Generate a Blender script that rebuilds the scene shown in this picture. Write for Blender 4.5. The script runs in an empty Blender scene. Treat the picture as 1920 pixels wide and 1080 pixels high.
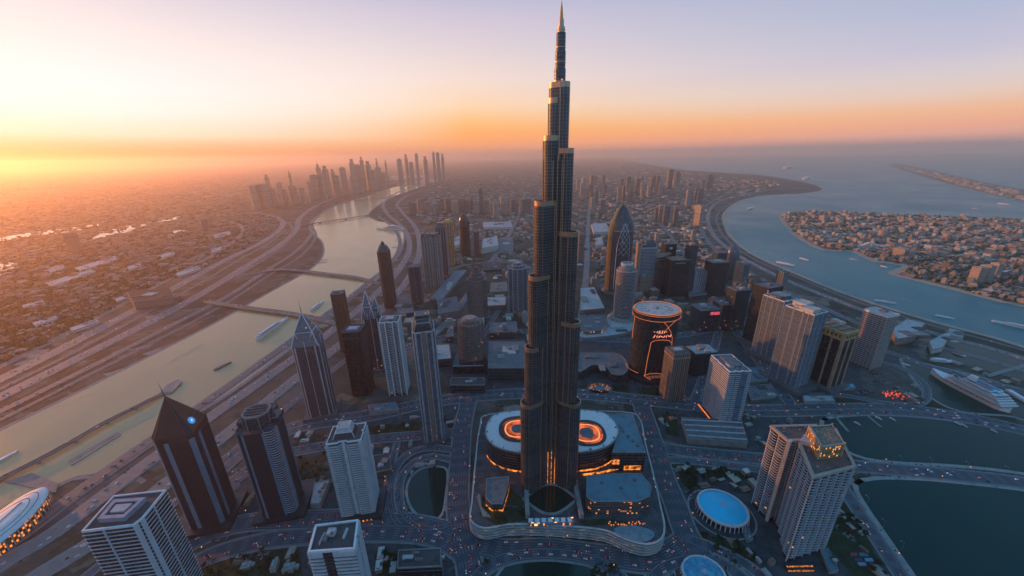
import bpy, math, random
import numpy as np
from mathutils import Vector, Matrix
from mathutils.geometry import tessellate_polygon
random.seed(7)
R = math.radians
sc = bpy.context.scene
COL = sc.collection

# ------------------------------------------------------------------ camera, exposure, sky, sun
CAM_H, PITCH, ROLL, FPX = 640.0, R(19.6), R(1.1), 700.0
SUN_AZ, SUN_EL = R(-66), R(6.5)
SKY_AZ = R(-56)      # middle of the brightest part of the horizon
F_ = Vector((0, math.cos(PITCH), -math.sin(PITCH)))
U0 = Vector((0, math.sin(PITCH), math.cos(PITCH)))
R0 = Vector((1, 0, 0))
RT = R0*math.cos(ROLL) - U0*math.sin(ROLL)
UP = U0*math.cos(ROLL) + R0*math.sin(ROLL)
CP = Vector((0, 0, CAM_H))
cam = bpy.data.cameras.new('camera'); camo = bpy.data.objects.new('camera', cam); COL.objects.link(camo)
cam.sensor_width = 36; cam.lens = 36*FPX/1920; cam.clip_start = 1; cam.clip_end = 300000
m = Matrix((RT, UP, -F_)).transposed().to_4x4(); m.translation = CP; camo.matrix_world = m
sc.camera = camo
sc.view_settings.view_transform = 'Standard'; sc.view_settings.look = 'None'
sc.view_settings.exposure = 0.8; sc.view_settings.gamma = 1
sc.view_settings.use_curve_mapping = False
sc.cycles.use_denoising = True
sc.cycles.max_bounces = 8; sc.cycles.diffuse_bounces = 2; sc.cycles.glossy_bounces = 2
sc.cycles.volume_bounces = 5
sc.cycles.sample_clamp_indirect = 4
W = bpy.data.worlds.new('World'); sc.world = W; W.use_nodes = True
SKY = 0.575      # scale of the dawn gradient 
def build_world():
    t = W.node_tree; t.nodes.clear(); N = t.nodes.new; L = t.links.new
    S = (math.sin(SKY_AZ), math.cos(SKY_AZ), 0)
    tc = N('ShaderNodeTexCoord'); sp = N('ShaderNodeSeparateXYZ'); L(tc.outputs['Generated'], sp.inputs[0])
    cm = N('ShaderNodeCombineXYZ'); L(sp.outputs[0], cm.inputs[0]); L(sp.outputs[1], cm.inputs[1])
    nm = N('ShaderNodeVectorMath'); nm.operation = 'NORMALIZE'; L(cm.outputs[0], nm.inputs[0])
    dt = N('ShaderNodeVectorMath'); dt.operation = 'DOT_PRODUCT'; L(nm.outputs[0], dt.inputs[0]); dt.inputs[1].default_value = S
    mr = N('ShaderNodeMapRange'); mr.inputs[1].default_value = -.22; mr.inputs[2].default_value = .64; L(dt.outputs['Value'], mr.inputs[0])
    def ramp(stops):
        r = N('ShaderNodeValToRGB'); e = r.color_ramp.elements
        while len(e) < len(stops): e.new(.5)
        for q, (p, c) in zip(e, stops): q.position = p; q.color = (*c, 1)
        L(sp.outputs[2], r.inputs[0]); return r
    a = ramp([(0.004, (.72, .28, .10)), (0.014, (.80, .36, .14)), (0.030, (.92, .58, .34)), (0.047, (1.03, .85, .66)), (0.087, (0.996, 0.975, 0.938)), (0.126, (1.004, 0.971, 0.969)), (0.200, (0.955, 0.847, 0.838)), (0.300, (0.668, 0.618, 0.722)), (.42, (.13, .33, .60)), (1, (.06, .30, .60))])
    mid = ramp([(0.0, (.75, .33, .20)), (0.012, (.95, .37, .19)), (0.028, (1.12, .42, .16)), (0.052, (1.131, 0.467, 0.134)), (0.080, (1.072, 0.579, 0.234)), (0.111, (1.042, 0.710, 0.459)), (0.166, (0.953, 0.753, 0.666)), (0.218, (0.815, 0.684, 0.701)), (0.284, (0.656, 0.580, 0.701)), (.42, (.13, .33, .60)), (1, (.06, .30, .60))])
    b = ramp([(0.0, (.50, .30, .28)), (0.012, (.80, .39, .31)), (0.022, (.98, .46, .34)), (0.035, (1.002, 0.460, 0.284)), (0.059, (0.967, 0.534, 0.322)), (0.085, (0.842, 0.639, 0.551)), (0.115, (0.721, 0.636, 0.665)), (0.150, (0.579, 0.556, 0.697)), (0.210, (0.446, 0.497, 0.671)), (.42, (.13, .33, .60)), (1, (.06, .30, .60))])
    mx0 = N('ShaderNodeMix'); mx0.data_type = 'RGBA'; L(mr.outputs[0], mx0.inputs['Factor']); L(b.outputs[0], mx0.inputs['A']); L(mid.outputs[0], mx0.inputs['B'])
    mr2 = N('ShaderNodeMapRange'); mr2.inputs[1].default_value = .64; mr2.inputs[2].default_value = .98; L(dt.outputs['Value'], mr2.inputs[0])
    mx = N('ShaderNodeMix'); mx.data_type = 'RGBA'; L(mr2.outputs[0], mx.inputs['Factor']); L(mx0.outputs['Result'], mx.inputs['A']); L(a.outputs[0], mx.inputs['B'])
    c = ramp([(0, (.17, .44, .68)), (.1, (.24, .56, .86)), (.3, (.20, .52, .86)), (1, (.06, .30, .60))])
    m3 = N('ShaderNodeMapRange'); m3.interpolation_type = 'SMOOTHSTEP'; m3.inputs[1].default_value = -.35; m3.inputs[2].default_value = -.8; L(dt.outputs['Value'], m3.inputs[0])
    m4 = N('ShaderNodeMix'); m4.data_type = 'RGBA'; L(m3.outputs[0], m4.inputs['Factor']); L(mx.outputs['Result'], m4.inputs['A']); L(c.outputs[0], m4.inputs['B'])
    # broad glow of the sun's aureole (just outside the frame on the left)
    d3 = N('ShaderNodeVectorMath'); d3.operation = 'DOT_PRODUCT'; L(tc.outputs['Generated'], d3.inputs[0])
    d3.inputs[1].default_value = (math.sin(SUN_AZ)*math.cos(SUN_EL), math.cos(SUN_AZ)*math.cos(SUN_EL), math.sin(SUN_EL))
    mxx = N('ShaderNodeMath'); mxx.operation = 'MAXIMUM'; L(d3.outputs['Value'], mxx.inputs[0]); mxx.inputs[1].default_value = 0
    pw = N('ShaderNodeMath'); pw.operation = 'POWER'; L(mxx.outputs[0], pw.inputs[0]); pw.inputs[1].default_value = 18
    gl = N('ShaderNodeMix'); gl.data_type = 'RGBA'; gl.blend_type = 'ADD'; gl.clamp_factor = False
    L(pw.outputs[0], gl.inputs['Factor']); L(m4.outputs['Result'], gl.inputs['A']); gl.inputs['B'].default_value = (.0, .0, .0, 1)
    bg = N('ShaderNodeBackground'); L(gl.outputs['Result'], bg.inputs[0]); bg.inputs[1].default_value = SKY
    sk = N('ShaderNodeTexSky'); sk.sky_type = 'NISHITA'; sk.sun_disc = False
    sk.sun_elevation = SUN_EL; sk.sun_rotation = SUN_AZ % (2*math.pi); sk.dust_density = 3; sk.air_density = 1.2
    b2 = N('ShaderNodeBackground'); L(sk.outputs[0], b2.inputs[0]); b2.inputs[1].default_value = .003
    ad = N('ShaderNodeAddShader'); L(bg.outputs[0], ad.inputs[0]); L(b2.outputs[0], ad.inputs[1])
    o = N('ShaderNodeOutputWorld'); L(ad.outputs[0], o.inputs[0])
build_world()
sun = bpy.data.lights.new('sun', 'SUN'); suno = bpy.data.objects.new('sun', sun); COL.objects.link(suno)
sun.energy = 2.3; sun.angle = R(.6); sun.color = (1, .33, .07)
SD = Vector((math.sin(SUN_AZ)*math.cos(SUN_EL), math.cos(SUN_AZ)*math.cos(SUN_EL), math.sin(SUN_EL)))
suno.rotation_euler = SD.to_track_quat('Z', 'Y').to_euler()
HAZE = 4.8e-05

# ------------------------------------------------------------------ survey helpers: photo pixel (1920 wide) <-> place on a level plane
def at(px, py, z=0.0):
    d = RT*(px-960) + UP*(540-py) + F_*FPX
    if d.z > -4: d.z = -4
    t = (z-CAM_H)/d.z
    return CP + d*t
def proj(p):
    v = Vector(p) - CP; q = v.dot(F_)
    return 960+FPX*v.dot(RT)/q, 540-FPX*v.dot(UP)/q
def depth(p): return (Vector(p)-CP).dot(F_)
def zfor(B, py):
    lo, hi = -50.0, 1500.0
    for _ in range(50):
        mid = (lo+hi)/2
        v = B + Vector((0, 0, mid)) - CP
        y = 540-FPX*v.dot(UP)/v.dot(F_)
        if y > py: lo = mid
        else: hi = mid
    return lo
def place(tx, ty, by):
    """foot of the vertical whose top is seen at (tx,ty) and whose foot is seen at height by; its height; metres per pixel at the top"""
    bx = tx
    for _ in range(12):
        B = at(bx, by); h = zfor(B, ty); q = proj(B+Vector((0, 0, h)))
        bx += tx-q[0]
    return B, h, depth(B+Vector((0, 0, h)))/FPX
def pxs(pts, z=0.0): return [tuple(at(x, y, z).xy) for x, y in pts]

# ------------------------------------------------------------------ objects
def link(o, parent=None):
    COL.objects.link(o)
    if parent: o.parent = parent
    return o
def tag(o, label=None, cat=None, group=None, kind=None):
    if label: o['label'] = label
    if cat: o['category'] = cat
    if group: o['group'] = group
    if kind: o['kind'] = kind
    return o
def empty(name, loc, rz=0.0):
    o = bpy.data.objects.new(name, None); o.empty_display_size = 5; o.location = loc; o.rotation_euler.z = rz
    return link(o)
def copy_tree(o, parent=None):
    c = o.copy(); COL.objects.link(c)
    if parent: c.parent = parent
    for ch in o.children: copy_tree(ch, c)
    return c

class MB:
    """collects faces; build() links them as ONE mesh object"""
    def __init__(s): s.v = []; s.f = []; s.uv = []; s.mi = []
    def face(s, pts, uv=None, mi=0):
        i = len(s.v); s.v += [tuple(p) for p in pts]; s.f.append(tuple(range(i, i+len(pts))))
        s.uv += uv if uv else [(p[0], p[1]) for p in pts]; s.mi.append(mi)
    def cap(s, poly, z, mi=0, flip=False):
        if len(poly) <= 4:
            pts = [(x, y, z) for x, y in poly]; s.face(pts[::-1] if flip else pts, None, mi); return
        for t in tessellate_polygon([[Vector((x, y, 0)) for x, y in poly]]):
            a, b, c = [poly[i] for i in t]
            if (b[0]-a[0])*(c[1]-a[1])-(b[1]-a[1])*(c[0]-a[0]) < 0: b, c = c, b
            pts = [(a[0], a[1], z), (b[0], b[1], z), (c[0], c[1], z)]
            s.face(pts[::-1] if flip else pts, None, mi)
    def wall(s, poly, z0, z1, poly1=None, mi=0, closed=True):
        p1 = poly1 or poly; n = len(poly); u = 0.0
        for i in range(n if closed else n-1):
            a, b = poly[i], poly[(i+1) % n]; c, d = p1[(i+1) % n], p1[i]
            l = math.hypot(b[0]-a[0], b[1]-a[1])
            s.face([(a[0], a[1], z0), (b[0], b[1], z0), (c[0], c[1], z1), (d[0], d[1], z1)], [(u, z0), (u+l, z0), (u+l, z1), (u, z1)], mi)
            u += l
    def prism(s, poly, z0, z1, mi=0, top=True, bot=False, mt=None):
        s.wall(poly, z0, z1, None, mi)
        if top: s.cap(poly, z1, mi if mt is None else mt)
        if bot: s.cap(poly, z0, mi, True)
    def box(s, x0, x1, y0, y1, z0, z1, mi=0, mt=None): s.prism([(x0, y0), (x1, y0), (x1, y1), (x0, y1)], z0, z1, mi, True, True, mt)
    def cone(s, poly, z0, apex, mi=0):
        n = len(poly)
        for i in range(n):
            a, b = poly[i], poly[(i+1) % n]
            l = math.hypot(b[0]-a[0], b[1]-a[1])
            s.face([(a[0], a[1], z0), (b[0], b[1], z0), apex], [(-l/2, 0), (l/2, 0), (0, apex[2]-z0)], mi)
    def bar(s, a, b, r, r2=None, n=6, mi=0):
        a, b = Vector(a), Vector(b); d = (b-a); L = d.length
        if L < 1e-6: return
        q = d.to_track_quat('Z', 'Y'); r2 = r if r2 is None else r2
        ra = [a+q @ Vector((r*math.cos(t), r*math.sin(t), 0)) for t in [2*math.pi*k/n for k in range(n)]]
        rb = [b+q @ Vector((r2*math.cos(t), r2*math.sin(t), 0)) for t in [2*math.pi*k/n for k in range(n)]]
        for k in range(n):
            j = (k+1) % n; s.face([ra[k], ra[j], rb[j], rb[k]], [(k, 0), (k+1, 0), (k+1, L), (k, L)], mi)
        s.face(rb, None, mi); s.face(ra[::-1], None, mi)
    def tube(s, pts, r, n=5, mi=0):
        for a, b in zip(pts, pts[1:]): s.bar(a, b, r, None, n, mi)
    def ribbon(s, pts, w, z, mi=0, v0=0.0, off=0.0):
        """flat strip along pts (2D); u across in metres, v along in metres"""
        n = len(pts); v = v0; prev = None
        for i in range(n):
            a = Vector(pts[max(i-1, 0)]); b = Vector(pts[min(i+1, n-1)]); t = (b-a).normalized(); nn = Vector((t.y, -t.x))
            c = Vector(pts[i])
            if i: v += (c-Vector(pts[i-1])).length
            zz = z[i] if isinstance(z, (list, tuple)) else z
            l, r = c+nn*(off-w/2), c+nn*(off+w/2)
            cur = ((l.x, l.y, zz), (r.x, r.y, zz), v)
            if prev: s.face([prev[0], prev[1], cur[1], cur[0]], [(-w/2, prev[2]), (w/2, prev[2]), (w/2, v), (-w/2, v)], mi)
            prev = cur
    def build(s, name, mats, parent=None, smooth=False):
        me = bpy.data.meshes.new(name); me.from_pydata(s.v, [], s.f)
        ul = me.uv_layers.new(name='UVMap'); ul.data.foreach_set('uv', np.array(s.uv, dtype=np.float32).ravel())
        for mt in (mats if isinstance(mats, (list, tuple)) else [mats]): me.materials.append(mt)
        me.polygons.foreach_set('material_index', np.array(s.mi, dtype=np.int32))
        if smooth: me.polygons.foreach_set('use_smooth', np.ones(len(s.f), dtype=bool))
        me.update()
        o = bpy.data.objects.new(name, me)
        return link(o, parent)
def weld(o, d=.01):
    import bmesh
    b = bmesh.new(); b.from_mesh(o.data); bmesh.ops.remove_doubles(b, verts=b.verts, dist=d); b.to_mesh(o.data); b.free(); return o

def rect(w, d, cx=0, cy=0): return [(cx-w/2, cy-d/2), (cx+w/2, cy-d/2), (cx+w/2, cy+d/2), (cx-w/2, cy+d/2)]
def cham(w, d, c):
    a, b = w/2, d/2
    return [(-a+c, -b), (a-c, -b), (a, -b+c), (a, b-c), (a-c, b), (-a+c, b), (-a, b-c), (-a, -b+c)]
def circ(rx, ry=None, n=32, cx=0, cy=0, ph=0):
    ry = rx if ry is None else ry
    return [(cx+rx*math.cos(ph+2*math.pi*k/n), cy+ry*math.sin(ph+2*math.pi*k/n)) for k in range(n)]
def capsule(a, b, r, n=12):
    a, b = Vector(a), Vector(b); th = math.atan2(b.y-a.y, b.x-a.x); o = []
    for k in range(n+1): t = th-math.pi/2+math.pi*k/n; o.append((b.x+r*math.cos(t), b.y+r*math.sin(t)))
    for k in range(n+1): t = th+math.pi/2+math.pi*k/n; o.append((a.x+r*math.cos(t), a.y+r*math.sin(t)))
    return o
def area(p): return sum(p[i][0]*p[(i+1) % len(p)][1]-p[(i+1) % len(p)][0]*p[i][1] for i in range(len(p)))/2
def ccw(p): return p if area(p) > 0 else p[::-1]
def offset(poly, d):
    n = len(poly); o = []
    for i in range(n):
        a, b, c = Vector(poly[i-1]), Vector(poly[i]), Vector(poly[(i+1) % n])
        e1, e2 = (b-a), (c-b)
        if e1.length < 1e-6 or e2.length < 1e-6: o.append(tuple(b)); continue
        e1.normalize(); e2.normalize()
        n1, n2 = Vector((e1.y, -e1.x)), Vector((e2.y, -e2.x)); q = n1+n2
        k = max(q.length_squared/2, .25)
        o.append((b.x+q.x*d/k, b.y+q.y*d/k))
    return o
def scale(p, k, l=None): l = k if l is None else l; return [(x*k, y*l) for x, y in p]
def spline(pts, step=12.0, closed=False):
    P = [Vector(p) for p in pts]; n = len(P); o = []
    for i in range(n if closed else n-1):
        p0 = P[i-1] if (closed or i) else P[0]*2-P[1]; p1 = P[i]; p2 = P[(i+1) % n]
        p3 = P[(i+2) % n] if (closed or i+2 < n) else P[-1]*2-P[-2]
        k = max(2, min(60, int((p2-p1).length/step)))
        for j in range(k):
            t = j/k
            o.append(tuple(.5*((2*p1)+(p2-p0)*t+(2*p0-5*p1+4*p2-p3)*t*t+(3*p1-p0-3*p2+p3)*t**3)))
    if not closed: o.append(tuple(P[-1]))
    return o
def inside(x, y, poly):
    c = False; n = len(poly); j = n-1
    for i in range(n):
        xi, yi = poly[i]; xj, yj = poly[j]
        if (yi > y) != (yj > y) and x < (xj-xi)*(y-yi)/(yj-yi)+xi: c = not c
        j = i
    return c
# ------------------------------------------------------------------ materials
MATS = {}
class NT:
    def __init__(s, name):
        s.m = bpy.data.materials.new(name); s.m.use_nodes = True; s.t = s.m.node_tree; s.t.nodes.clear()
        s.o = s.N('ShaderNodeOutputMaterial'); s.b = s.N('ShaderNodeBsdfPrincipled'); s.L(s.b.outputs[0], s.o.inputs[0])
    def N(s, t, **k):
        n = s.t.nodes.new(t)
        for a, v in k.items(): setattr(n, a, v)
        return n
    def L(s, a, b): s.t.links.new(a, b)
    def put(s, sock, v):
        if hasattr(v, 'links'): s.L(v, sock)
        elif isinstance(v, (tuple, list)): sock.default_value = (*v, 1) if len(v) == 3 and len(sock.default_value) == 4 else v
        else: sock.default_value = v
    def math(s, op, a, b=0.0, c=0.0):
        n = s.N('ShaderNodeMath', operation=op); s.put(n.inputs[0], a); s.put(n.inputs[1], b); s.put(n.inputs[2], c); return n.outputs[0]
    def mix(s, f, a, b):
        n = s.N('ShaderNodeMix', data_type='RGBA'); s.put(n.inputs['Factor'], f); s.put(n.inputs['A'], a); s.put(n.inputs['B'], b); return n.outputs['Result']
    def uv(s):
        n = s.N('ShaderNodeUVMap', uv_map='UVMap'); q = s.N('ShaderNodeSeparateXYZ'); s.L(n.outputs[0], q.inputs[0]); return q.outputs[0], q.outputs[1]
    def obj(s, sc_=1.0):
        n = s.N('ShaderNodeTexCoord'); v = s.N('ShaderNodeVectorMath', operation='SCALE'); s.L(n.outputs['Object'], v.inputs[0]); v.inputs['Scale'].default_value = sc_; return v.outputs[0]
    def pos(s, sc_=1.0):
        n = s.N('ShaderNodeNewGeometry'); v = s.N('ShaderNodeVectorMath', operation='SCALE'); s.L(n.outputs['Position'], v.inputs[0]); v.inputs['Scale'].default_value = sc_; return v.outputs[0]
    def noise(s, vec, scale=1.0, detail=3.0, rough=.55):
        n = s.N('ShaderNodeTexNoise'); s.L(vec, n.inputs['Vector']); n.inputs['Scale'].default_value = scale; n.inputs['Detail'].default_value = detail; n.inputs['Roughness'].default_value = rough; return n.outputs['Fac']
    def ramp(s, f, stops, const=False):
        n = s.N('ShaderNodeValToRGB'); e = n.color_ramp.elements
        if const: n.color_ramp.interpolation = 'CONSTANT'
        while len(e) < len(stops): e.new(.5)
        for q, (p, c) in zip(e, stops): q.position = p; q.color = (*c, 1) if len(c) == 3 else c
        s.put(n.inputs[0], f); return n.outputs[0]
    def fin(s, col, rough=.6, metal=0.0, spec=.5, emit=None, es=0.0, bump=None, bd=.3):
        s.put(s.b.inputs['Base Color'], col); s.put(s.b.inputs['Roughness'], rough); s.put(s.b.inputs['Metallic'], metal)
        s.put(s.b.inputs['Specular IOR Level'], spec)
        if emit is not None: s.put(s.b.inputs['Emission Color'], emit); s.put(s.b.inputs['Emission Strength'], es)
        if bump is not None:
            n = s.N('ShaderNodeBump'); s.L(bump, n.inputs['Height']); n.inputs['Strength'].default_value = bd; n.inputs['Distance'].default_value = 1.0; s.L(n.outputs[0], s.b.inputs['Normal'])
        return s.m
def plain(name, col, rough=.6, metal=0.0, var=.25, sc_=.08, spec=.4):
    """a surface with weathered, uneven colour"""
    if name in MATS: return MATS[name]
    n = NT(name); f = n.noise(n.pos(), sc_, 5, .65)
    c = n.mix(n.math('MULTIPLY', n.math('SUBTRACT', f, .5), 2.2), tuple(x*(1-var*.2) for x in col), tuple(min(1, x*(1+var)) for x in col))
    c2 = n.mix(n.math('LESS_THAN', f, .44), c, tuple(x*(1-var) for x in col))
    MATS[name] = n.fin(c2, rough, metal, spec); return MATS[name]
def glow(name, col, s_, var=0):
    if name in MATS: return MATS[name]
    n = NT(name)
    st = s_
    if var:
        f = n.noise(n.pos(), var, 3, .6); st = n.math('MULTIPLY', n.ramp(f, [(.38, (.02,)*3), (.62, (1,)*3)]), s_)
    MATS[name] = n.fin((.05, .03, .02), .5, 0, .3, col, st); return MATS[name]
def facade(name, glass, frame, cw=3.2, ch=4.0, mw=.22, mh=.3, lit=.0, rough=.18, metal=0.0, litcol=(1, .42, .12), ls=.5, fr=.55):
    """curtain wall: window panes in a frame grid (uv in metres), each pane its own tint, a few lit"""
    if name in MATS: return MATS[name]
    n = NT(name); u, v = n.uv()
    uu, vv = n.math('DIVIDE', u, cw), n.math('DIVIDE', v, ch)
    fu, fv = n.math('FRACT', uu), n.math('FRACT', vv)
    isf = n.math('MAXIMUM', n.math('LESS_THAN', fu, mw), n.math('LESS_THAN', fv, mh))
    cc = n.N('ShaderNodeCombineXYZ'); n.L(n.math('FLOOR', uu), cc.inputs[0]); n.L(n.math('FLOOR', vv), cc.inputs[1])
    wn = n.N('ShaderNodeTexWhiteNoise', noise_dimensions='2D'); n.L(cc.outputs[0], wn.inputs[0])
    r1 = wn.outputs['Value']
    cf = n.N('ShaderNodeCombineXYZ'); n.L(n.math('FLOOR', n.math('DIVIDE', vv, 1)), cf.inputs[1])
    wf = n.N('ShaderNodeTexWhiteNoise', noise_dimensions='2D'); n.L(cf.outputs[0], wf.inputs[0])
    big = n.noise(n.pos(), .02, 3)
    g = n.mix(r1, tuple(x*.5 for x in glass), tuple(x*1.7 for x in glass))
    bl = n.math('LESS_THAN', wn.outputs['Color'], .0) if False else n.math('GREATER_THAN', r1, .93)
    g = n.mix(n.math('MULTIPLY', bl, .55), g, (.11, .12, .125))
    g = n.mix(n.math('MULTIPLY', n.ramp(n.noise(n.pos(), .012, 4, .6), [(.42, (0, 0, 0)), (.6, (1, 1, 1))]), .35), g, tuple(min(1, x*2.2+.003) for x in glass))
    fcol = n.mix(big, tuple(x*.75 for x in frame), tuple(min(1, x*1.2) for x in frame))
    fcol = n.mix(n.math('MULTIPLY', wf.outputs['Value'], .35), fcol, tuple(x*.5 for x in frame))
    plant = n.math('LESS_THAN', n.math('FRACT', n.math('DIVIDE', vv, 14.0)), .085)
    col = n.mix(n.math('MULTIPLY', plant, .75), n.mix(isf, g, fcol), tuple(x*.35+.012 for x in frame))
    rg = n.mix(isf, (rough,)*3, (fr,)*3)
    mt = n.math('MULTIPLY', n.math('SUBTRACT', 1, isf), metal)
    if lit > 0:
        w2 = n.N('ShaderNodeTexWhiteNoise', noise_dimensions='3D'); cc2 = n.N('ShaderNodeVectorMath', operation='ADD'); n.L(cc.outputs[0], cc2.inputs[0]); cc2.inputs[1].default_value = (17.3, 5.1, 2.2); n.L(cc2.outputs[0], w2.inputs[0])
        on = n.math('MULTIPLY', n.math('LESS_THAN', w2.outputs['Value'], lit), n.math('SUBTRACT', 1, isf))
        MATS[name] = n.fin(col, rg, mt, .6, litcol, n.math('MULTIPLY', on, ls))
    else: MATS[name] = n.fin(col, rg, mt, .6)
    return MATS[name]
def asphalt(name, lanes=4, w=28.0, col=(.062, .074, .095), line=(.42, .42, .42), dash=True):
    """road surface: worn tracks along each lane, dashed lane lines, solid edge lines (u across, v along in metres)"""
    if name in MATS: return MATS[name]
    n = NT(name); u, v = n.uv(); lw = (w-3)/lanes
    x = n.math('DIVIDE', n.math('ADD', u, (w-3)/2), lw)
    fx = n.math('FRACT', x); near = n.math('LESS_THAN', n.math('ABSOLUTE', n.math('SUBTRACT', fx, .5)), .5-.45/lw)
    ins = n.math('LESS_THAN', n.math('ABSOLUTE', u), (w-3)/2+.5)
    dsh = n.math('LESS_THAN', n.math('FRACT', n.math('DIVIDE', v, 24)), .4)
    edge = n.math('LESS_THAN', n.math('ABSOLUTE', n.math('SUBTRACT', n.math('ABSOLUTE', u), (w-3)/2)), .5)
    ln = n.math('MAXIMUM', edge, n.math('MULTIPLY', dsh, n.math('MULTIPLY', ins, n.math('SUBTRACT', 1, near))))
    cb = n.N('ShaderNodeCombineXYZ'); n.L(n.math('MULTIPLY', u, .35), cb.inputs[0]); n.L(n.math('MULTIPLY', v, .012), cb.inputs[1])
    streak = n.noise(cb.outputs[0], 1.0, 4, .7)
    patch = n.noise(n.pos(), .02, 4)
    c = n.mix(streak, tuple(q*.45 for q in col), tuple(q*1.7 for q in col)); c = n.mix(n.math('MULTIPLY', patch, .6), c, tuple(q*.7 for q in col))
    c = n.mix(n.math('MULTIPLY', ln, .4), c, line)
    MATS[name] = n.fin(c, .65, 0, .4); return MATS[name]
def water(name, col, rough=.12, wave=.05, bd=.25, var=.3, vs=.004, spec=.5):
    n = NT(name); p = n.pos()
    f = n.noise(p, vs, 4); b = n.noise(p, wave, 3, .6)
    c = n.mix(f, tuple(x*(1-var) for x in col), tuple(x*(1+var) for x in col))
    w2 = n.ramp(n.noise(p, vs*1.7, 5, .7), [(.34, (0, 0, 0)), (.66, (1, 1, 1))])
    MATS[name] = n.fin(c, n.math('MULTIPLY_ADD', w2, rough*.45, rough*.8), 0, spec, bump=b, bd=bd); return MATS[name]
def city_ground(name):
    """land seen from the air: building plots, streets, parched grass and groves, in patches of different grain"""
    n = NT(name); p = n.pos()
    rot = n.N('ShaderNodeVectorRotate'); rot.inputs['Angle'].default_value = R(24); n.L(p, rot.inputs[0])
    def vor(sc_, feat='F1', metric='CHEBYCHEV', src=None):
        q = n.N('ShaderNodeTexVoronoi', feature=feat, distance=metric); q.inputs['Scale'].default_value = sc_; q.inputs['Randomness'].default_value = .8; n.L(src or rot.outputs[0], q.inputs['Vector']); return q
    a = vor(1/42.0); b = vor(1/170.0); d = vor(1/640.0, metric='EUCLIDEAN')
    sx = n.N('ShaderNodeSeparateColor'); n.L(a.outputs['Color'], sx.inputs[0])
    sy = n.N('ShaderNodeSeparateColor'); n.L(b.outputs['Color'], sy.inputs[0])
    plots = n.ramp(sx.outputs[0], [(0, (.045, .05, .035)), (.28, (.10, .085, .065)), (.5, (.20, .165, .13)), (.7, (.07, .068, .055)), (.85, (.36, .31, .27)), (.95, (.16, .13, .10))], True)
    big = n.ramp(sy.outputs[0], [(0, (.05, .05, .035)), (.3, (.12, .10, .08)), (.55, (.055, .052, .042)), (.72, (.24, .20, .16)), (.84, (.085, .075, .06))], True)
    blend = n.ramp(n.noise(p, .0016, 4), [(.42, (0, 0, 0)), (.56, (1, 1, 1))])
    c = n.mix(blend, big, plots)
    st = n.math('MULTIPLY', n.math('SUBTRACT', b.outputs['Distance'], .42), 8); st = n.math('MINIMUM', n.math('MAXIMUM', st, 0), 1)
    c = n.mix(n.math('MULTIPLY', st, .7), c, (.13, .12, .115))
    grove = n.ramp(n.noise(p, .006, 6, .7), [(.5, (0, 0, 0)), (.58, (1, 1, 1))])
    c = n.mix(n.math('MULTIPLY', grove, .75), c, (.032, .040, .022))
    fine = n.noise(p, .06, 4, .8); c = n.mix(n.math('MULTIPLY', fine, .6), c, (.05, .045, .04))
    MATS[name] = n.fin(c, .85, 0, .2); return MATS[name]
def mottled(name, cols, sc_=.03, rough=.85, bump=0):
    if name in MATS: return MATS[name]
    n = NT(name); p = n.pos(); f = n.noise(p, sc_, 6, .7)
    k = len(cols); c = n.ramp(f, [(.32+.36*i/(k-1), q) for i, q in enumerate(cols)])
    MATS[name] = n.fin(c, rough, 0, .25, bump=f if bump else None, bd=bump); return MATS[name]
def striped(name, a, b, period, duty=.5, axis='v', rough=.5):
    if name in MATS: return MATS[name]
    n = NT(name); u, v = n.uv(); q = n.math('LESS_THAN', n.math('FRACT', n.math('DIVIDE', v if axis == 'v' else u, period)), duty)
    MATS[name] = n.fin(n.mix(q, a, b), rough, 0, .5); return MATS[name]

GROUND = city_ground('city_ground')
PLAZA = mottled('plaza_paving', [(.035, .04, .047), (.06, .064, .072), (.10, .10, .105)], .05)
LOT = mottled('open_lot', [(.06, .052, .048), (.10, .088, .08), (.16, .14, .125)], .04)
LAWN = mottled('lawn', [(.016, .026, .014), (.03, .045, .02), (.05, .06, .03)], .06)
SCRUB = mottled('scrub', [(.03, .035, .02), (.06, .055, .035), (.12, .10, .075)], .03)
SAND = mottled('sand', [(.30, .24, .18), (.40, .32, .25), (.46, .38, .30)], .02)
PAVE = plain('pavement', (.22, .215, .22), .8)
KERB = plain('kerb_stone', (.30, .29, .28), .75)
CONC = plain('concrete', (.26, .25, .24), .75)
CONCD = plain('dark_concrete', (.11, .115, .125), .75)
WHITE = plain('white_render', (.66, .67, .68), .55, 0, .12, .15)
CREAM = plain('cream_stone', (.52, .46, .40), .6, 0, .15, .1)
BROWN = plain('brown_stone', (.24, .17, .13), .6, 0, .2)
ROOFG = plain('grey_roof', (.15, .16, .175), .8, 0, .3, .1)
ROOFD = plain('dark_roof', (.075, .075, .08), .8, 0, .35, .1)
ROOFL = plain('pale_roof', (.42, .42, .43), .7, 0, .2, .1)
ROOFT = plain('teal_roof', (.10, .20, .25), .6, 0, .25, .06)
STEEL = plain('steel', (.42, .43, .45), .35, .8, .1)
DSTEEL = plain('dark_steel', (.06, .065, .07), .4, .5, .2)
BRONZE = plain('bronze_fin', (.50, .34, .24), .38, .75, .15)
SUNGOLD = plain('sunlit_gold', (.78, .46, .17), .45, .1, .15)
GOLDM = plain('gold_panel', (.62, .36, .12), .38, .55, .2)
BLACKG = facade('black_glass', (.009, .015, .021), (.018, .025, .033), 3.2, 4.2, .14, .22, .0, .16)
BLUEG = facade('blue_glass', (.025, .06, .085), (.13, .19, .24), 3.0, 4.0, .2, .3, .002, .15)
NAVYG = facade('navy_glass', (.013, .028, .042), (.045, .066, .086), 3.2, 4.2, .18, .26, .002, .15)
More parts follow.
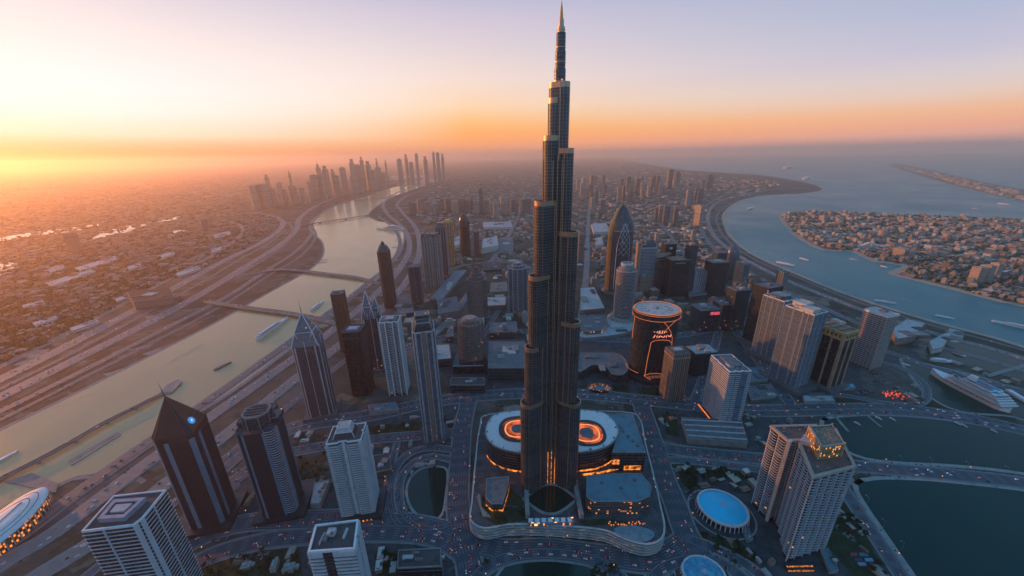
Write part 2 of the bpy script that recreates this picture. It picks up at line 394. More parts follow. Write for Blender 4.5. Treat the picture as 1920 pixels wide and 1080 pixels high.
WHITEG = facade('white_grid', (.035, .045, .06), (.50, .51, .53), 4.2, 4.2, .42, .40, .003)
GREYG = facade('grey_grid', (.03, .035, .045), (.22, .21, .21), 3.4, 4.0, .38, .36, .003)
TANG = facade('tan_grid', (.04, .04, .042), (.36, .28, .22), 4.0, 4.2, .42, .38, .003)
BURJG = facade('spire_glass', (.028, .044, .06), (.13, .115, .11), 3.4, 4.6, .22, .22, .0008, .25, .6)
BURJL = facade('spire_glass_low', (.022, .028, .036), (.085, .08, .08), 3.4, 4.6, .2, .24, .06, .14, .25, (1, .32, .07), .6)
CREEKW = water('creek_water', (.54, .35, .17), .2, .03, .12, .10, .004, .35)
SEAW = water('sea_water', (.0, .18, .205), .34, .03, .2, .2, .0009, .10)
BASINW = water('basin_water', (.0, .042, .038), .2, .04, .15, .25, .004, .15)
POOLW = water('pool_water', (.001, .026, .020), .1, .06, .1)
LEDO = glow('orange_led', (1, .24, .04), .8)
LEDL = glow('lobby_glow', (1, .27, .04), 1.1, .12)
LEDD = glow('scattered_lamps', (1, .30, .07), .8, .35)
LEDP = glow('pink_led', (1, .12, .22), .8, .2)
LEDR = glow('tail_light', (1, .05, .03), 1.5)
LEDW = glow('head_light', (1, .72, .45), 1.1)
LEAF = mottled('leaves', [(.012, .02, .010), (.03, .045, .018), (.055, .065, .03)], .4)
BARK = plain('bark', (.06, .045, .035), .9)
DOME = plain('cyan_dome', (.02, .55, .85), .35, 0, .08, .03)
PAINTS = [plain('car_white', (.6, .6, .6), .3), plain('car_black', (.02, .02, .022), .25), plain('car_silver', (.3, .31, .33), .3, .4), plain('car_red', (.3, .03, .03), .3)]
CARGLASS = plain('car_glass', (.01, .012, .015), .1)
HOUSEA = facade('house_wall', (.05, .05, .055), (.44, .38, .33), 5, 4.5, .6, .5, .0, .3)
HOUSEB = facade('house_wall_white', (.06, .06, .065), (.58, .53, .49), 5, 4.5, .62, .5, .0, .3)
HOUSEC = facade('house_wall_tan', (.05, .045, .04), (.30, .23, .18), 5, 4.5, .6, .5, .0, .3)
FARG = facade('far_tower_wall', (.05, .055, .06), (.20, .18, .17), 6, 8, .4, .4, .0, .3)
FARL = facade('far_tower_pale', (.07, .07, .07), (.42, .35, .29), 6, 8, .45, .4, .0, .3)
# ------------------------------------------------------------------ land, water, roads
LAYER = [0.0]
def structure(name, mb, mat, smooth=False): return tag(mb.build(name, mat, None, smooth), kind='structure')
g = MB(); RAD = 58000.0
rings = [0, 1500, 4000, 9000, 20000, 38000, RAD]
for i in range(len(rings)-1):
    a, b = rings[i], rings[i+1]
    for k in range(48):
        t0, t1 = 2*math.pi*k/48, 2*math.pi*(k+1)/48
        q = [(a*math.cos(t0), a*math.sin(t0), 0), (b*math.cos(t0), b*math.sin(t0), 0), (b*math.cos(t1), b*math.sin(t1), 0), (a*math.cos(t1), a*math.sin(t1), 0)]
        g.face(q if a else q[1:3]+[(0, 0, 0)])
structure('ground', g, GROUND)

def sheet(name, poly, z, mat, kind='structure'):
    b = MB(); b.cap(ccw(poly), z, 0); o = b.build(name, mat); return tag(o, kind=kind)
def slab(name, poly, z0, z1, mat):
    b = MB(); b.prism(ccw(poly), z0, z1); return structure(name, b, mat)
CREEK = pxs([(-500, 1090), (-100, 858), (0, 806), (120, 748), (250, 683), (400, 607), (470, 568), (520, 540), (560, 518), (588, 500), (606, 476), (602, 452), (580, 428), (594, 406), (640, 382), (690, 367), (735, 352), (790, 340),
             (806, 343), (785, 352), (750, 364), (722, 377), (692, 400), (705, 413), (735, 420), (757, 436), (752, 470), (728, 500), (700, 530), (640, 572), (560, 640), (500, 688), (420, 745), (330, 798), (285, 832), (200, 885), (140, 897), (100, 915), (20, 945), (-60, 1000), (-400, 1200)])
CREEK_S = spline(CREEK, 60, True)
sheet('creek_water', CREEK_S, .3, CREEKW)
COAST_PX = [(1165, 299), (1250, 314), (1330, 322), (1420, 328), (1490, 338), (1532, 348), (1540, 357), (1500, 363), (1430, 367), (1385, 378), (1358, 400), (1362, 430), (1385, 458), (1425, 484), (1490, 512), (1560, 541), (1640, 570), (1760, 606), (1860, 632), (1960, 664), (2150, 730)]
COAST = pxs(COAST_PX)
far = at(1165, 299); fd = Vector((far.x, far.y)).normalized()
SEA = [(fd.x*57500, fd.y*57500)] + spline(COAST, 80) + [(4000, 300), (30000, 0), (57000, 0), (52000, 24000), (38000, 43000), (25000, 51700)]
sheet('sea_water', SEA, .3, SEAW)
ISLE = spline(pxs([(1462, 404), (1500, 396), (1600, 398), (1700, 403), (1920, 410), (2200, 424), (2600, 470), (2500, 640), (2250, 640), (2080, 612), (1920, 577), (1800, 547), (1700, 522), (1664, 512), (1692, 498), (1640, 491), (1612, 479), (1596, 472), (1545, 470), (1508, 454), (1476, 430)]), 60, True)
slab('island_shore', ISLE, 0, 2.0, SAND)
ISLE_IN = offset(ccw(ISLE), -38)
sheet('island_ground', ISLE_IN, 2.3, mottled('island_land', [(.05, .05, .03), (.09, .08, .055), (.17, .14, .11), (.28, .22, .18)], .012))
PALM = spline(pxs([(1664, 309), (1690, 308), (1750, 320), (1850, 343), (1960, 362), (2100, 384), (2100, 410), (1920, 376), (1800, 350), (1720, 328)]), 200, True)
slab('far_island', PALM, 0, 3.0, mottled('island_land2', [(.14, .11, .09), (.26, .2, .16)], .004))
BAS1 = spline(pxs([(1542, 788), (1600, 779), (1700, 780), (1800, 791), (1920, 812), (2100, 850), (2100, 925), (1920, 889), (1800, 875), (1680, 868), (1622, 860), (1580, 842), (1548, 815)]), 20, True)
BAS2 = spline(pxs([(1604, 908), (1640, 897), (1720, 898), (1800, 905), (1920, 919), (2150, 955), (2300, 1250), (1900, 1300), (1762, 1150), (1712, 1080), (1650, 990), (1615, 938)]), 20, True)
HARB = spline(pxs([(1690, 672), (1740, 683), (1830, 705), (1930, 735), (2050, 780), (2000, 812), (1900, 782), (1800, 772), (1740, 742), (1708, 705)]), 20, True)
HARB2 = spline(pxs([(1690, 645), (1730, 635), (1790, 640), (1860, 655), (1960, 690), (2020, 740), (1930, 718), (1830, 690), (1740, 668)]), 20, True)
for nm, p in (('basin_water', BAS1), ('basin_water', BAS2), ('dock_water', HARB), ('dock_water', HARB2)):
    sheet(nm, p, .57, BASINW)
POND = spline(pxs([(812, 875), (838, 882), (836, 930), (828, 966), (806, 974), (778, 962), (763, 932), (766, 903), (785, 882)]), 6, True)
sheet('pond_water', POND, .58, POOLW)
pc = at(1030, 1130); prx = 112*depth(pc)/FPX
POOL = [(pc.x+prx*math.cos(t), pc.y+prx*.95*math.sin(t)) for t in [2*math.pi*k/64 for k in range(64)]]
sheet('pool_water', POOL, .58, POOLW)
# quays and beaches: a strip of paving along each shore
def shore(name, pts, w, mat, off=0.0, z=.62, closed=False):
    b = MB(); p = list(pts)+([pts[0], pts[1]] if closed else []); b.ribbon(p, w, z, 0, 0, off); return structure(name, b, mat)
CRW = CREEK_S
shore('creek_quay', CRW, 14, PAVE, 0, .62, True)
shore('beach', spline(COAST, 80), 26, SAND, 0, .60)
for p in (BAS1, BAS2): shore('promenade', p, 9, KERB, 0, .64, True)
for p in (POND, POOL): shore('promenade', p, 5, KERB, 0, .64, True)
shore('quay', HARB, 8, CONC, 0, .64, True)

# plots
for nm, pts, mt in (
    ('plaza', [(350, 1010), (560, 800), (700, 750), (880, 750), (860, 1010), (700, 985), (520, 1010)], PLAZA),
    ('plaza', [(1235, 770), (1420, 770), (1560, 775), (1560, 850), (1400, 850), (1240, 820)], PLAZA),
    ('plaza', [(840, 640), (1290, 620), (1400, 640), (1460, 750), (1300, 745), (1060, 735), (840, 740)], PLAZA),
    ('plaza', [(1400, 600), (1500, 560), (1700, 620), (1730, 680), (1740, 770), (1500, 765)], PLAZA),
    ('plaza', [(330, 1100), (420, 1030), (840, 1015), (860, 1100)], PLAZA),
    ('plaza', [(1240, 880), (1400, 885), (1600, 920), (1720, 1100), (1400, 1100), (1300, 1010)], PLAZA),
    ('parkland', [(545, 862), (610, 852), (620, 880), (560, 915), (545, 900)], SCRUB),
    ('parkland', [(560, 818), (612, 808), (616, 832), (545, 840)], SCRUB),
    ('parkland', [(690, 800), (860, 785), (858, 805), (700, 822)], LAWN),
    ('parkland', [(1268, 870), (1302, 870), (1308, 902), (1300, 925), (1278, 905)], LAWN),
    ('parkland', [(1310, 890), (1340, 878), (1400, 885), (1412, 905), (1350, 895), (1320, 900)], LAWN),
    ('parkland', [(1290, 970), (1320, 1005), (1380, 1010), (1420, 1045), (1400, 1070), (1340, 1040), (1300, 1010)], LAWN),
    ('parkland', [(1120, 1055), (1160, 1060), (1180, 1090), (1100, 1090)], LAWN),
    ('parkland', [(885, 1060), (925, 1045), (905, 1090), (880, 1090)], LAWN),
    ('parkland', [(360, 1060), (450, 1035), (560, 1030), (570, 1090), (330, 1100)], LAWN),
    ('parkland', [(700, 1040), (745, 1035), (745, 1090), (715, 1090)], LAWN),
    ('parkland', [(1568, 925), (1600, 960), (1660, 1080), (1600, 1080), (1540, 1010)], LAWN),
    ('parkland', [(1240, 775), (1268, 778), (1275, 820), (1250, 815)], LAWN),
    ('parkland', [(1150, 722), (1178, 724), (1180, 738), (1150, 737)], LAWN),
    ('parkland', [(1195, 728), (1240, 728), (1240, 743), (1198, 741)], LAWN),
    ('parkland', [(1085, 722), (1105, 722), (1105, 737), (1085, 737)], LAWN),
    ('parkland', [(1700, 745), (1745, 745), (1800, 775), (1690, 772)], LAWN),
    ('parkland', [(1500, 740), (1600, 745), (1640, 762), (1510, 762)], LAWN),
    ('lot', [(1610, 690), (1690, 680), (1735, 730), (1715, 755), (1620, 745)], LOT),
    ('parkland', [(120, 1010), (230, 960), (260, 975), (150, 1060), (60, 1090)], SCRUB),
    ('parkland', [(1545, 600), (1600, 600), (1700, 640), (1690, 668), (1600, 640)], SCRUB),
    ('parkland', [(1700, 640), (1780, 640), (1900, 690), (1880, 715), (1740, 672)], SCRUB),
):
    LAYER[0] += .004; sheet(nm, pxs(pts), .40+LAYER[0], mt)

ROADS = []          # (centre line, width, group) for traffic and for keeping buildings off
def road(name, px, w, lanes, mat, world=False, closed=False, median=0, walk=4, cars=1.0):
    c = spline(px if world else pxs(px), 14, closed)
    if closed: c = c+c[:2]
    LAYER[0] += .012
    z = .75+LAYER[0]
    if walk:
        b = MB(); b.ribbon(c, w+2*walk, z-.28); structure('pavement', b, PAVE)
    b = MB(); b.ribbon(c, w, z); structure(name, b, mat)
    if median:
        b = MB(); b.ribbon(c, median, z+.15); structure('median_strip', b, KERB)
    ROADS.append((c, w, z, lanes, cars, median))
A8 = asphalt('asphalt_wide', 8, 44); A6 = asphalt('asphalt_six', 6, 30); A4 = asphalt('asphalt_four', 4, 18); A2 = asphalt('asphalt_two', 2, 10)
AH = asphalt('asphalt_highway', 6, 34, (.19, .17, .172), (.45, .42, .42)); AHD = asphalt('asphalt_highway_old', 4, 22, (.15, .13, .13), (.4, .37, .36))
AH8 = asphalt('asphalt_highway_wide', 8, 46, (.19, .17, .172), (.45, .42, .42))
# west bank of the creek
road('road', [(-420, 930), (-60, 758), (0, 730), (140, 660), (280, 584), (380, 528), (450, 486), (505, 455), (536, 430)], 11, 2, A2, cars=.4)
road('road', [(-400, 1005), (-60, 816), (0, 788), (170, 702), (330, 620), (430, 565), (505, 516), (566, 478), (592, 444), (586, 424)], 11, 2, A2, cars=.3)
road('road', [(-400, 850), (-60, 690), (0, 664), (120, 606), (250, 542), (330, 500), (390, 470), (425, 450)], 11, 2, A2, cars=.3)
road('road', [(-100, 1095), (40, 1010), (160, 920), (300, 822), (440, 720), (540, 650), (620, 590), (690, 535)], 11, 2, A2, cars=.4)
road('highway', [(-400, 905), (-60, 740), (0, 712), (120, 652), (250, 583), (350, 527), (430, 484), (490, 455), (523, 432), (530, 416), (512, 405), (470, 400), (390, 404)], 46, 8, AH8, cars=.8)
road('highway', [(-400, 950), (-60, 775), (0, 745), (150, 670), (300, 594), (400, 538), (470, 494), (530, 456), (556, 430), (566, 405), (610, 378), (680, 356), (780, 335), (850, 322)], 46, 8, AH8, cars=.8)
road('highway', [(-400, 985), (-60, 800), (0, 772), (170, 688), (330, 606), (430, 553), (500, 507), (556, 470), (584, 438), (590, 412), (630, 384), (700, 360)], 22, 4, AHD, cars=.5)
road('highway', [(-420, 870), (-60, 715), (0, 688), (120, 628), (250, 560), (350, 505), (420, 466), (450, 442), (452, 424), (420, 414), (340, 418)], 22, 4, AHD, cars=.5)
road('road', [(440, 520), (520, 470), (548, 440), (540, 418), (500, 410), (420, 420)], 14, 2, A2, cars=.3)
# east bank
road('highway', [(-140, 1150), (40, 1035), (100, 1000), (250, 888), (400, 778), (520, 694), (620, 622), (700, 556), (748, 506), (768, 462), (756, 428), (724, 398), (722, 378), (756, 357), (830, 340), (930, 325)], 34, 6, AH)
road('highway', [(-60, 1160), (120, 1050), (190, 1004), (310, 908), (440, 802), (560, 706), (650, 637), (725, 572), (772, 512), (787, 465), (778, 425), (752, 395), (748, 378), (790, 358), (880, 345)], 34, 6, AH)
road('highway', [(-200, 1140), (0, 1030), (60, 985), (220, 868), (380, 757), (500, 672), (600, 598), (680, 538), (735, 490), (750, 455), (738, 428), (708, 404)], 22, 4, AHD, cars=.6)
road('road', [(40, 1180), (200, 1050), (330, 940), (470, 820), (590, 722), (670, 657), (740, 592), (790, 530)], 14, 2, A2, cars=.4)
# boulevards of the centre
road('boulevard', [(200, 1130), (330, 1035), (440, 985), (560, 975), (700, 972), (790, 985), (850, 1000), (930, 1030), (1030, 1030), (1130, 1042), (1220, 1052), (1290, 1012)], 34, 6, A6)
road('boulevard', [(220, 1180), (360, 1060), (480, 1018), (600, 1004), (720, 1000), (800, 1005), (850, 1025), (880, 1060), (890, 1120)], 30, 6, A6)
road('boulevard', [(400, 890), (460, 842), (560, 800), (700, 778), (800, 756), (880, 745), (980, 738), (1100, 740), (1200, 750), (1300, 760), (1420, 770), (1540, 768), (1660, 768), (1760, 776), (1880, 798), (2050, 842)], 44, 8, A8, median=2)
road('boulevard', [(420, 915), (500, 862), (600, 838), (720, 822), (800, 816), (870, 810)], 26, 4, A4)
road('boulevard', [(880, 745), (868, 800), (862, 870), (858, 940), (866, 1000), (880, 1060), (890, 1130)], 40, 8, A8)
road('boulevard', [(1200, 752), (1222, 820), (1244, 890), (1268, 950), (1286, 1000), (1330, 1070), (1370, 1130)], 40, 8, A8)
road('boulevard', [(1225, 838), (1300, 848), (1420, 860), (1520, 868), (1600, 874), (1700, 883), (1800, 892), (1920, 906), (2080, 935)], 30, 6, A6, cars=.7)
road('road', [(1232, 862), (1310, 866), (1420, 880), (1500, 890), (1560, 896)], 14, 2, A2)
road('road', [(1530, 868), (1565, 895), (1590, 930), (1630, 990), (1690, 1080), (1750, 1170)], 20, 4, A4)
road('road', [(1286, 1008), (1340, 1030), (1400, 1060), (1450, 1100)], 16, 4, A4)
road('ring_road', [(878, 1100), (915, 1062), (965, 1043), (1030, 1038), (1095, 1046), (1145, 1066), (1180, 1110)], 20, 4, A4)
road('ring_road', [(1210, 1110), (1240, 1068), (1300, 1050), (1360, 1060), (1410, 1100)], 18, 4, A4)
road('ring_road', [(845, 862), (810, 856), (778, 866), (754, 892), (748, 930), (757, 965), (785, 988), (820, 990), (846, 982)], 12, 2, A2, cars=.6)
road('ring_road', [(856, 845), (805, 840), (765, 852), (738, 885), (730, 930), (738, 970), (750, 985)], 14, 2, A2, cars=.6)
road('road', [(745, 830), (735, 870), (726, 920), (715, 970)], 10, 2, A2)
# behind the tower
road('boulevard', [(700, 668), (800, 640), (900, 622), (1000, 622), (1090, 634), (1190, 638), (1280, 628), (1360, 612), (1430, 590)], 30, 6, A6)
road('boulevard', [(1300, 760), (1322, 700), (1340, 650), (1352, 600), (1362, 560)], 20, 4, A4, cars=.6)
road('boulevard', [(1360, 595), (1395, 640), (1440, 700), (1490, 768)], 26, 6, A6, cars=.7)
road('road', [(1410, 655), (1450, 690), (1500, 730), (1560, 760)], 12, 2, A2)
road('road', [(1500, 742), (1580, 742), (1660, 756), (1720, 758), (1738, 740), (1728, 715), (1690, 690), (1650, 678)], 12, 2, A2, cars=.4)
road('flyover', [(1640, 652), (1690, 668), (1750, 690), (1830, 712), (1920, 735), (2050, 775)], 20, 4, A4, cars=.4)
road('boulevard', [(800, 640), (850, 590), (900, 520), (935, 470), (960, 430), (975, 395), (985, 360)], 26, 6, AH, cars=.6)
road('boulevard', [(780, 530), (860, 500), (960, 488), (1080, 486), (1200, 500), (1300, 520)], 22, 4, AHD, cars=.5)
road('boulevard', [(760, 398), (830, 408), (950, 412), (1080, 412), (1200, 422), (1300, 430), (1345, 432)], 30, 6, AH, cars=.4)
road('boulevard', [(1085, 640), (1095, 560), (1100, 500), (1102, 440), (1104, 400), (1106, 370)], 26, 6, AH, cars=.5)
road('road', [(870, 690), (900, 640), (930, 590), (965, 540), (985, 500)], 14, 2, A2)
road('road', [(1085, 700), (1130, 695), (1180, 700), (1240, 708)], 10, 2, A2, cars=.3)
road('boulevard', [(1240, 420), (1270, 460), (1300, 500), (1340, 560)], 20, 4, AHD, cars=.3)
# along the coast
road('highway', [(1560, 352), (1480, 353), (1410, 361), (1350, 377), (1328, 402), (1334, 434), (1362, 464), (1410, 494), (1480, 528), (1560, 560), (1640, 590), (1760, 628), (1860, 655), (1980, 692), (2150, 750)], 30, 6, AH, cars=.7)
road('highway', [(1430, 350), (1370, 362), (1326, 384), (1312, 410), (1320, 442), (1350, 476), (1400, 508), (1470, 545), (1560, 585), (1650, 622), (1720, 640), (1860, 678), (2000, 720)], 24, 4, AHD, cars=.6)
road('road', [(1372, 380), (1345, 402), (1350, 432), (1374, 460), (1418, 488), (1490, 518), (1560, 548), (1640, 577), (1760, 614), (1880, 646), (2000, 680)], 10, 2, A2, cars=.3)
road('road', [(2100, 590), (1920, 553), (1800, 524), (1720, 508), (1700, 505)], 14, 2, A2, cars=.2)
for (a, b) in (((980, 395), (1060, 330)), ((860, 400), (1000, 372)), ((620, 345), (860, 300))):
    pass
for k in range(9):                               # distant arterials, dead straight over the plain
    y0 = 306+k*9; road('road', [(860+k*4, y0), (1000, y0+1), (1160, y0+4), (1260+k*6, y0+8)], 22, 4, AHD, walk=0, cars=0)
for k in range(7):
    x0 = 120+k*55; road('road', [(x0-260, 520-k*6), (x0-60, 470-k*8), (x0+120, 430-k*9), (x0+260, 402-k*10)], 12, 2, AHD, walk=0, cars=0)
SEG = []
for c, w, z, l, cr, md in ROADS:
    for i in range(0, len(c), 2): SEG.append((c[i][0], c[i][1], w/2+4))
SEG = np.array(SEG)
OCC = []            # occupied circles
def road_clear(x, y, r):
    d = np.hypot(SEG[:, 0]-x, SEG[:, 1]-y); return bool((d > SEG[:, 2]+r).all())
def occ_clear(x, y, r): return all((x-a)**2+(y-b)**2 > (r+q)**2 for a, b, q in OCC)
WATERS = [CREEK_S, SEA, BAS1, BAS2, HARB, HARB2, POND, POOL]
def dry(x, y): return not any(inside(x, y, p) for p in WATERS)
# ------------------------------------------------------------------ the supertall stepped tower and its podium
PZ = 32.0
def fin_set(mb, pts, r, z0, z1, mi=0):
    for x, y in pts: mb.box(x-r, x+r, y-r, y+r, z0, z1, mi)
def supertall():
    B = at(1031, 893, PZ); B.z = 0; T = empty('supertall_tower', (B.x, B.y, 0))
    tag(T, 'very tall dark stepped spire tower rising over the whole city from the round podium', 'skyscraper')
    OCC.append((B.x, B.y, 90))
    def lx(px, z, dy=0):      # lateral offset in metres of pixel column px at height z
        p = B+Vector((0, dy, z)); q = proj(p); return (px-q[0])*depth(p)/FPX
    # (outer px, inner px, top px y) of every shaft of the two wings that face the camera
    LT = [(976, 1005, 752), (984, 1009, 648), (991, 1019, 515), (1002, 1031, 376), (1019, 1047, 254), (1029, 1051, 184)]
    RT_ = [(1089, 1061, 752), (1088, 1063, 603), (1084, 1058, 434), (1076, 1051, 278), (1069, 1044, 154)]
    def shaft(o, i, ty, sgn, k):
        dy = 0
        for _ in range(4):
            z = zfor(B+Vector((0, dy, 0)), ty)
            cx = lx((o+i)/2, z, dy); r = abs(lx(i, z, dy)-lx(o, z, dy))/2
            dy = -abs(cx)*.62
        return cx, dy, r, z
    for sgn, tab in ((-1, LT), (1, RT_)):
        for k, (o, i, ty) in enumerate(tab):
            cx, cy, r, z = shaft(o, i, ty, sgn, k); n_in = Vector((-cx, -cy)).normalized() if abs(cx) > 1 else Vector((0, 1))
            tail = (cx+n_in.x*r*1.3, cy+n_in.y*r*1.3)
            poly = ccw(capsule(tail, (cx, cy), r, 12))
            b = MB(); b.wall(poly, 30, z-2); s = b.build('shaft', BURJG, T)
            b = MB(); b.wall(offset(poly, .12), 0, 30); b.build('lower_shaft', BURJL, s)
            b = MB(); b.cap(offset(poly, -1.2), z-3.5); b.build('terrace', ROOFD, s)
            b = MB(); b.wall(offset(poly, .35), z-7, z); b.wall(offset(poly, -1.2)[::-1], z-3.5, z); 
            q0, q1 = offset(poly, .35), offset(poly, -1.2)
            for j in range(len(q0)):
                a, c = q0[j], q0[(j+1) % len(q0)]; d, e = q1[j], q1[(j+1) % len(q1)]
                b.face([(*a, z), (*c, z), (*e, z), (*d, z)])
            b.build('parapet', BRONZE, s)
            # mechanical bands and slender vertical ribs
            zz = 60
            while zz < z-40:
                b = MB(); b.wall(offset(poly, .25), zz, zz+2.2); b.build('louvre_band', DSTEEL, s); zz += 62+9*(k % 3)
            b = MB(); m = len(poly)
            for j in (0, 13):
                x, y = offset(poly, .4)[j % m]; b.box(x-.6, x+.6, y-.6, y+.6, 0, z-1)
            for j in (2, 4, 8, 10):
                x, y = offset(poly, .15)[j % m]; b.box(x-.16, x+.16, y-.16, y+.16, 0, z-7)
            b.build('facade_rib', BRONZE, s)
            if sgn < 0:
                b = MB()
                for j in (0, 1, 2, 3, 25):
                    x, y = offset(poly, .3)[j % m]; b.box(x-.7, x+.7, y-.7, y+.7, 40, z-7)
                b.build('sun_gold_rib', SUNGOLD, s)  # gold colour on the sunward lobes paints in the low sun's glow
    # recessed core between the wings, with tall bronze fins
    z4 = zfor(B, 300); z5 = zfor(B, 188)
    core = ccw([(-34, -8), (-14, -13), (0, -16), (14, -13), (34, -8), (24, 30), (-24, 30)])
    b = MB(); b.prism(core, 60, zfor(B, 520)); c = b.build('core', BURJG, T)
    b = MB(); b.wall(offset(core, .12), 0, 60); b.build('lower_shaft', BURJL, c)
    core2 = ccw([(-20, -9), (0, -14), (20, -9), (18, 18), (-18, 18)])
    b = MB(); b.prism(core2, zfor(B, 530), z4); b.build('upper_core', BURJG, T)
    b = MB()
    for x, y, yt in ((-27, -11.5, 560), (-20, -13, 520), (-13.5, -14.6, 400), (-6.5, -16, 300), (0, -17, 290), (6.5, -16, 300), (13.5, -14.6, 440), (20, -13, 560), (27, -11.5, 600)):
        b.box(x-.5, x+.5, y-1.2, y+1, 0, zfor(B, yt))
    b.build('facade_rib', BRONZE, T)
    b = MB()
    for x, y, z1 in ((-6.5, -18.2, 110), (0, -19.2, 112), (6.5, -18.2, 96), (-13.5, -16.8, 60), (13.5, -16.8, 64)):
        b.box(x-.6, x+.6, y-.25, y+.25, 8, z1)
    b.build('light_strip', LEDD, T)
    # rear wing
    b = MB()
    for k, (ry, zt) in enumerate(((58, 250), (46, 380), (34, 480), (20, 560))):
        b.prism(ccw(capsule((0, 6), (0, ry), 14+.3*k, 10)), 0, zt)
    b.build('rear_wing', BURJG, T)
    # round upper shafts, gallery and spire
    zt = zfor(B, 62); cx = lx(1052, zt); rr = abs(lx(1061, zt)-lx(1043, zt))/2
    zs = zfor(B, 130)
    b = MB(); b.prism(circ(rr*1.25, None, 20, lx(1050, zs)), z5-60, zs); b.prism(circ(rr*1.12, None, 20, (cx+lx(1050, zs))/2), zs, (zs+zt)/2); b.prism(circ(rr, None, 20, cx), (zs+zt)/2, zt)
    up = b.build('upper_shaft', BURJG, T)
    for k in (4, 8, 11):
        b = MB(); z = z5+(zt-z5)*k/14; b.wall(circ((rr*1.25 if z < zs else rr*1.12 if z < (zs+zt)/2 else rr)+.35, None, 20, lx(1050, zs) if z < zs else (cx+lx(1050, zs))/2 if z < (zs+zt)/2 else cx), z, z+.9); b.build('ring_band', BRONZE, up)
    b = MB(); b.prism(circ(rr*.78, None, 16, cx), zt, zt+7); b.wall(circ(rr*.9, None, 16, cx), zt+3, zt+4); b.prism(circ(rr*.55, None, 16, cx), zt+7, zt+15); b.build('gallery', BRONZE, T)
    ztip = zfor(B, 1)
    b = MB(); b.bar((cx, 0, zt+14), (cx, 0, (zt+ztip)/2+10), rr*.42, rr*.22, 10); b.bar((cx, 0, (zt+ztip)/2+10), (cx, 0, ztip), rr*.21, .3, 8)
    b.build('spire', GOLDM, T)
    # entrance canopy ring and lamps at the foot
    b = MB(); b.wall(circ(70, 40, 40, 0, -6), 18, 26); b.wall(circ(66, 37, 40, 0, -6)[::-1], 18, 26); b.build('entrance_band', BURJL, T)
    return B
BJ = supertall()

def pod(px, z): return ccw(pxs(px, z))
def podium():
    global PODP
    P = empty('podium', (0, 0, 0)); tag(P, 'broad curved terrace podium with wavy stepped front wall beneath the supertall tower', 'podium')
    out = spline(pxs([(918, 776), (1040, 770), (1170, 772), (1199, 784), (1210, 830), (1224, 884), (1238, 945), (1246, 985), (1240, 1009), (1212, 1019), (1172, 1009), (1138, 994), (1087, 987), (1006, 982), (951, 982), (908, 989), (882, 973), (885, 940), (891, 870), (900, 800)], PZ), 9, True)
    out = ccw(out); PODP = out
    b = MB(); b.prism(offset(out, -1.5), 0, PZ-1); b.build('podium_body', facade('podium_wall', (.012, .014, .017), (.05, .045, .042), 5, 6.2, .2, .3, .05, .2, 0, (1, .42, .14), .9), P)
    b = MB(); b.cap(offset(out, -2), PZ-.9); b.build('deck', mottled('deck_paving', [(.035, .045, .055), (.07, .08, .09), (.12, .125, .13)], .06), P)
    b = MB()
    for k in range(5):
        o1, o0 = offset(out, 1.6), offset(out, -1.5); z = 5.0+k*6.2
        b.wall(o1, z, z+1.5); 
        for j in range(len(o1)):
            a, c = o1[j], o1[(j+1) % len(o1)]; d, e = o0[j], o0[(j+1) % len(o0)]
            b.face([(*a, z+1.5), (*c, z+1.5), (*e, z+1.5), (*d, z+1.5)])
    b.build('terrace_edging', plain('terrace_edge', (.46, .44, .43), .6), P)
    b = MB()
    n = len(out); o1 = offset(out, .4)
    for k in range(5):
        for j in range(0, n, 3):
            if (j*7+k*5) % 11 < 5: continue
            a, c = Vector(o1[j]), Vector(o1[(j+1) % n]); z = 3.2+k*6.2
            q = a+(c-a)*.35; b.face([(*a, z), (*q, z), (*q, z+.8), (*a, z+.8)])
    b.build('lamp_trim', glow('terrace_lamp', (1, .40, .15), .7), P)
    return P
podium()
def ring_face(b, q0, q1, z, mi=0):
    for j in range(len(q0)):
        a, c = q0[j], q0[(j+1) % len(q0)]; d, e = q1[j], q1[(j+1) % len(q1)]
        b.face([(*a, z), (*c, z), (*e, z), (*d, z)], None, mi)
DARKB = facade('mall_wall', (.012, .014, .018), (.035, .035, .04), 8, 3.6, .1, .3, .012, .2, 0, (1, .4, .1), 1.5)
def mall_block(name, label, px, z1, roofm, edge=1.0, bands=4, wall=DARKB, roofz=None, cat='building', smooth=True):
    T = empty(name, (0, 0, 0)); tag(T, label, cat)
    poly = pod(px, z1); poly = ccw(spline(poly, 8, True)) if smooth else poly
    b = MB(); b.wall(poly, PZ-1, z1); b.build('wall', wall, T)
    b = MB(); b.cap(offset(poly, -edge), z1-.6); b.build('roof', roofm, T)
    b = MB(); b.wall(offset(poly, .3), z1-1.5, z1+.5); b.wall(offset(poly, -edge)[::-1], z1-.6, z1+.5); ring_face(b, offset(poly, .3), offset(poly, -edge), z1+.5); b.build('parapet', CONC, T)
    b = MB()
    for k in range(bands):
        z = PZ+2+(z1-PZ-3)*(k+.5)/bands; o = offset(poly, .8); b.wall(o, z, z+.8); ring_face(b, o, offset(poly, -.1), z+.8)
    b.build('floor_edging', plain('dim_edge', (.13, .12, .12), .6), T)
    return T, poly
RZ = 82.0
T, oval = mall_block('ring_building', 'low round building with a glowing orange ring on its white roof behind the supertall tower',
    [(940, 772), (1030, 766), (1120, 770), (1150, 786), (1160, 812), (1140, 836), (1090, 848), (985, 850), (930, 838), (910, 815), (916, 788)], RZ, WHITE, 2.0, 7)
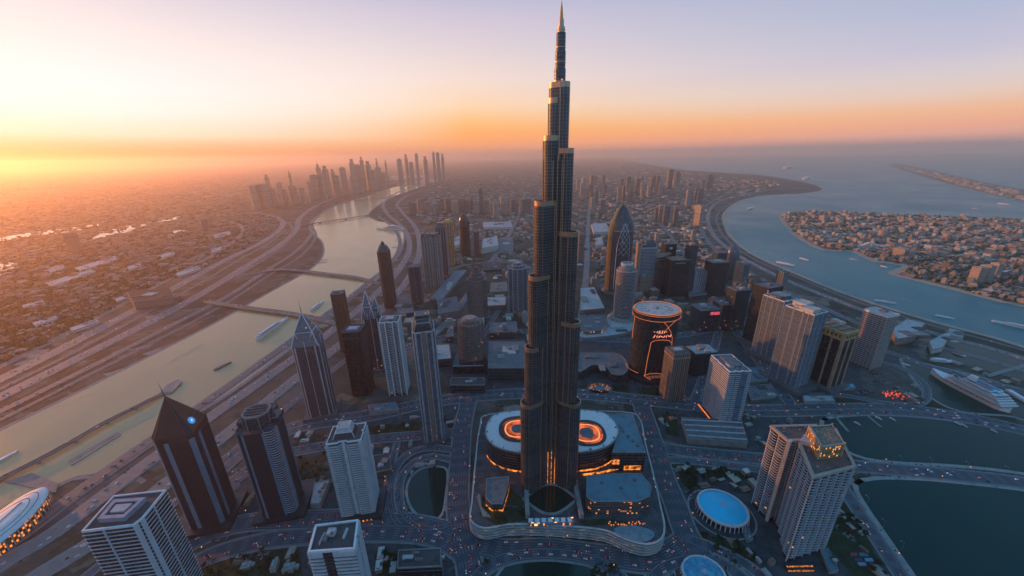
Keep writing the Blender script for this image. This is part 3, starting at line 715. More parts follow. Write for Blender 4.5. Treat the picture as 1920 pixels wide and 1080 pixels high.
def stad(px0, px1, py0, py1, z, n=40):
    a, c = at(px0, (py0+py1)/2, z), at(px1, (py0+py1)/2, z); e, f = at((px0+px1)/2, py0, z), at((px0+px1)/2, py1, z)
    cx, cy, rx, ry = (a.x+c.x)/2, (e.y+f.y)/2, (c.x-a.x)/2, abs(e.y-f.y)/2
    k = .85
    return [(cx+rx*math.copysign(abs(math.cos(t))**k, math.cos(t)), cy+ry*math.copysign(abs(math.sin(t))**k, math.sin(t))) for t in [2*math.pi*(i+.5)/n for i in range(n)]]
for ox, ix, oy, iy in (((941, 1003), (959, 985), (785, 824), (796, 812)), ((1069, 1130), (1087, 1113), (792, 832), (802, 821))):
    z = RZ
    rc = MB(); rc.cap(stad(ox[0]-6, ox[1]+6, oy[0]-5, oy[1]+5, z), z+.02); rc = rc.build('recess', plain('dark_roof_ring', (.05, .05, .055), .7), T)
    b = MB(); q0, q1 = stad(*ox, *oy, z), stad(*ix, *iy, z); ring_face(b, q0, q1, z+.25); b.build('light_ring', glow('ring_led', (1, .17, .035), .62, .03), rc)
    b = MB(); ring_face(b, stad(ox[0]+5, ox[1]-5, oy[0]+3.2, oy[1]-3.2, z), stad(ox[0]+8, ox[1]-8, oy[0]+5, oy[1]-5.4, z), z+.4); b.build('light_ring', glow('ring_led_hot', (1, .28, .09), .75), rc)
    b = MB(); b.cap(stad(*ix, *iy, z), z+.3); b.build('roof_disc', ROOFG, rc)
b = MB(); o1 = offset(oval, .5)
for j in range(len(o1)):
    a, c = o1[j], o1[(j+1) % len(o1)]
    if a[1] < BJ.y+60: b.face([(*a, PZ+.5), (*c, PZ+.5), (*c, PZ+5), (*a, PZ+5)])
b.build('lobby_band', LEDL, T)
for j in range(0, len(oval), 4):
    x, y = offset(oval, -5)[j]; s = random.uniform(.8, 1.8); b = MB(); b.box(x-s, x+s, y-s, y+s, RZ-.6, RZ+random.uniform(.6, 1.8)); b.build('roof_vent', CONCD, T)
T, p = mall_block('mall_wing', 'flat teal roofed wing joined to the ring building on its seaward side', [(1128, 776), (1186, 776), (1211, 848), (1148, 848), (1160, 812)], RZ-3, ROOFT, 1.0, 6, smooth=False)
b = MB(); a0, a1 = at(1174, 852, RZ-3), at(1207, 852, RZ-3); b.box(a0.x, a1.x, min(v[1] for v in p)-.6, min(v[1] for v in p)-.3, PZ+3, PZ+14); b.build('lobby_window', LEDL, T)
b = MB(); a0, a1 = at(1150, 852, RZ-3), at(1164, 852, RZ-3); b.box(a0.x, a1.x, min(v[1] for v in p)-.6, min(v[1] for v in p)-.3, PZ+18, PZ+30); b.build('lit_window', LEDD, T)
b = MB()
for k in range(5): q = at(1160+k*9, 800+k*9, RZ-3); b.box(q.x-3, q.x+2, q.y-2, q.y+3, RZ-3.6, RZ-1.8)
b.build('roof_vent', CONCD, T)
T, p = mall_block('pavilion', 'teal flat roofed pavilion with rounded corner and lamp lit terraces on the podium', [(1100, 892), (1150, 888), (1202, 888), (1222, 912), (1218, 930), (1196, 940), (1110, 940), (1100, 930)], PZ+30, ROOFT, 1.0, 4,
    facade('pavilion_wall', (.03, .03, .03), (.13, .11, .10), 4, 4.4, .2, .35, .14, .2, 0, (1, .32, .08), .55), smooth=False)
b = MB()
for q in ((1128, 905), (1190, 900), (1165, 915)):
    w = at(*q, PZ+30); b.box(w.x-3, w.x+3, w.y-2, w.y+2, PZ+29.5, PZ+31.2)
b.build('roof_hatch', CONCD, T)
b = MB(); o1 = offset(p, 1.4); n = len(o1)
for j in (7, 0, 1): pass
b.ribbon([tuple(at(x, y, PZ).xy) for x, y in ((1092, 893), (1130, 888), (1170, 878), (1200, 874))], 5, PZ+3.5); b.build('lamp_strip', LEDL, T)
T, p = mall_block('pavilion', 'grey roofed curved pavilion with an orange lit base on the lawn side of the podium', [(912, 897), (955, 893), (952, 912), (942, 944), (922, 944), (911, 934)], PZ+18, ROOFG, 1.0, 4, smooth=False)
b = MB(); b.wall(offset(p, .6), PZ-.5, PZ+4); b.build('lamp_strip', LEDL, T)
# eye-shaped pool with a rim, the arched canopy behind it
eye = []
for k in range(25): t = k/24; eye.append((986+92*t, 936-26*math.sin(math.pi*t)))
for k in range(1, 24): t = k/24; eye.append((1078-92*t, 936+26*math.sin(math.pi*t)))
EYE = pod(eye, PZ)
sheet('pool_water', EYE, PZ-.5, POOLW)
b = MB(); q = offset(EYE, 5); b.wall(q, PZ-.9, PZ+1.2); b.wall(EYE[::-1], PZ-.9, PZ+1.2); ring_face(b, q, EYE, PZ+1.2)
tag(b.build('pool_rim', CONC), 'pale stone rim of the eye shaped pool in front of the supertall tower', 'pool rim')
b = MB()
fr = [tuple(at(988+88*k/16, 918-20*math.sin(math.pi*k/16), PZ).xy) for k in range(17)]
b.ribbon(fr, 14, [PZ+5+7*math.sin(math.pi*k/16) for k in range(17)])
cn = tag(b.build('entrance_canopy', CONCD), 'dark arched canopy studded with orange lamps between pool and supertall tower', 'canopy')
b = MB()
for k in range(150):
    t = random.random(); q = at(982+100*t, 906-20*math.sin(math.pi*t)+random.uniform(-8, 9), PZ); s = random.uniform(.4, .9); z = PZ+6+8*math.sin(math.pi*t)+random.uniform(0, 5)
    b.box(q.x-s, q.x+s, q.y-s, q.y+s, z, z+s*1.4)
b.build('lamp_dot', LEDD, cn)
for px in (986, 1077):
    a, c = at(px, 905, PZ), at(px, 972, PZ); b = MB(); b.box(a.x-4, a.x+4, c.y, a.y, PZ-.9, PZ+9)
    tag(b.build('stair_tower', CONC), 'pale narrow wall block beside the pool on its '+('lawn side' if px < 1000 else 'pavilion side'), 'wall')
gb = empty('glass_gallery', (0, 0, 0)); tag(gb, 'row of blue glass bays with orange lit doors between pool and wavy wall', 'gallery')
a, c = at(990, 976, PZ), at(1076, 984, PZ)
b = MB(); b.box(a.x, c.x, c.y, a.y, PZ-.9, PZ+6); b.build('gallery_body', facade('gallery_glass', (.05, .16, .24), (.3, .33, .36), 5, 6, .15, .2, .12, .15, 0, (1, .4, .1), 2), gb)
for k in range(7): x = a.x+(c.x-a.x)*(k+.1)/7; b = MB(); b.box(x, x+(c.x-a.x)*.09, c.y+1, a.y-1, PZ+6, PZ+6.8); b.build('skylight', WHITE, gb)
b = MB()
for k in (0, 1, 2, 5, 6): x = a.x+(c.x-a.x)*(k+.3)/7; b.box(x, x+2.4, c.y-.5, c.y-.2, PZ-.5, PZ+5)
b.build('door_frame', LEDL, gb)
SP = ccw(spline(pxs([(1150, 992), (1180, 984), (1218, 992), (1228, 1004), (1205, 1016), (1165, 1006)], PZ), 6, True))
b = MB(); b.cap(SP, PZ-.3); tag(b.build('terrace_pool', plain('pale_teal', (.16, .24, .28), .3)), kind='structure')
ct = empty('lamp_terrace', (at(1175, 982, PZ).x, at(1175, 982, PZ).y, PZ)); tag(ct, 'band of small orange lamps along the planted terrace above the wavy wall', 'terrace')
for k in range(22):
    q = at(1140+70*k/22+random.uniform(-2, 2), 982+random.uniform(-3, 4), PZ)-ct.location; b = MB(); b.bar((q.x, q.y, -.8), (q.x, q.y, 1), .2, .2, 4); b.box(q.x-.9, q.x+.9, q.y-.9, q.y+.9, .6, 1.8); b.build('lamp', LEDD, ct)
for nm, px, m_ in (('lawn', [(905, 925), (912, 945), (940, 950), (985, 952), (985, 975), (930, 985), (900, 965)], LAWN), ('lawn', [(945, 915), (955, 912), (980, 935), (980, 950), (945, 945)], LAWN), ('garden_path', [(893, 930), (900, 925), (903, 950), (922, 970), (905, 968)], CONC),
                  ('terrace_garden', [(1080, 976), (1130, 972), (1200, 980), (1150, 983), (1100, 985)], LAWN), ('forecourt', [(1082, 935), (1100, 932), (1105, 968), (1080, 968)], PLAZA)):
    LAYER[0] += .004; sheet(nm, pod(px, PZ), PZ-.7+LAYER[0]*.2, m_)
# ------------------------------------------------------------------ towers
SLABM = plain('slab_edge', (.50, .52, .55), .6, 0, .15)
SLABD = plain('dark_slab_edge', (.15, .155, .165), .6, 0, .2)
SLABT = plain('tan_slab_edge', (.38, .31, .26), .6, 0, .15)
PIER = plain('blue_grey_pier', (.17, .25, .33), .5, .1, .12)
LOUV = striped('louvred_glass', (.008, .012, .016), (.034, .046, .06), 4.2, .62, 'v', .3)
CHECK = facade('diamond_glass', (.02, .026, .034), (.085, .09, .10), 5, 5, .35, .35, .001)
def edges(poly):
    for i in range(len(poly)): yield Vector(poly[i]), Vector(poly[(i+1) % len(poly)])
def rib_mesh(poly, z0, z1, spacing, wd, dp, mi=0, b=None, inset=.0):
    b = b or MB()
    for a, c in edges(poly):
        L = (c-a).length
        if L < wd*1.5: continue
        t = (c-a)/L; n = Vector((t.y, -t.x)); k = max(1, round(L/spacing))
        for j in range(k+1):
            if j == k and inset == 0 and len(poly) > 10: continue
            s = min(max(L*j/k, wd/2), L-wd/2); p = a+t*s
            q = [p-t*wd/2-n*.5, p-t*wd/2+n*dp, p+t*wd/2+n*dp, p+t*wd/2-n*.5]
            b.prism(ccw([tuple(v) for v in q]), z0, z1, mi)
    return b
def slab_mesh(poly, z0, z1, step, out, th, b=None):
    b = b or MB(); o1, o0 = offset(poly, out), offset(poly, -.4); z = z0
    while z < z1-th:
        b.wall(o1, z, z+th); ring_face(b, o1, o0, z+th); b.cap(o1, z, 0, True) if False else None
        z += step
    return b
def roof_parts(T, poly, h, roofm, par, pt=1.2, ph=1.6):
    b = MB(); b.cap(offset(poly, -pt*.9), h-.9); r = b.build('roof', roofm, T)
    b = MB(); o, i = offset(poly, .25), offset(poly, -pt)
    b.wall(o, h-2.2, h+ph-.9); b.wall(i[::-1], h-.9, h+ph-.9); ring_face(b, o, i, h+ph-.9); b.build('parapet', par, T)
    return r
def tower(name, label, tx, ty, by, w=50, d=50, rot=0, poly=None, wall=None, roofm=None, par=None, slab=None, rib=None, plants=2, podium=None, z0=0, cat='tower', group=None, occ=None, bodyname='facade', rooft=True, seed=None):
    B, h, mp = place(tx, ty, by); rs = random.Random(seed if seed is not None else int(tx*7+ty))
    T = empty(name, (B.x, B.y, 0), R(rot)); tag(T, label, cat, group)
    P = ccw(poly if poly else rect(w, d)); OCC.append((B.x, B.y, occ or max(w, d)*.62))
    b = MB(); b.wall(P, z0, h-.5); b.build(bodyname, wall or NAVYG, T)
    par = par or CONC
    if rooft: roof_parts(T, P, h, roofm or ROOFG, par)
    if slab: slab_mesh(P, max(z0+slab[0], 8), h-2, *slab[:3]).build('floor_edging', slab[3], T)
    if rib: rib_mesh(P, 0, h-.6, *rib[:3]).build('facade_rib', rib[3], T)
    for k in range(plants):
        fw, fd = rs.uniform(.16, .34)*w, rs.uniform(.16, .34)*d; cx, cy = rs.uniform(-.22, .22)*w, (k-(plants-1)/2)*d*.3
        b = MB(); b.box(cx-fw/2, cx+fw/2, cy-fd/2, cy+fd/2, h-.9, h+rs.uniform(2.5, 5.5)); b.build('plant_room', rs.choice([ROOFL, ROOFG, CONC]), T)
    if rooft and plants:
        for k in range(5):
            x, y = rs.uniform(-.38, .38)*w, rs.uniform(-.38, .38)*d; q = rs.uniform(.8, 2.0); b = MB(); b.box(x-q, x+q, y-q, y+q*1.4, h-.9, h+rs.uniform(.3, 1.8)); b.build('roof_vent', rs.choice([ROOFL, CONC, ROOFG]), T)
    if podium:
        b = MB(); b.prism(rect(w*podium[0], d*podium[1]), 0, podium[2]); b.build('podium_block', podium[3] if len(podium) > 3 else GREYG, T)
    return T, P, h, mp
def mast(T, x, y, z, L, r=.9, mat=None, lean=0):
    b = MB(); b.bar((x, y, z), (x+lean*.5, y, z+L*.5), r, r*.6, 6); b.bar((x+lean*.5, y, z+L*.5), (x+lean, y, z+L), r*.5, r*.15, 5); return b.build('mast', mat or DSTEEL, T)
def frame_edges(T, segs, r, mat, name='edge_trim'):
    b = MB()
    for a, c in segs: b.bar(a, c, r, None, 5)
    return b.build(name, mat, T)

# --- white corner-piered tower at the near left
def corner_tower():
    z = 205.0; P = ccw(pxs([(153, 997), (250, 985), (268, 971), (311, 919), (213, 930)], z)); cx = sum(p[0] for p in P)/5; cy = sum(p[1] for p in P)/5
    T = empty('apartment_tower', (cx, cy, 0)); tag(T, 'white banded apartment tower with two broad corner piers and square frame on its flat roof', 'tower')
    OCC.append((cx, cy, 45)); P = [(x-cx, y-cy) for x, y in P]
    # start the outline at the chamfer
    b = MB(); b.wall(P, 0, z-.5); b.build('facade', facade('banded_glass', (.016, .022, .03), (.03, .035, .045), 5.5, 6.4, .1, .12, .003), T)
    roof_parts(T, P, z, ROOFD, WHITE, 1.6, 2.0)
    b = MB(); o = offset(P, 1.1); i = offset(P, -.3); n = len(P); zz = 8
    slab_mesh(P, 6, z-4, 6.4, 1.0, 1.1, b); b.build('balcony_edging', SLABM, T)
    b = MB()
    for a, c in edges(P):
        L = (c-a).length; t = (c-a)/L; nn = Vector((t.y, -t.x))
        def pier(s, wd, dp):
            p = a+t*s; b.prism(ccw([tuple(p-t*wd/2-nn*.4), tuple(p-t*wd/2+nn*dp), tuple(p+t*wd/2+nn*dp), tuple(p+t*wd/2-nn*.4)]), 0, z-1.5)
        if L < 25: pier(1.6, 5.0, 1.6); pier(L-1.6, 5.0, 1.6)
        else: pier(L*.42, 1.4, 1.5)
    b.build('corner_pier', plain('pale_blue_pier', (.46, .50, .56), .55, 0, .1), T)
    # stepped square roof frame
    q = ccw([(x-cx, y-cy) for x, y in pxs([(182, 973), (232, 970), (273, 932), (213, 936)], z+6)])
    b = MB(); b.wall(q, z-.9, z+6); ring_face(b, q, offset(q, -5), z+6); b.wall(offset(q, -5)[::-1], z+3, z+6); rf = b.build('roof_frame', plain('frame_blue', (.24, .29, .36), .6), T)
    b = MB(); b.cap(offset(q, -5), z+3.4); b.build('frame_floor', ROOFD, rf)
    b = MB(); b.prism(offset(q, -9), z+3.5, z+6.4); b.build('skylight', ROOFL, rf)
corner_tower()

# --- black tower with pyramid roof, mast and round blue emblem
def pyramid_tower():
    T, P, h, mp = tower('pyramid_tower', 'black louvred tower with pyramid roof, thin mast and round blue emblem', 338, 800, 968, 56, 56, 14, cham(58, 58, 7), LOUV, rooft=False, plants=0, cat='tower')
    b = MB(); b.wall(offset(P, .6), h-9, h+1); b.build('cornice', DSTEEL, T)
    ap = (-6, 2, h+62)
    b = MB(); b.cone(offset(P, .6), h+1, ap); pr = b.build('pyramid_roof', plain('black_cladding', (.010, .014, .019), .35, .2, .3), T)
    o = offset(P, .7)
    b = MB()
    for x, y in o: b.bar((x, y, h+1), ap, .35, None, 4)
    b.build('ridge_trim', DSTEEL, pr)
    mast(T, ap[0], ap[1], ap[2]-2, 30, .8, None, -3)
    b = MB()
    for a, c in edges(P):
        L = (c-a).length; t = (c-a)/L; n = Vector((t.y, -t.x))
        for s in ([L*.5] if L < 15 else [L*.30]):
            wd = 8.0 if L < 15 else 6.5; p = a+t*s
            b.prism(ccw([tuple(p-t*wd/2-n*.4), tuple(p-t*wd/2+n*1.0), tuple(p+t*wd/2+n*1.0), tuple(p+t*wd/2-n*.4)]), 0, h-9)
    b.build('pilaster', PIER, T)
    slab_mesh(P, 6, h-10, 4.2, .35, .5).build('floor_edging', plain('ink_edge', (.045, .047, .055), .5), T)
    # emblem on the right-hand front slope
    o2 = offset(P, .6); fa, fc = None, None
    for a, c in edges(o2):
        L = (c-a).length; n = Vector(((c-a).y, -(c-a).x))/L
        if L > 20 and n.x > .7: fa, fc = a, c
    A = Vector((*fa, h+1)); C = Vector((*fc, h+1)); X = (C-A).normalized(); ctr = (A+C)/2; Yv = Vector(ap)-ctr; Nn = X.cross(Yv).normalized(); Yn = Nn.cross(X).normalized()
    if Nn.x < 0: Nn = -Nn
    o_ = A.lerp(C, .36)+Yn*14+Nn*.9
    disc = [o_+(X*math.cos(t)+Yn*math.sin(t))*6.2 for t in [2*math.pi*k/28 for k in range(28)]]
    back = [p-Nn*.8 for p in disc]; b = MB(); b.face(disc)
    for k in range(28): b.face([disc[k], back[k], back[(k+1) % 28], disc[(k+1) % 28]])
    em = b.build('emblem', glow('emblem_blue', (.02, .26, .75), .55), T)
    b = MB()
    for pts in ([(-1.8, -.6), (-.2, 1.2), (2.0, 2.0), (.8, .2), (1.6, -1.6), (-.4, -.5), (-1.4, -2.2)],):
        b.face([o_+Nn*.25+X*x*1.1+Yn*y*1.1 for x, y in pts])
    b.build('emblem_mark', glow('emblem_white', (.8, .9, 1), .7), em)
    b = MB(); rs = random.Random(5)
    for k in range(5):
        c0 = o_+X*(9+k*4.4)+Yn*(3.5+1.2*k)
        for q in range(3):
            v = X*rs.uniform(-1.2, 1.2)+Yn*rs.uniform(-1.5, 1.5); b.bar(c0-v, c0+v*.6, .35, None, 4)
    b.build('roof_lettering', plain('dim_letter', (.16, .22, .32), .5), T)
    b = MB(); b.prism(rect(84, 84), 0, 9); b.build('podium_block', DSTEEL, T)
pyramid_tower()

# --- dark tower with framed octagonal crown and a rounded corner bay
def crown_tower():
    T, P, h, mp = tower('crowned_tower', 'dark glass tower with open framed octagonal crown and silvery rounded bay', 487, 792, 948, 62, 62, 12, cham(64, 64, 16), LOUV, roofm=ROOFD, par=DSTEEL, plants=0)
    c = cham(40, 40, 11)
    b = MB(); b.wall(c, h, h+24); b.build('crown_drum', NAVYG, T)
    b = MB(); o, i = offset(c, 1.5), offset(c, -2)
    b.wall(o, h+23, h+26); ring_face(b, o, i, h+26); b.wall(i[::-1], h+18, h+26)
    for x, y in o: b.box(x-.8, x+.8, y-.8, y+.8, h, h+27)
    for k in range(-2, 3): b.box(-20, 20, k*8-.7, k*8+.7, h+24.5, h+26.2)
    cr = b.build('crown_frame', SLABD, T)
    b = MB(); b.cap(offset(c, -2), h+18); b.build('roof_deck', ROOFD, cr)
    for x, y in ((20, -20), (-20, -20)): mast(T, x, y, h+20, 14, .6)
    # shoulders
    for sx, sy in ((24, 8), (-24, 8), (8, 26)):
        b = MB(); b.prism(rect(18, 26, sx, sy), h-.9, h+9); s = b.build('shoulder_block', NAVYG, T)
        b = MB(); b.wall(offset(rect(18, 26, sx, sy), .3), h+8, h+9.6); b.build('parapet', SLABD, s)
    bay = circ(9, None, 20, 23, -23)
    b = MB(); b.prism(bay, 0, h+4); by_ = b.build('corner_bay', NAVYG, T)
    slab_mesh(bay, 8, h+2, 5, .9, 1.6).build('balcony_edging', plain('silver_edge', (.42, .46, .52), .4, .4, .1), by_)
    rib_mesh(P, 0, h, 60, 2.0, 1.0).build('facade_rib', PIER, T)
    slab_mesh(P, 6, h-4, 4.2, .3, .4).build('floor_edging', plain('ink_edge', (.03, .03, .03)), T)
    b = MB(); b.prism(rect(88, 86, 4, 4), 0, 10); b.build('podium_block', DSTEEL, T)
crown_tower()

# --- white balcony tower with stepped mechanical crown
def balcony_tower():
    T, P, h, mp = tower('apartment_tower', 'white balcony tower with stepped rooftop crown and yellow masts', 650, 812, 950, 58, 46, 9, [(-29, -23), (-10, -23), (-8, -20), (4, -20), (6, -23), (29, -23), (29, 0), (26, 3), (29, 6), (29, 23), (-29, 23)], facade('balcony_glass', (.04, .055, .075), (.14, .16, .19), 4, 5.0, .2, .25, .004), roofm=plain('rust_roof', (.14, .10, .085), .8), par=WHITE, plants=0, slab=(5.0, 1.5, 1.9, SLABM))
    b = MB(); b.box(-29.5, -25, -24.5, -20, 0, h); b.box(24, 29.6, -24.5, -20, 0, h); b.box(-3.5, 1.5, -22, -19, 0, h); b.build('pilaster', SLABM, T)
    for k, (w_, d_, z0, z1) in enumerate(((36, 30, h-.9, h+9), (26, 22, h+9, h+18))):
        q = rect(w_, d_, -2, 2); q1 = scale(rect(w_, d_), .78); q1 = [(x-2, y+2) for x, y in q1]
        b = MB(); b.wall(q, z0, z1, q1); b.cap(q1, z1); b.build('crown_tier', NAVYG if k == 0 else ROOFL, T)
        frame_edges(T, [((*q[i], z0), (*q1[i], z1)) for i in range(4)]+[((*q1[i], z1), (*q1[(i+1) % 4], z1)) for i in range(4)], .6, WHITE, 'crown_trim')
    for x, y in ((-12, 2), (-4, 8), (3, -1)): mast(T, x, y, h+17, 16, .5, plain('yellow_steel', (.6, .36, .05), .5))
    b = MB(); b.prism(rect(80, 70, 4, 0), 0, 8); b.build('podium_block', DSTEEL, T)
    b = MB()
    for k in range(8): x = -26+k*7; b.box(x, x+3, -35.4, -35.1, 2, 5)
    b.build('entrance_lamp', LEDD, T)
balcony_tower()

# --- white square tower, bottom of the picture
def square_tower():
    z = 182.0; P = ccw(pxs([(578, 1036), (665, 1030), (672, 975), (592, 985)], z)); cx = sum(p[0] for p in P)/4; cy = sum(p[1] for p in P)/4
    T = empty('office_tower', (cx, cy, 0)); tag(T, 'white banded square tower with dark recessed centre strip and pale boxes on its roof', 'tower'); OCC.append((cx, cy, 38))
    P = [(x-cx, y-cy) for x, y in P]
    b = MB(); b.wall(P, 0, z-.5); b.build('facade', facade('banded_glass2', (.02, .028, .036), (.05, .055, .065), 6, 6.2, .08, .2, .002), T)
    roof_parts(T, P, z, ROOFD, WHITE, 2.0, 2.4)
    # broad white bands leave a dark slot up the middle of the street front
    b = MB()
    for a, c in edges(P):
        L = (c-a).length; t = (c-a)/L; n = Vector((t.y, -t.x))
        sp = [(0, .30), (.52, 1)] if n.y < -.8 else [(0, .40), (.5, 1)]
        zz = 5
        while zz < z-5:
            for s0, s1 in sp:
                p, q = a+t*L*s0-t*.8*(s0 == 0), a+t*L*s1+t*.8*(s1 == 1)
                b.prism(ccw([tuple(p-n*.3), tuple(p+n*1.5), tuple(q+n*1.5), tuple(q-n*.3)]), zz, zz+2.9)
            zz += 6.2
        for s0, s1 in sp:
            p, q = a+t*L*s0, a+t*L*s1; b.prism(ccw([tuple(p-n*.3), tuple(p+n*1.7), tuple(q+n*1.7), tuple(q-n*.3)]), z-8, z-.8)
    b.build('balcony_edging', SLABM, T)
    for (x0, x1, y0, y1, hh, mt) in ((612, 632, 994, 1006, 5, ROOFL), (642, 654, 992, 1010, 2.5, ROOFL), (598, 610, 1000, 1022, 3, ROOFL), (600, 618, 1002, 1016, 2, ROOFG)):
        a, c = at(x0, y1, z), at(x1, y0, z); b = MB(); b.box(a.x-cx, c.x-cx, a.y-cy, c.y-cy, z-.9, z+hh); pr = b.build('plant_room', mt, T)
    a, c = at(618, 1003, z+5), at(626, 997, z+5); b = MB(); b.box(a.x-cx, c.x-cx, a.y-cy, c.y-cy, z+5.02, z+5.6); b.build('roof_hatch', ROOFD, T)
square_tower()

# --- pointed tower with sloped glass gables and mast
def gable_tower(name, label, tx, ty, by, w, rot, hs, mastL, wall, twin=False, trim=None):
    T, P, h, mp = tower(name, label, tx, ty, by, w, w, rot, cham(w, w, w*.13), wall, rooft=False, plants=0)
    trim = trim or plain('silver_trim', (.56, .59, .64), .4, .3, .1); q = w/2
    def spire(cx, cy, s, hh):
        base = [(cx+x*s, cy+y*s) for x, y in ((-q, -q), (q, -q), (q, q), (-q, q))]; mid = [((x-cx)*.66+cx, (y-cy)*.66+cy) for x, y in base]
        b = MB(); b.wall(base, h-2, h+hh*.42, mid); b.cone(mid, h+hh*.42, (cx, cy, h+hh)); g = b.build('glass_gable', BLUEG, T)
        segs = []
        for i in range(4):
            segs += [((*base[i], h-2), (*mid[i], h+hh*.42)), ((*mid[i], h+hh*.42), (cx, cy, h+hh)), ((*mid[i], h+hh*.42), (*mid[(i+1) % 4], h+hh*.42))]
            m_ = ((base[i][0]+base[(i+1) % 4][0])/2, (base[i][1]+base[(i+1) % 4][1])/2)
            segs += [((*m_, h-12), (*mid[i], h+hh*.42)), ((*m_, h-12), (*mid[(i+1) % 4], h+hh*.42)), ((*m_, h-12), (*m_, h+hh*.2))]
        frame_edges(g, segs, 1.05, trim, 'gable_trim'); return (cx, cy, h+hh)
    if twin:
        spire(-w*.14, -w*.1, .72, hs); spire(w*.26, w*.14, .5, hs*.72)
    else:
        ap = spire(0, 0, 1.0, hs)
        if mastL: mast(T, ap[0], ap[1], ap[2]-3, mastL, 1.0)
    rib_mesh(P, 0, h, 22, 1.3, 1.0).build('facade_rib', trim, T)
    slab_mesh(P, 6, h-4, 5, .35, .5).build('floor_edging', SLABD, T)
    b = MB(); b.prism(rect(w*1.35, w*1.3), 0, 7); b.build('podium_block', CONCD, T)
    return T, P, h
T, P, h = gable_tower('gabled_tower', 'dark checkered tower with tall pointed glass gables and needle mast beside the creek highway', 577, 640, 770, 60, 14, 78, 34, CHECK)
b = MB(); a = P[2]; b.box(30.2, 31.0, -12, 12, h-34, h-8); b.build('glass_bay', BLUEG, T)
gable_tower('gabled_tower', 'slimmer twin pointed gothic glass tower standing behind the black box tower', 697, 592, 688, 52, 10, 84, 0, NAVYG, True)

# --- the rest of the western group
T, P, h, mp = tower('office_tower', 'slim brown shaft with open crown frame and corner masts beside the moored yacht', 633, 548, 655, 38, 36, 12, None, facade('brown_glass', (.025, .02, .02), (.10, .07, .055), 3, 4, .3, .3, .0), plants=1, par=BROWN, rib=(12, 1.6, .8, plain('brown_rib', (.13, .09, .075))))
for x, y in ((-18, -17), (18, -17), (18, 17), (-18, 17)): mast(T, x, y, h-1, 10, .9)
T, P, h, mp = tower('office_tower', 'plain black box tower with pale skylight on its roof', 662, 616, 733, 50, 50, 4, cham(50, 50, 2), BLACKG, roofm=ROOFD, par=DSTEEL, plants=0, rib=(25, .8, .4, DSTEEL))
b = MB(); b.prism(rect(30, 26), h-.9, h+2); fr_ = b.build('roof_frame', PIER, T); b = MB(); b.prism(rect(20, 15), h+2, h+3); b.build('skylight', ROOFL, fr_)
b = MB(); b.wall(offset(P, .5), h-22, h-14); b.build('louvre_trim', plain('band', (.04, .042, .05), .5), T)
T, P, h, mp = tower('apartment_tower', 'white tower with stacked balcony bays and dark glass slots behind the tall slab', 731, 598, 733, 50, 44, 6, [(-25, -22), (-9, -22), (-8, -18), (-1, -18), (0, -22), (10, -22), (11, -18), (17, -18), (18, -22), (25, -22), (25, 22), (-25, 22)], BLUEG, par=WHITE, plants=0, slab=(5.4, 1.2, 1.4, SLABM))
b = MB(); b.prism(rect(36, 28), h-.9, h+3); b.build('plant_room', ROOFG, T); b = MB(); b.prism(rect(20, 16), h+3, h+4.5); b.build('skylight', ROOFL, T)
for sx in (-25, -9, 10, 25): pass
b = MB()
for x in (-24.2, -9.8, 9.8, 24.2): b.box(x-1.2, x+1.2, -23.8, -21, 0, h)
b.build('pilaster', WHITE, T)
T, P, h, mp = tower('tall_slab_tower', 'tallest blue white slab tower with sloped rooftop frames, alone by the boulevard', 793, 612, 815, 46, 58, 14, [(-23, -23), (-17, -29), (17, -29), (23, -23), (23, 29), (-23, 29)], BLUEG, par=SLABM, plants=0, rib=(10, 1.8, 1.4, plain('pale_fin', (.40, .44, .50), .5, .2)))
for k, (y0, y1, hh) in enumerate(((-27, -2, 18), (-2, 27, 26))):
    b = MB(); q = rect(40, y1-y0, 0, (y0+y1)/2); q1 = rect(29, (y1-y0)*.85, 0, (y0+y1)/2+1); b.wall(q, h-.9, h+hh, q1); b.cap(q1, h+hh); c_ = b.build('crown_tier', NAVYG, T)
    frame_edges(c_, [((*q[i], h), (*q1[i], h+hh)) for i in range(4)]+[((*q1[i], h+hh), (*q1[(i+1) % 4], h+hh)) for i in range(4)], .8, SLABT, 'crown_trim')
b = MB(); b.box(-3.5, 3.5, -30.6, -28, 0, h); b.build('pilaster', BROWN, T)
slab_mesh(P, 6, h-4, 5, .3, .6).build('floor_edging', SLABD, T)
b = MB(); b.prism(cham(66, 70, 14), 0, 8); b.build('podium_block', CONCD, T)
# chamfer-topped dark tower
T, P, h, mp = tower('office_tower', 'dark brown tower with chamfered shoulders and blunt cap rising beside the creek', 719, 470, 575, 50, 46, 14, cham(52, 48, 7), facade('umber_glass', (.02, .018, .02), (.07, .055, .05), 3.4, 4.4, .2, .3, .0), rooft=False, plants=0, rib=(40, 1.6, .8, plain('brown_rib', (.1, .1, .1))))
b = MB(); q = scale(P, .55); b.wall(P, h-.5, h+26, q); b.cap(q, h+26); b.prism(scale(P, .3), h+26, h+36); b.prism(scale(P, .14), h+36, h+42); b.build('chamfered_cap', NAVYG, T)
T, P, h, mp = tower('office_tower', 'short dark two faced tower with flat roof on the landward side of the creek road', 776, 498, 568, 52, 46, 10, cham(54, 48, 4), NAVYG, par=CONCD, rib=(27, 1.4, .6, SLABD), plants=1)
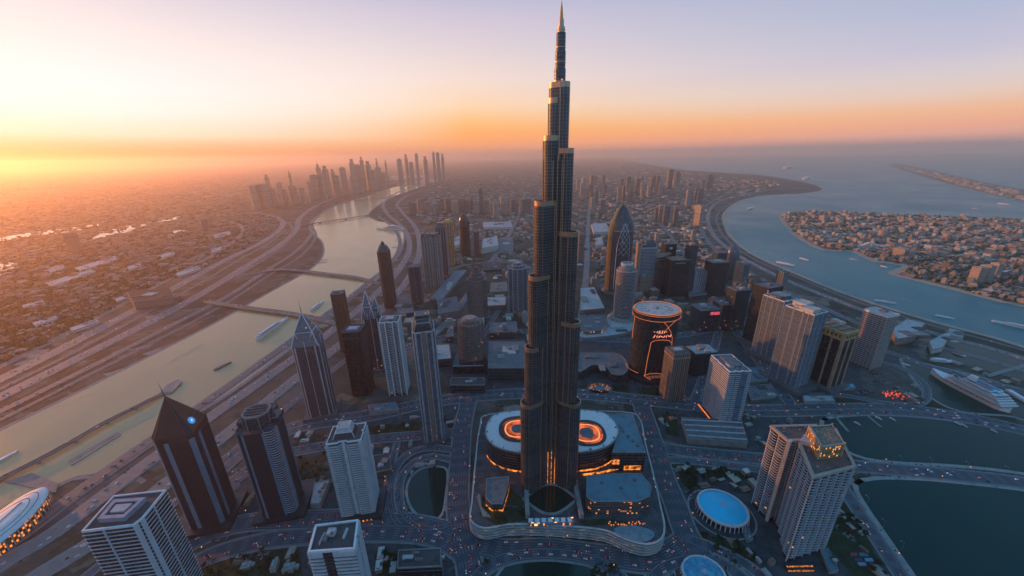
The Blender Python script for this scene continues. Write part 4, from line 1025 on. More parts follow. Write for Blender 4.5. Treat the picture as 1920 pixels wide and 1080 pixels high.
# fluted group
T, P, h, mp = tower('fluted_tower', 'broad grey fluted tower in front of the golden tower', 807, 442, 535, 92, 60, 4, [(-46, -30), (-34, -30), (-32, -24), (-20, -24), (-18, -30), (-4, -32), (6, -32), (8, -25), (18, -25), (20, -30), (46, -28), (46, 30), (-46, 30)], GREYG, plants=3, par=CONCD, rib=(14, 4, 1.4, plain('warm_fin', (.34, .30, .30), .6)))
for x in (-36, -12, 12, 34): b = MB(); b.prism(rect(14, 22, x, -12), h-.9, h+9+(x % 5)*2); b.build('turret', GREYG, T)
T, P, h, mp = tower('fluted_tower', 'dark stepped tower wedged between fluted grey and golden towers', 826, 424, 520, 54, 50, 4, None, NAVYG, par=BROWN, rib=(13, 2.4, 1.2, plain('warm_fin', (.3, .3, .3))), plants=1)
b = MB(); b.prism(rect(34, 30), h, h+20); b.build('crown_tier', GREYG, T)
T, P, h, mp = tower('golden_tower', 'golden ribbed tower with curved cap lit by the low sun', 838, 416, 497, 60, 54, 2, None, TANG, par=GOLDM, roofm=BROWN, rib=(15, 5, 1.6, GOLDM), plants=1)
b = MB(); q = rect(44, 40); q1 = rect(26, 34, 6, 0); b.wall(q, h, h+14, q1); b.cap(q1, h+14); b.build('curved_cap', GOLDM, T)
# bullet
def bullet(name, label, tx, ty, by, rx, ry, hcap, wall, rot=0, n=28, spire=0, prof=None, trim=None):
    T, P, h, mp = tower(name, label, tx, ty, by, rx*2, ry*2, rot, circ(rx, ry, n), wall, rooft=False, plants=0)
    b = MB(); prof = prof or [(math.cos(t), math.sin(t)) for t in [math.pi/2*k/8 for k in range(9)]]
    for (k0, z0), (k1, z1) in zip(prof, prof[1:]):
        if k1 < .02: b.cone(circ(rx*k0, ry*k0, n), h-.5+hcap*z0, (0, 0, h-.5+hcap*z1))
        else: b.wall(circ(rx*k0, ry*k0, n), h-.5+hcap*z0, h-.5+hcap*z1, circ(rx*k1, ry*k1, n))
    c = b.build('pointed_cap', wall, T)
    if spire: mast(T, 0, 0, h+hcap-3, spire, 1.5)
    return T, P, h
T, P, h = bullet('bullet_tower', 'solitary dark bullet shaped tower with rounded tip near the warehouses', 870, 418, 480, 33, 30, 58, BLACKG)
b = rib_mesh(P, 0, h, 60, 1.2, .8); b.build('facade_rib', DSTEEL, T)
b = MB(); b.box(-1.5, 1.5, -1.5, 1.5, h+54, h+72); b.build('beacon', DSTEEL, T)
T, P, h, mp = tower('office_tower', 'small reddish brown shaft between bullet tower and white warehouses', 893, 434, 477, 36, 34, 2, None, facade('rust_glass', (.04, .03, .03), (.15, .10, .09), 4, 5, .4, .4, 0), plants=1, par=BROWN)
def tiered(name, label, tx, ty, by, w, rot, wall, ribm, tiers, slabm=None, sp=12):
    a = w/2; P0 = [(-a*.55, -a), (a*.55, -a), (a*.55, -a*.72), (a, -a*.72), (a, a*.72), (a*.55, a*.72), (a*.55, a), (-a*.55, a), (-a*.55, a*.72), (-a, a*.72), (-a, -a*.72), (-a*.55, -a*.72)]
    T, P, h, mp = tower(name, label, tx, ty, by, w, w, rot, P0, wall, plants=0, par=ribm, rib=(sp, 2.2, 1.2, ribm))
    z = h
    for k, (s, hh) in enumerate(tiers):
        q = circ(a*s, None, 12, 0, 0, .26); b = MB(); b.prism(q, z-.9, z+hh); c_ = b.build('crown_tier', wall, T)
        b = MB(); b.wall(offset(q, 1), z+hh-2.5, z+hh); ring_face(b, offset(q, 1), offset(q, -1), z+hh)
        for j in range(12): x, y = offset(q, .8)[j]; b.box(x-.9, x+.9, y-.9, y+.9, z, z+hh+3)
        b.build('crown_trim', ribm, c_); z += hh
    b = slab_mesh(P, 6, h-4, 6, .7, 1.0); b.build('floor_edging', slabm or SLABD, T)
    b = MB(); b.prism(rect(w*1.3, w*1.2), 0, 9); b.build('podium_block', CONCD, T)
    return T, P, h, z
T, P, h, z = tiered('ornate_tower', 'dark ornate tower with tiered round crown and lantern standing before the grey mall roofs', 893, 522, 592, 82, 4, GREYG, plain('umber_rib', (.16, .13, .125), .5), ((.72, 14), (.55, 12), (.36, 12), (.2, 10)))
T, P, h, z = tiered('ornate_tower', 'blue glass tower with pale piers and round turret crown against the supertall tower', 970, 500, 582, 78, 0, BLUEG, plain('pale_fin', (.4, .4, .4)), ((.66, 10), (.42, 10)), None, 26)
def round_tower():
    T, P, h, mp = tower('round_tower', 'stout round balcony tower with parapet ring and rooftop drum above a low dark base', 881, 603, 683, 84, 84, 0, circ(40, 34, 28), facade('round_glass', (.03, .032, .036), (.15, .135, .13), 4, 5, .3, .35, .01), plants=0, par=SLABT, slab=(5.2, 1.2, 1.5, plain('umber_edge', (.26, .22, .20), .6)), roofm=BROWN)
    for k, (s, hh) in enumerate(((.74, 9), (.5, 16))):
        q = circ(40*s, 34*s, 20); b = MB(); b.prism(q, h-.9, h+hh); b.build('rooftop_drum', plain('drum_tan', (.34, .26, .21), .6) if k else GREYG, T)
    mast(T, 0, 4, h+15, 22, .9, SLABT)
    b = MB()
    for j in range(28): x, y = offset(P, .5)[j]; b.box(x-1.1, x+1.1, y-1.1, y+1.1, 0, h+4)
    b.build('facade_rib', plain('umber_rib', (.2, .2, .2)), T)
    b = MB(); b.prism(rect(96, 74, -6, -20), 0, 30); pb = b.build('podium_block', BLACKG, T)
    b = MB(); b.wall(offset(rect(96, 74, -6, -20), .5), 28, 31); b.build('parapet', SLABM, pb)
    b = MB(); b.box(-30, -10, -44, -30, 30.02, 34); b.build('plant_room', DSTEEL, pb)
round_tower()

# --- eastern group
PROF = [(1, 0), (.99, .14), (.95, .3), (.87, .46), (.75, .61), (.57, .77), (.33, .9), (.12, .97), (0, 1)]
def lattice_tower():
    T, P, h = bullet('pointed_arch_tower', 'large pointed arch tower with diamond lattice front and gold painted sunlit flank', 1163, 452, 548, 60, 42, 170, NAVYG, 4, 36, 42, PROF)
    # gold flank ribs that paint in the sunlight, and the lattice on the front
    def srf(x, z):   # front surface of the body at local x
        k = 1.0
        if z > h:
            u = (z-h)/170
            for (k0, z0), (k1, z1) in zip(PROF, PROF[1:]):
                if z0 <= u <= z1: k = k0+(k1-k0)*(u-z0)/(z1-z0)
        v = 1-(x/(60*k+1e-6))**2
        return -42*k*math.sqrt(max(v, 0.0))-.5
    b = MB()
    def line(pts, r=.9):
        L = []
        for (x0, z0), (x1, z1) in zip(pts, pts[1:]):
            for j in range(5): t = j/4; x, z = x0+(x1-x0)*t, z0+(z1-z0)*t; L.append((x, srf(x, z), z))
        b.tube(L, r, 4)
    zt = h+88
    line([(-30, 30), (-28, h-30), (-22, h+20), (-8, h+66), (4, zt), (16, h+66), (30, h+20), (34, h-30), (35, 30)], 1.1)
    for k in range(5):
        z0 = h-60+k*28; wv = 26-k*3.5
        line([(4-wv, z0), (4, z0+32), (4+wv, z0)], .7); line([(4-wv, z0+32), (4, z0), (4+wv, z0+32)], .7)
    line([(-40, h+52), (0, h+54), (40, h+52)], .7)
    b.build('lattice', plain('silver_trim', (.4, .4, .4)), T)
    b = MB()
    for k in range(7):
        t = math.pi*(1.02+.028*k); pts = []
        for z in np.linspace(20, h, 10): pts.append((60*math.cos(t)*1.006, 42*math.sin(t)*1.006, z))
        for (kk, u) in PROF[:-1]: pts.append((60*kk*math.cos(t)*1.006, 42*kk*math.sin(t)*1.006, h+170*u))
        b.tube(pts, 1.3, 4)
    b.build('sun_gold_rib', GOLDM, T)
    b = MB(); b.prism(circ(74, 56, 24), 0, 14); b.build('podium_block', GREYG, T)
lattice_tower()
def ribbed_cylinder():
    T, P, h, mp = tower('cylinder_tower', 'ribbed grey cylinder tower with round cap drum on a flared round base', 1175, 505, 600, 74, 74, 0, circ(37, None, 32), NAVYG, plants=0, par=SLABM, slab=(5.6, 1.6, 2.0, plain('ring_edge', (.40, .39, .40), .45, .3, .12)))
    b = MB(); b.prism(circ(30, None, 28), h, h+10); b.prism(circ(22, None, 24), h+10, h+24); b.build('cap_drum', CONC, T)
    b = MB(); b.wall(circ(23.5, None, 24), h+20, h+26); ring_face(b, circ(23.5, None, 24), circ(19, None, 24), h+26); b.build('cap_trim', SLABM, T)
    for k, (r, z0, z1) in enumerate(((62, 0, 12), (54, 12, 22))):
        b = MB(); b.wall(circ(r, None, 36), z0, z1, circ(r-5, None, 36)); b.cap(circ(r-5, None, 36), z1); bs = b.build('flared_base', CONC if k else SLABT, T)
    b = MB(); b.wall(circ(60.6, None, 36), 5, 8); b.build('base_light', glow('warm_base', (1, .5, .2), .5, .05), bs)
ribbed_cylinder()
def neon_cylinder():
    T, P, h, mp = tower('drum_tower', 'huge black drum tower traced with orange light lines under a pale dial roof', 1232, 578, 700, 124, 124, 0, circ(63, 52, 44), BLACKG, plants=0, par=BRONZE, roofm=plain('dial_roof', (.55, .47, .44), .6, 0, .12, .05), z0=0)
    b = MB(); b.wall(circ(66, 55, 44), h-18, h-3); ring_face(b, circ(66, 55, 44), circ(62, 51, 44), h-3); b.build('crown_band', BLACKG, T)
    b = MB()
    for k in range(12):
        t = 2*math.pi*k/12; b.bar((30*math.cos(t), 24*math.sin(t), h-.4), (46*math.cos(t), 37*math.sin(t), h-.4), .9, .5, 4)
    for t, L in ((1.2, 26), (2.6, 16)): b.bar((0, 0, h), (L*math.cos(t), L*math.sin(t)*.8, h), 1.2, .6, 4)
    b.prism(circ(5, None, 12), h-.9, h+4); b.build('dial_trim', CONC, T)
    N1 = glow('neon', (1, .24, .07), .5)
    def onface(x, z, o=.9): return (x, -math.sqrt(max(0, 1-(x/64)**2))*53-o, z)
    def ell(rx, ry, z, t0=0, t1=2*math.pi, n=44): return [(rx*math.cos(t0+(t1-t0)*k/n), ry*math.sin(t0+(t1-t0)*k/n), z) for k in range(n+1)]
    def arc(pts, n=6):
        L = []
        for (x0, z0), (x1, z1) in zip(pts, pts[1:]):
            for j in range(n): t = j/(n-1); L.append(onface(x0+(x1-x0)*t, z0+(z1-z0)*t))
        return L
    def neon(paths, r, nm='light_line'):
        b = MB()
        for p in paths: b.tube(p, r, 4)
        return b.build(nm, N1, T)
    neon([ell(64.5, 53.5, h+.9)], .7); neon([ell(67, 56, h-3)], .6); neon([ell(67, 56, h-18)], .6)
    neon([arc([(2, h-20), (14, h-34), (26, h-52), (34, h-72), (36, h-90)]), arc([(38, h-20), (24, h-30), (10, h-44), (2, h-54)])], .6)
    neon([arc([(-32, 20), (-30, h*.35), (-26, h-84), (-16, h-76), (4, h-74), (24, h-78), (36, h-90), (38, h*.35), (38, 20)])], .65)
    neon([arc([(-34, 22), (-20, 32), (2, 34), (24, 28), (40, 18)]), arc([(-34, 22), (-16, 12), (6, 8), (26, 8), (40, 18)])], .6)
    neon([ell(66, 55, 4, math.pi*.98, math.pi*1.75)], .6); neon([[(-63, -3, h-24), (-64.6, -3, h-60), (-64.6, -3, h-92)], ell(72, 62, 30, math.pi*.95, math.pi*1.25, 10)], .6)
    b = MB(); rs = random.Random(11)
    for row, n_ in ((0, 6), (1, 8)):
        for k in range(n_):
            x0, z0 = -20+row*1+k*6.6, h-50-row*14
            for q in range(3):
                dx, dz = rs.uniform(-3.4, 3.4), rs.uniform(-5.2, 5.2); b.tube([onface(x0-dx, z0-dz), onface(x0+dx*.4, z0+dz)], .6, 4)
    b.build('light_lettering', glow('neon_text', (1, .30, .20), .8), T)
    b = MB()
    for k in range(14): x = -24+k*4; b.tube([onface(x, 14+4*math.sin(k/13*math.pi)), onface(x+1.2, 24+3*math.sin(k/13*math.pi))], .4, 4)
    b.build('light_lettering', glow('neon_dim', (1, .3, .15), .35), T)
    slab_mesh(P, 6, h-20, 4.6, .25, .35).build('floor_edging', plain('ink_edge', (.03, .03, .03)), T)
    b = MB(); b.prism(circ(76, 66, 36), 0, 12); b.build('podium_block', DSTEEL, T)
neon_cylinder()
T, P, h, mp = tower('office_tower', 'brown ribbed box tower with pale skylight at the foot of the drum tower', 1271, 656, 744, 46, 42, 8, None, facade('umber_grid', (.04, .035, .035), (.2, .16, .14), 4, 5, .35, .2, .0), plants=0, par=BROWN, rib=(5.5, 1.7, 1.2, plain('tan_rib', (.30, .235, .20), .6)))
b = MB(); b.prism(rect(30, 24), h-.9, h+3); b.build('plant_room', ROOFG, T); b = MB(); b.prism(rect(20, 15), h+3, h+4); b.build('skylight', ROOFL, T)
b = MB(); b.wall(offset(P, 1.4), h-14, h-11); b.build('cornice', SLABT, T)
T, P, h, mp = tower('office_tower', 'low black glass cube with cluttered pale roof behind the banded apartment block', 1316, 654, 696, 72, 50, 8, None, BLACKG, plants=3, par=CONC, roofm=ROOFL)
def residential(name, label, tx, ty, by, w, d, rot, slabm=None, wall=None, spacing=5.6, th=2.2, out=1.3, n=3, par=None, plants=2):
    """apartment slab whose long side is broken into bays, with balcony bands"""
    P = []; a, q = w/2, d/2
    for k in range(n): x0, x1 = -a+w*k/n, -a+w*(k+1)/n; P += [(x0+.6, -q), (x1-3.4, -q), (x1-2.8, -q+3), (x1-.2, -q+3)] if k < n-1 else [(x0+.6, -q), (x1, -q)]
    m_ = max(2, int(d/24))
    for k in range(m_): y0, y1 = -q+d*k/m_, -q+d*(k+1)/m_; P += [(a, y0+.6), (a, y1-4), (a-3, y1-3.4), (a-3, y1-.2)] if k < m_-1 else [(a, y0+.6), (a, y1)]
    P += [(-a, q)]
    for k in range(m_-1): y1 = q-d*(k+1)/m_; P += [(-a, y1+3), (-a+2.5, y1+2.6), (-a+2.5, y1), (-a, y1-.4)]
    T, P, h, mp = tower(name, label, tx, ty, by, w, d, rot, P, wall or BLUEG, par=par or WHITE, plants=plants, slab=(spacing, out, th, slabm or SLABM))
    return T, P, h
T, P, h = residential('apartment_tower', 'white banded apartment block with long grey rooftop box beside the orange lit street', 1370, 680, 780, 52, 78, 2)
b = MB(); b.box(-12, 14, -20, 26, h-.9, h+4); b.build('roof_box', ROOFG, T)
b = MB(); b.box(3, 17, -41.2, -40.2, 0, h-3); b.build('glass_bay', facade('sky_glass', (.07, .12, .17), (.14, .2, .26), 3, 4, .15, .3, 0), T)
b = MB()
for k in range(16): y = -46+k*6; b.box(-33, -31.5, y, y+2.2, 1, 3.4)
b.build('street_lamp_strip', glow('street_glow', (1, .20, .03), 1.2), T)
# back cluster
def simple(name, label, tx, ty, by, w, d, rot, wall, **k): return tower(name, label, tx, ty, by, w, d, rot, None, wall, **k)
T, P, h, mp = simple('stepped_tower', 'blue glass tower with stepped angular top rising behind the ribbed cylinder', 1214, 462, 545, 74, 56, 4, BLUEG, plants=0, par=SLABM, slab=(7, .8, 1.2, SLABM))
for k, (s, hh) in enumerate(((.7, 22), (.5, 40))): b = MB(); q = rect(74*s, 56*s, 6, 0); b.wall(q, h, h+hh-8); q1 = [(x, y) for x, y in q]; b.face([(*q[0], h+hh-8), (*q[1], h+hh-16), (*q[2], h+hh-8), (*q[3], h+hh)]); b.build('stepped_top', BLUEG, T)
b = MB(); b.box(-46, -40, -30, 20, 0, h+20); b.box(-46, -20, -30, -26, h+14, h+20); b.build('side_fin', SLABT, T)
simple('office_tower', 'small tan gridded block in front of the blue stepped tower', 1208, 516, 548, 50, 46, 2, TANG, plants=2, par=SLABT)
T, P, h, mp = tower('office_tower', 'dark tower with swooping curved roof wing next to the gold rimmed black box', 1237, 484, 545, 66, 56, 4, capsule((-10, 0), (10, 0), 28), NAVYG, plants=0, par=BRONZE)
b = MB(); prev = None
for k in range(11):
    x = -36+k*8; z = h+8+18*((k/10)**2); cur = ((x, -24, z), (x, 20, z+3))
    if prev: b.face([prev[0], cur[0], cur[1], prev[1]]); b.face([(v[0], v[1], v[2]-1.5) for v in (prev[1], cur[1], cur[0], prev[0])]); b.face([prev[0], (prev[0][0], prev[0][1], prev[0][2]-1.5), (cur[0][0], cur[0][1], cur[0][2]-1.5), cur[0]])
    prev = cur
b.build('roof_wing', BROWN, T)
b = MB(); b.prism(rect(40, 30), h-.9, h+9); b.build('plant_room', DSTEEL, T)
T, P, h, mp = simple('office_tower', 'dark cube topped tower with a bright square opening, behind the gold rimmed black box', 1255, 456, 540, 54, 46, 4, BLACKG, plants=1, par=DSTEEL)
b = MB(); b.box(-7, 7, -24, -23.4, h-24, h-14); b.build('pale_opening', SLABM, T)  # pale panel whose colour stands in for a bright opening
T, P, h, mp = simple('office_tower', 'black glass box tower with gold rimmed roof in the eastern cluster', 1271, 484, 552, 90, 64, 4, BLACKG, plants=0, par=BRONZE, roofm=BROWN, rib=(90, 3, 1, DSTEEL))
b = MB()
for k in range(12): b.box(-24+k*4, -22+k*4.0, -32.8, -32.2, h-17, h-13)
b.build('roof_lettering', SLABM, T)
T, P, h, mp = simple('slim_tower', 'slim dark shaft with needle antenna at the seaward end of the cluster', 1298, 458, 552, 36, 40, 4, NAVYG, plants=0, par=SLABD, rib=(18, 1.5, .8, DSTEEL))
b = MB(); b.prism(rect(18, 18), h-.9, h+8); b.build('plant_room', SLABT, T); mast(T, 0, 0, h+8, 46, 1.2, SLABT)
T, P, h, mp = tower('fluted_tower', 'low fluted blue tower between slim shaft and dark roofed tower', 1314, 506, 550, 72, 44, 4, None, BLUEG, plants=2, rib=(9, 4, 2.4, plain('pale_fin', (.4, .4, .4))), par=SLABD)
T, P, h, mp = simple('office_tower', 'broad dark tower with round recess in its tan roof', 1345, 489, 552, 78, 60, 6, BLACKG, plants=0, par=SLABD, roofm=BROWN)
b = MB(); b.prism(circ(16, None, 20), h-.9, h+3); b.build('roof_drum', SLABT, T)
simple('office_tower', 'small dark block peeping out behind the broad dark tower', 1350, 472, 530, 50, 44, 6, NAVYG, plants=0, par=SLABD)
T, P, h = bullet('arched_tower', 'blue ribbed tower with rounded arch top near the coast road', 1375, 476, 522, 31, 24, 50, BLUEG, 8, 24)
rib_mesh(P, 0, h, 8, 1.4, 1.0).build('facade_rib', SLABD, T)
T, P, h, mp = simple('office_tower', 'narrow salmon flanked slab with blue glass side by the coast road', 1394, 492, 532, 38, 52, 14, BLUEG, plants=1, par=SLABT)
b = MB(); b.box(-20.4, -19.4, -26, 26, 0, h-1); b.build('side_panel', plain('salmon_panel', (.46, .29, .22), .6), T)
simple('office_tower', 'plain dark tower standing in front of the salmon flanked slab', 1386, 540, 615, 58, 50, 8, NAVYG, plants=2, par=SLABD)
T, P, h, mp = simple('billboard_block', 'low dark block with glowing pink screen and slanted roof boxes', 1323, 575, 615, 78, 66, 6, NAVYG, plants=3, par=CONC)
b = MB(); b.box(-4, 38, -34.2, -33.2, h-22, h-6); s_ = b.build('screen_frame', DSTEEL, T); b = MB(); b.box(0, 35, -34.6, -34.3, h-20, h-8); b.build('screen', LEDP, s_)
simple('office_tower', 'brown edged dark block beside the pink screen', 1357, 566, 613, 50, 56, 6, NAVYG, plants=2, par=BROWN, rib=(50, 3, 1, BROWN))
T, P, h, mp = simple('slim_tower', 'small tower with cross shaped roof antenna beside the coast road', 1469, 508, 545, 36, 34, 18, BLUEG, plants=1, par=CONC, rib=(12, 1.6, 1, SLABT))
b = MB()
for t in (.4, 1.5, 2.6): b.bar((-26*math.cos(t), -26*math.sin(t), h+9), (26*math.cos(t), 26*math.sin(t), h+12), 1.1, .6, 4)
b.bar((0, 0, h), (0, 0, h+22), 1.2, .6, 5); b.build('roof_antenna', SLABM, T)
# south-east row
T, P, h, mp = simple('office_tower', 'black slab tower with white saw tooth strip down its edge', 1441, 534, 642, 66, 56, 18, BLACKG, plants=1, par=DSTEEL)
b = MB(); z = 8
while z < h-6: b.box(-35.2, -32.6, -30, -25.5, z, z+2.4); z += 6.4
b.build('sawtooth_edging', WHITE, T); b = MB(); b.prism(rect(94, 80), 0, 12); b.build('podium_block', CONCD, T)
T, P, h = residential('apartment_tower', 'taller blue white slab beside the black tower in the coastal row', 1464, 556, 668, 62, 66, 20, plain('cool_edge', (.22, .26, .31), .6, 0, .15), BLUEG, 5.2, .9, .8, 3)
rib_mesh(P, 0, h, 16, 1.3, 1.2).build('facade_rib', plain('cool_rib', (.36, .40, .45), .5, .1, .12), T); b = MB(); b.prism(cham(44, 44, 8), h-.9, h+9); b.build('crown_drum', BLUEG, T)
b = MB(); b.prism(rect(92, 96), 0, 13); b.build('podium_block', CONCD, T)
T, P, h = residential('apartment_tower', 'blue white twin bodied slab with lit ivory cap next to the gold crowned tower', 1512, 578, 718, 56, 74, 21, plain('cool_edge', (.22, .26, .31)), BLUEG, 5.2, .9, .8, 3)
rib_mesh(P, 0, h, 15, 1.3, 1.2).build('facade_rib', plain('cool_rib', (.36, .40, .45)), T)
for x, y, hh in ((-10, -14, 9), (8, 16, 12)): b = MB(); q = rect(30, 34, x, y); b.prism(q, h-.9, h+hh); c_ = b.build('crown_block', CREAM, T); b = MB(); b.wall(offset(q, .6), h+hh-3, h+hh+1); b.build('crown_trim', SLABM, c_)
b = MB(); b.prism(rect(88, 110), 0, 13); b.build('podium_block', CONCD, T)
T, P, h, mp = simple('office_tower', 'dark tower with glowing gold crown and ochre pier at the end of the coastal row', 1567, 612, 716, 54, 78, 20, BLACKG, plants=0, par=GOLDM, roofm=BROWN, rib=(27, 5, 1.4, plain('ochre_pier', (.42, .27, .17), .5)))
b = MB(); b.wall(offset(P, 1.2), h-22, h+2); ring_face(b, offset(P, 1.2), offset(P, -1.5), h+2); cw = b.build('gold_crown', plain('gold_stone', (.62, .38, .15), .5, .2, .2), T)
b = MB()
for k in range(7):
    y = -32+k*10; b.box(-28.9, -28.4, y, y+4, h-15, h-6)
for k in range(4): b.box(-20+k*12, -15+k*12, -41.0, -40.4, h-15, h-6)
b.build('crown_window', DSTEEL, cw)
for y in (-20, 0, 20): b = MB(); b.prism(rect(40, 8, 0, y), h-.9, h+3); b.build('roof_beam', BROWN, T)
b = MB(); b.prism(rect(84, 108), 0, 11); b.build('podium_block', CONCD, T)
T, P, h, mp = tower('apartment_tower', 'tan balcony grid tower with white roof slab standing alone near the harbour', 1653, 584, 684, 46, 58, 17, None, facade('tan_balcony', (.035, .04, .05), (.18, .17, .17), 4, 5, .35, .2, .0), plants=1, par=WHITE, roofm=ROOFL, slab=(6.2, 1.6, 1.3, SLABM), rib=(9, 1.0, 1.8, SLABT))
b = MB(); b.wall(offset(P, 2.0), h-6, h+1); b.build('roof_trim', WHITE, T)

# --- big residential complex at the lower right
def complex_tower():
    B, h, mp = place(1525, 893, 1052)
    f = lambda pts: ccw(pxs(pts, h))
    W1 = f([(1525, 894), (1603, 874), (1567, 806), (1500, 832)]); W2 = f([(1447, 799), (1478, 826), (1512, 824), (1528, 797)])
    cx = sum(p[0] for p in W1)/4; cy = sum(p[1] for p in W1)/4
    T = empty('residential_complex', (cx, cy, 0)); tag(T, 'massive two winged residential tower with rounded balconies and glowing golden rooftop box beside the basins', 'tower'); OCC.append((cx, cy, 85))
    g = facade('complex_glass', (.014, .022, .030), (.045, .055, .068), 4, 5.4, .2, .2, .003)
    for P, nm in ((W1, 'front_wing'), (W2, 'rear_wing')):
        P = [(x-cx, y-cy) for x, y in P]; P = ccw(P); Q = []
        for a, c in edges(P):        # scalloped outline: balcony bays between recessed slots
            L = (c-a).length; t = (c-a)/L; n = Vector((t.y, -t.x)); k = max(2, round(L/17))
            for j in range(k):
                s0, s1 = L*j/k, L*(j+1)/k; e = 4.2
                Q += [tuple(a+t*(s0+.4)), tuple(a+t*(s0+.4+(s1-s0)*.18)+n*1.6), tuple(a+t*(s1-.4-(s1-s0)*.38)+n*1.6), tuple(a+t*(s1-.4-(s1-s0)*.22)), tuple(a+t*(s1-.4-(s1-s0)*.2)-n*e), tuple(a+t*(s1-.5)-n*e)]
        b = MB(); b.wall(Q, 0, h-.5); w_ = b.build(nm, g, T)
        b = MB(); b.cap(Q, h-.9); b.build('roof', plain('rust_roof', (.1, .1, .1)), w_)
        b = MB(); o, i = offset(P, 2.2), offset(P, -2.5)
        b.wall(o, h-3.2, h+.9); b.wall(i[::-1], h-.9, h+.9); ring_face(b, o, i, h+.9); b.wall(offset(P, 2.4), h-38, h-36.4); b.build('parapet', SLABT, w_)
        b = MB(); zz = 10
        while zz < h-6:
            b.wall(offset(Q, 1.2), zz, zz+1.3); ring_face(b, offset(Q, 1.2), offset(Q, -.3), zz+1.3); zz += 5.4
        b.build('balcony_edging', plain('complex_edge', (.38, .41, .46), .6, 0, .15), w_)
        b = MB()
        for j in range(0, len(Q), 6): x, y = Q[j]; b.box(x-.8, x+.8, y-.8, y+.8, 0, h)
        b.build('facade_rib', SLABM, w_)
        rs = random.Random(3)
        for k in range(9):
            t, u = rs.random(), rs.random(); x = P[0][0]+(P[1][0]-P[0][0])*t+(P[3][0]-P[0][0])*u; y = P[0][1]+(P[1][1]-P[0][1])*t+(P[3][1]-P[0][1])*u
            x *= .8; y = y*.8+.2*sum(p[1] for p in P)/4; s = rs.uniform(.8, 2.2); b = MB(); b.box(x-s, x+s, y-s, y+s, h-.9, h+rs.uniform(.5, 2.2)); b.build('roof_vent', rs.choice([ROOFL, CONC, ROOFG]), w_)
    px_ = [(x-cx, y-cy) for x, y in pxs([(1477, 828), (1483, 830), (1487, 826), (1481, 823)], h)]
    b = MB(); b.prism(ccw(scale(px_, 1.0)), 0, h+1); b.build('cream_pier', CREAM, T)  # tan stripe up the front, plain cream stone
    # golden box on the roof
    q = ccw([(x-cx, y-cy) for x, y in pxs([(1541, 838), (1583, 832), (1560, 797), (1518, 800)], h+24)])
    b = MB(); b.wall(q, h-.9, h+24); bx = b.build('rooftop_box', facade('gold_grid', (.10, .06, .03), (.62, .40, .18), 3.5, 4.5, .4, .3, .3, .3, .2, (1, .34, .06), .75, .45), T)
    b = MB(); b.cap(q, h+23.5); b.build('box_roof', mottled('gold_clutter', [(.08, .08, .09), (.2, .16, .12), (.5, .33, .16)], .25), bx)
    b = MB(); b.wall(offset(q, .8), h+21.5, h+25); ring_face(b, offset(q, .8), offset(q, -1.5), h+25)
    for x, y in offset(q, .6): b.box(x-.9, x+.9, y-.9, y+.9, h, h+27)
    b.build('box_trim', SLABT, bx)
    q = ccw([(x-cx, y-cy) for x, y in pxs([(1500, 824), (1530, 832), (1540, 818), (1508, 812)], h+8)])
    b = MB(); b.prism(q, h-.9, h+6); b.build('plant_room', ROOFL, T)
    b = MB(); c0 = at(1480, 1062, 0); b.box(c0.x-cx-10, c0.x-cx+34, c0.y-cy-9, c0.y-cy, 0, 7); pb = b.build('entrance_block', DSTEEL, T)
    b = MB()
    for k in range(11): x = c0.x-cx-9+k*3.9; b.box(x, x+2.4, c0.y-cy-9.3, c0.y-cy-9.1, 1.5, 5)
    for k in range(11): x = c0.x-cx-9+k*3.9; b.box(x, x+2.4, c0.y-cy-6, c0.y-cy-4, 7.02, 7.6)
    b.build('entrance_lamp', LEDD, pb)
complex_tower()
# ------------------------------------------------------------------ low landmarks
def P2(x, y, z=0): return at(x, y, z)
def dome_hall(name, label, px, py, rw, rh, h, roofm, rot=0, rise=10, ribs=36):
    c = at(px, py, 0); T = empty(name, (c.x, c.y, 0), R(rot)); tag(T, label, 'arena'); OCC.append((c.x, c.y, max(rw, rh)*1.15))
    q = circ(rw, rh, 48)
    b = MB(); b.wall(scale(q, .93), 0, h); b.build('wall', DSTEEL, T)
    b = MB()
    for k in range(ribs):
        t = 2*math.pi*k/ribs; x, y = rw*math.cos(t), rh*math.sin(t); b.bar((x*1.05, y*1.05, 0), (x*1.0, y*1.0, h+1), .9, .9, 4)
    b.build('buttress_rib', SLABM, T)
    b = MB(); b.wall(scale(q, 1.01), h-1, h+2.5); ring_face(b, scale(q, 1.01), scale(q, .92), h+2.5); b.wall(scale(q, .92)[::-1], h-1, h+2.5); b.build('roof_rim', SLABM, T)
    b = MB(); prev = scale(q, .92), h
    for k in range(1, 9):
        s = .92*(1-k/8.0); z = h+rise*(1-(s/.92)**1.35)
        if s < .01: b.cone(prev[0], prev[1], (0, 0, z))
        else: cur = scale(q, s), z; b.wall(prev[0], prev[1], z, cur[0]); prev = cur
    d = b.build('dome_roof', roofm, T)
    b = MB()
    for k in range(12):
        t = 2*math.pi*k/12+.2; b.bar((rw*.2*math.cos(t), rh*.2*math.sin(t), h+rise*.90), (0, 0, h+rise+.6), .25, .4, 4)
    b.bar((0, 0, h+rise), (0, 0, h+rise+6), .5, .2, 5); b.build('finial', SLABM, d)
    b = MB(); b.cap(scale(q, 1.35), .9); b.build('apron', PLAZA, T)
    b = MB(); o, i = scale(q, 1.35), scale(q, 1.28); ring_face(b, o, i, 1.0); b.build('apron_trim', KERB, T)
    return T
T = dome_hall('domed_arena', 'oval arena under a smooth bright blue membrane dome beside the boulevard', 1352, 962, 43, 39, 14, DOME, -20)
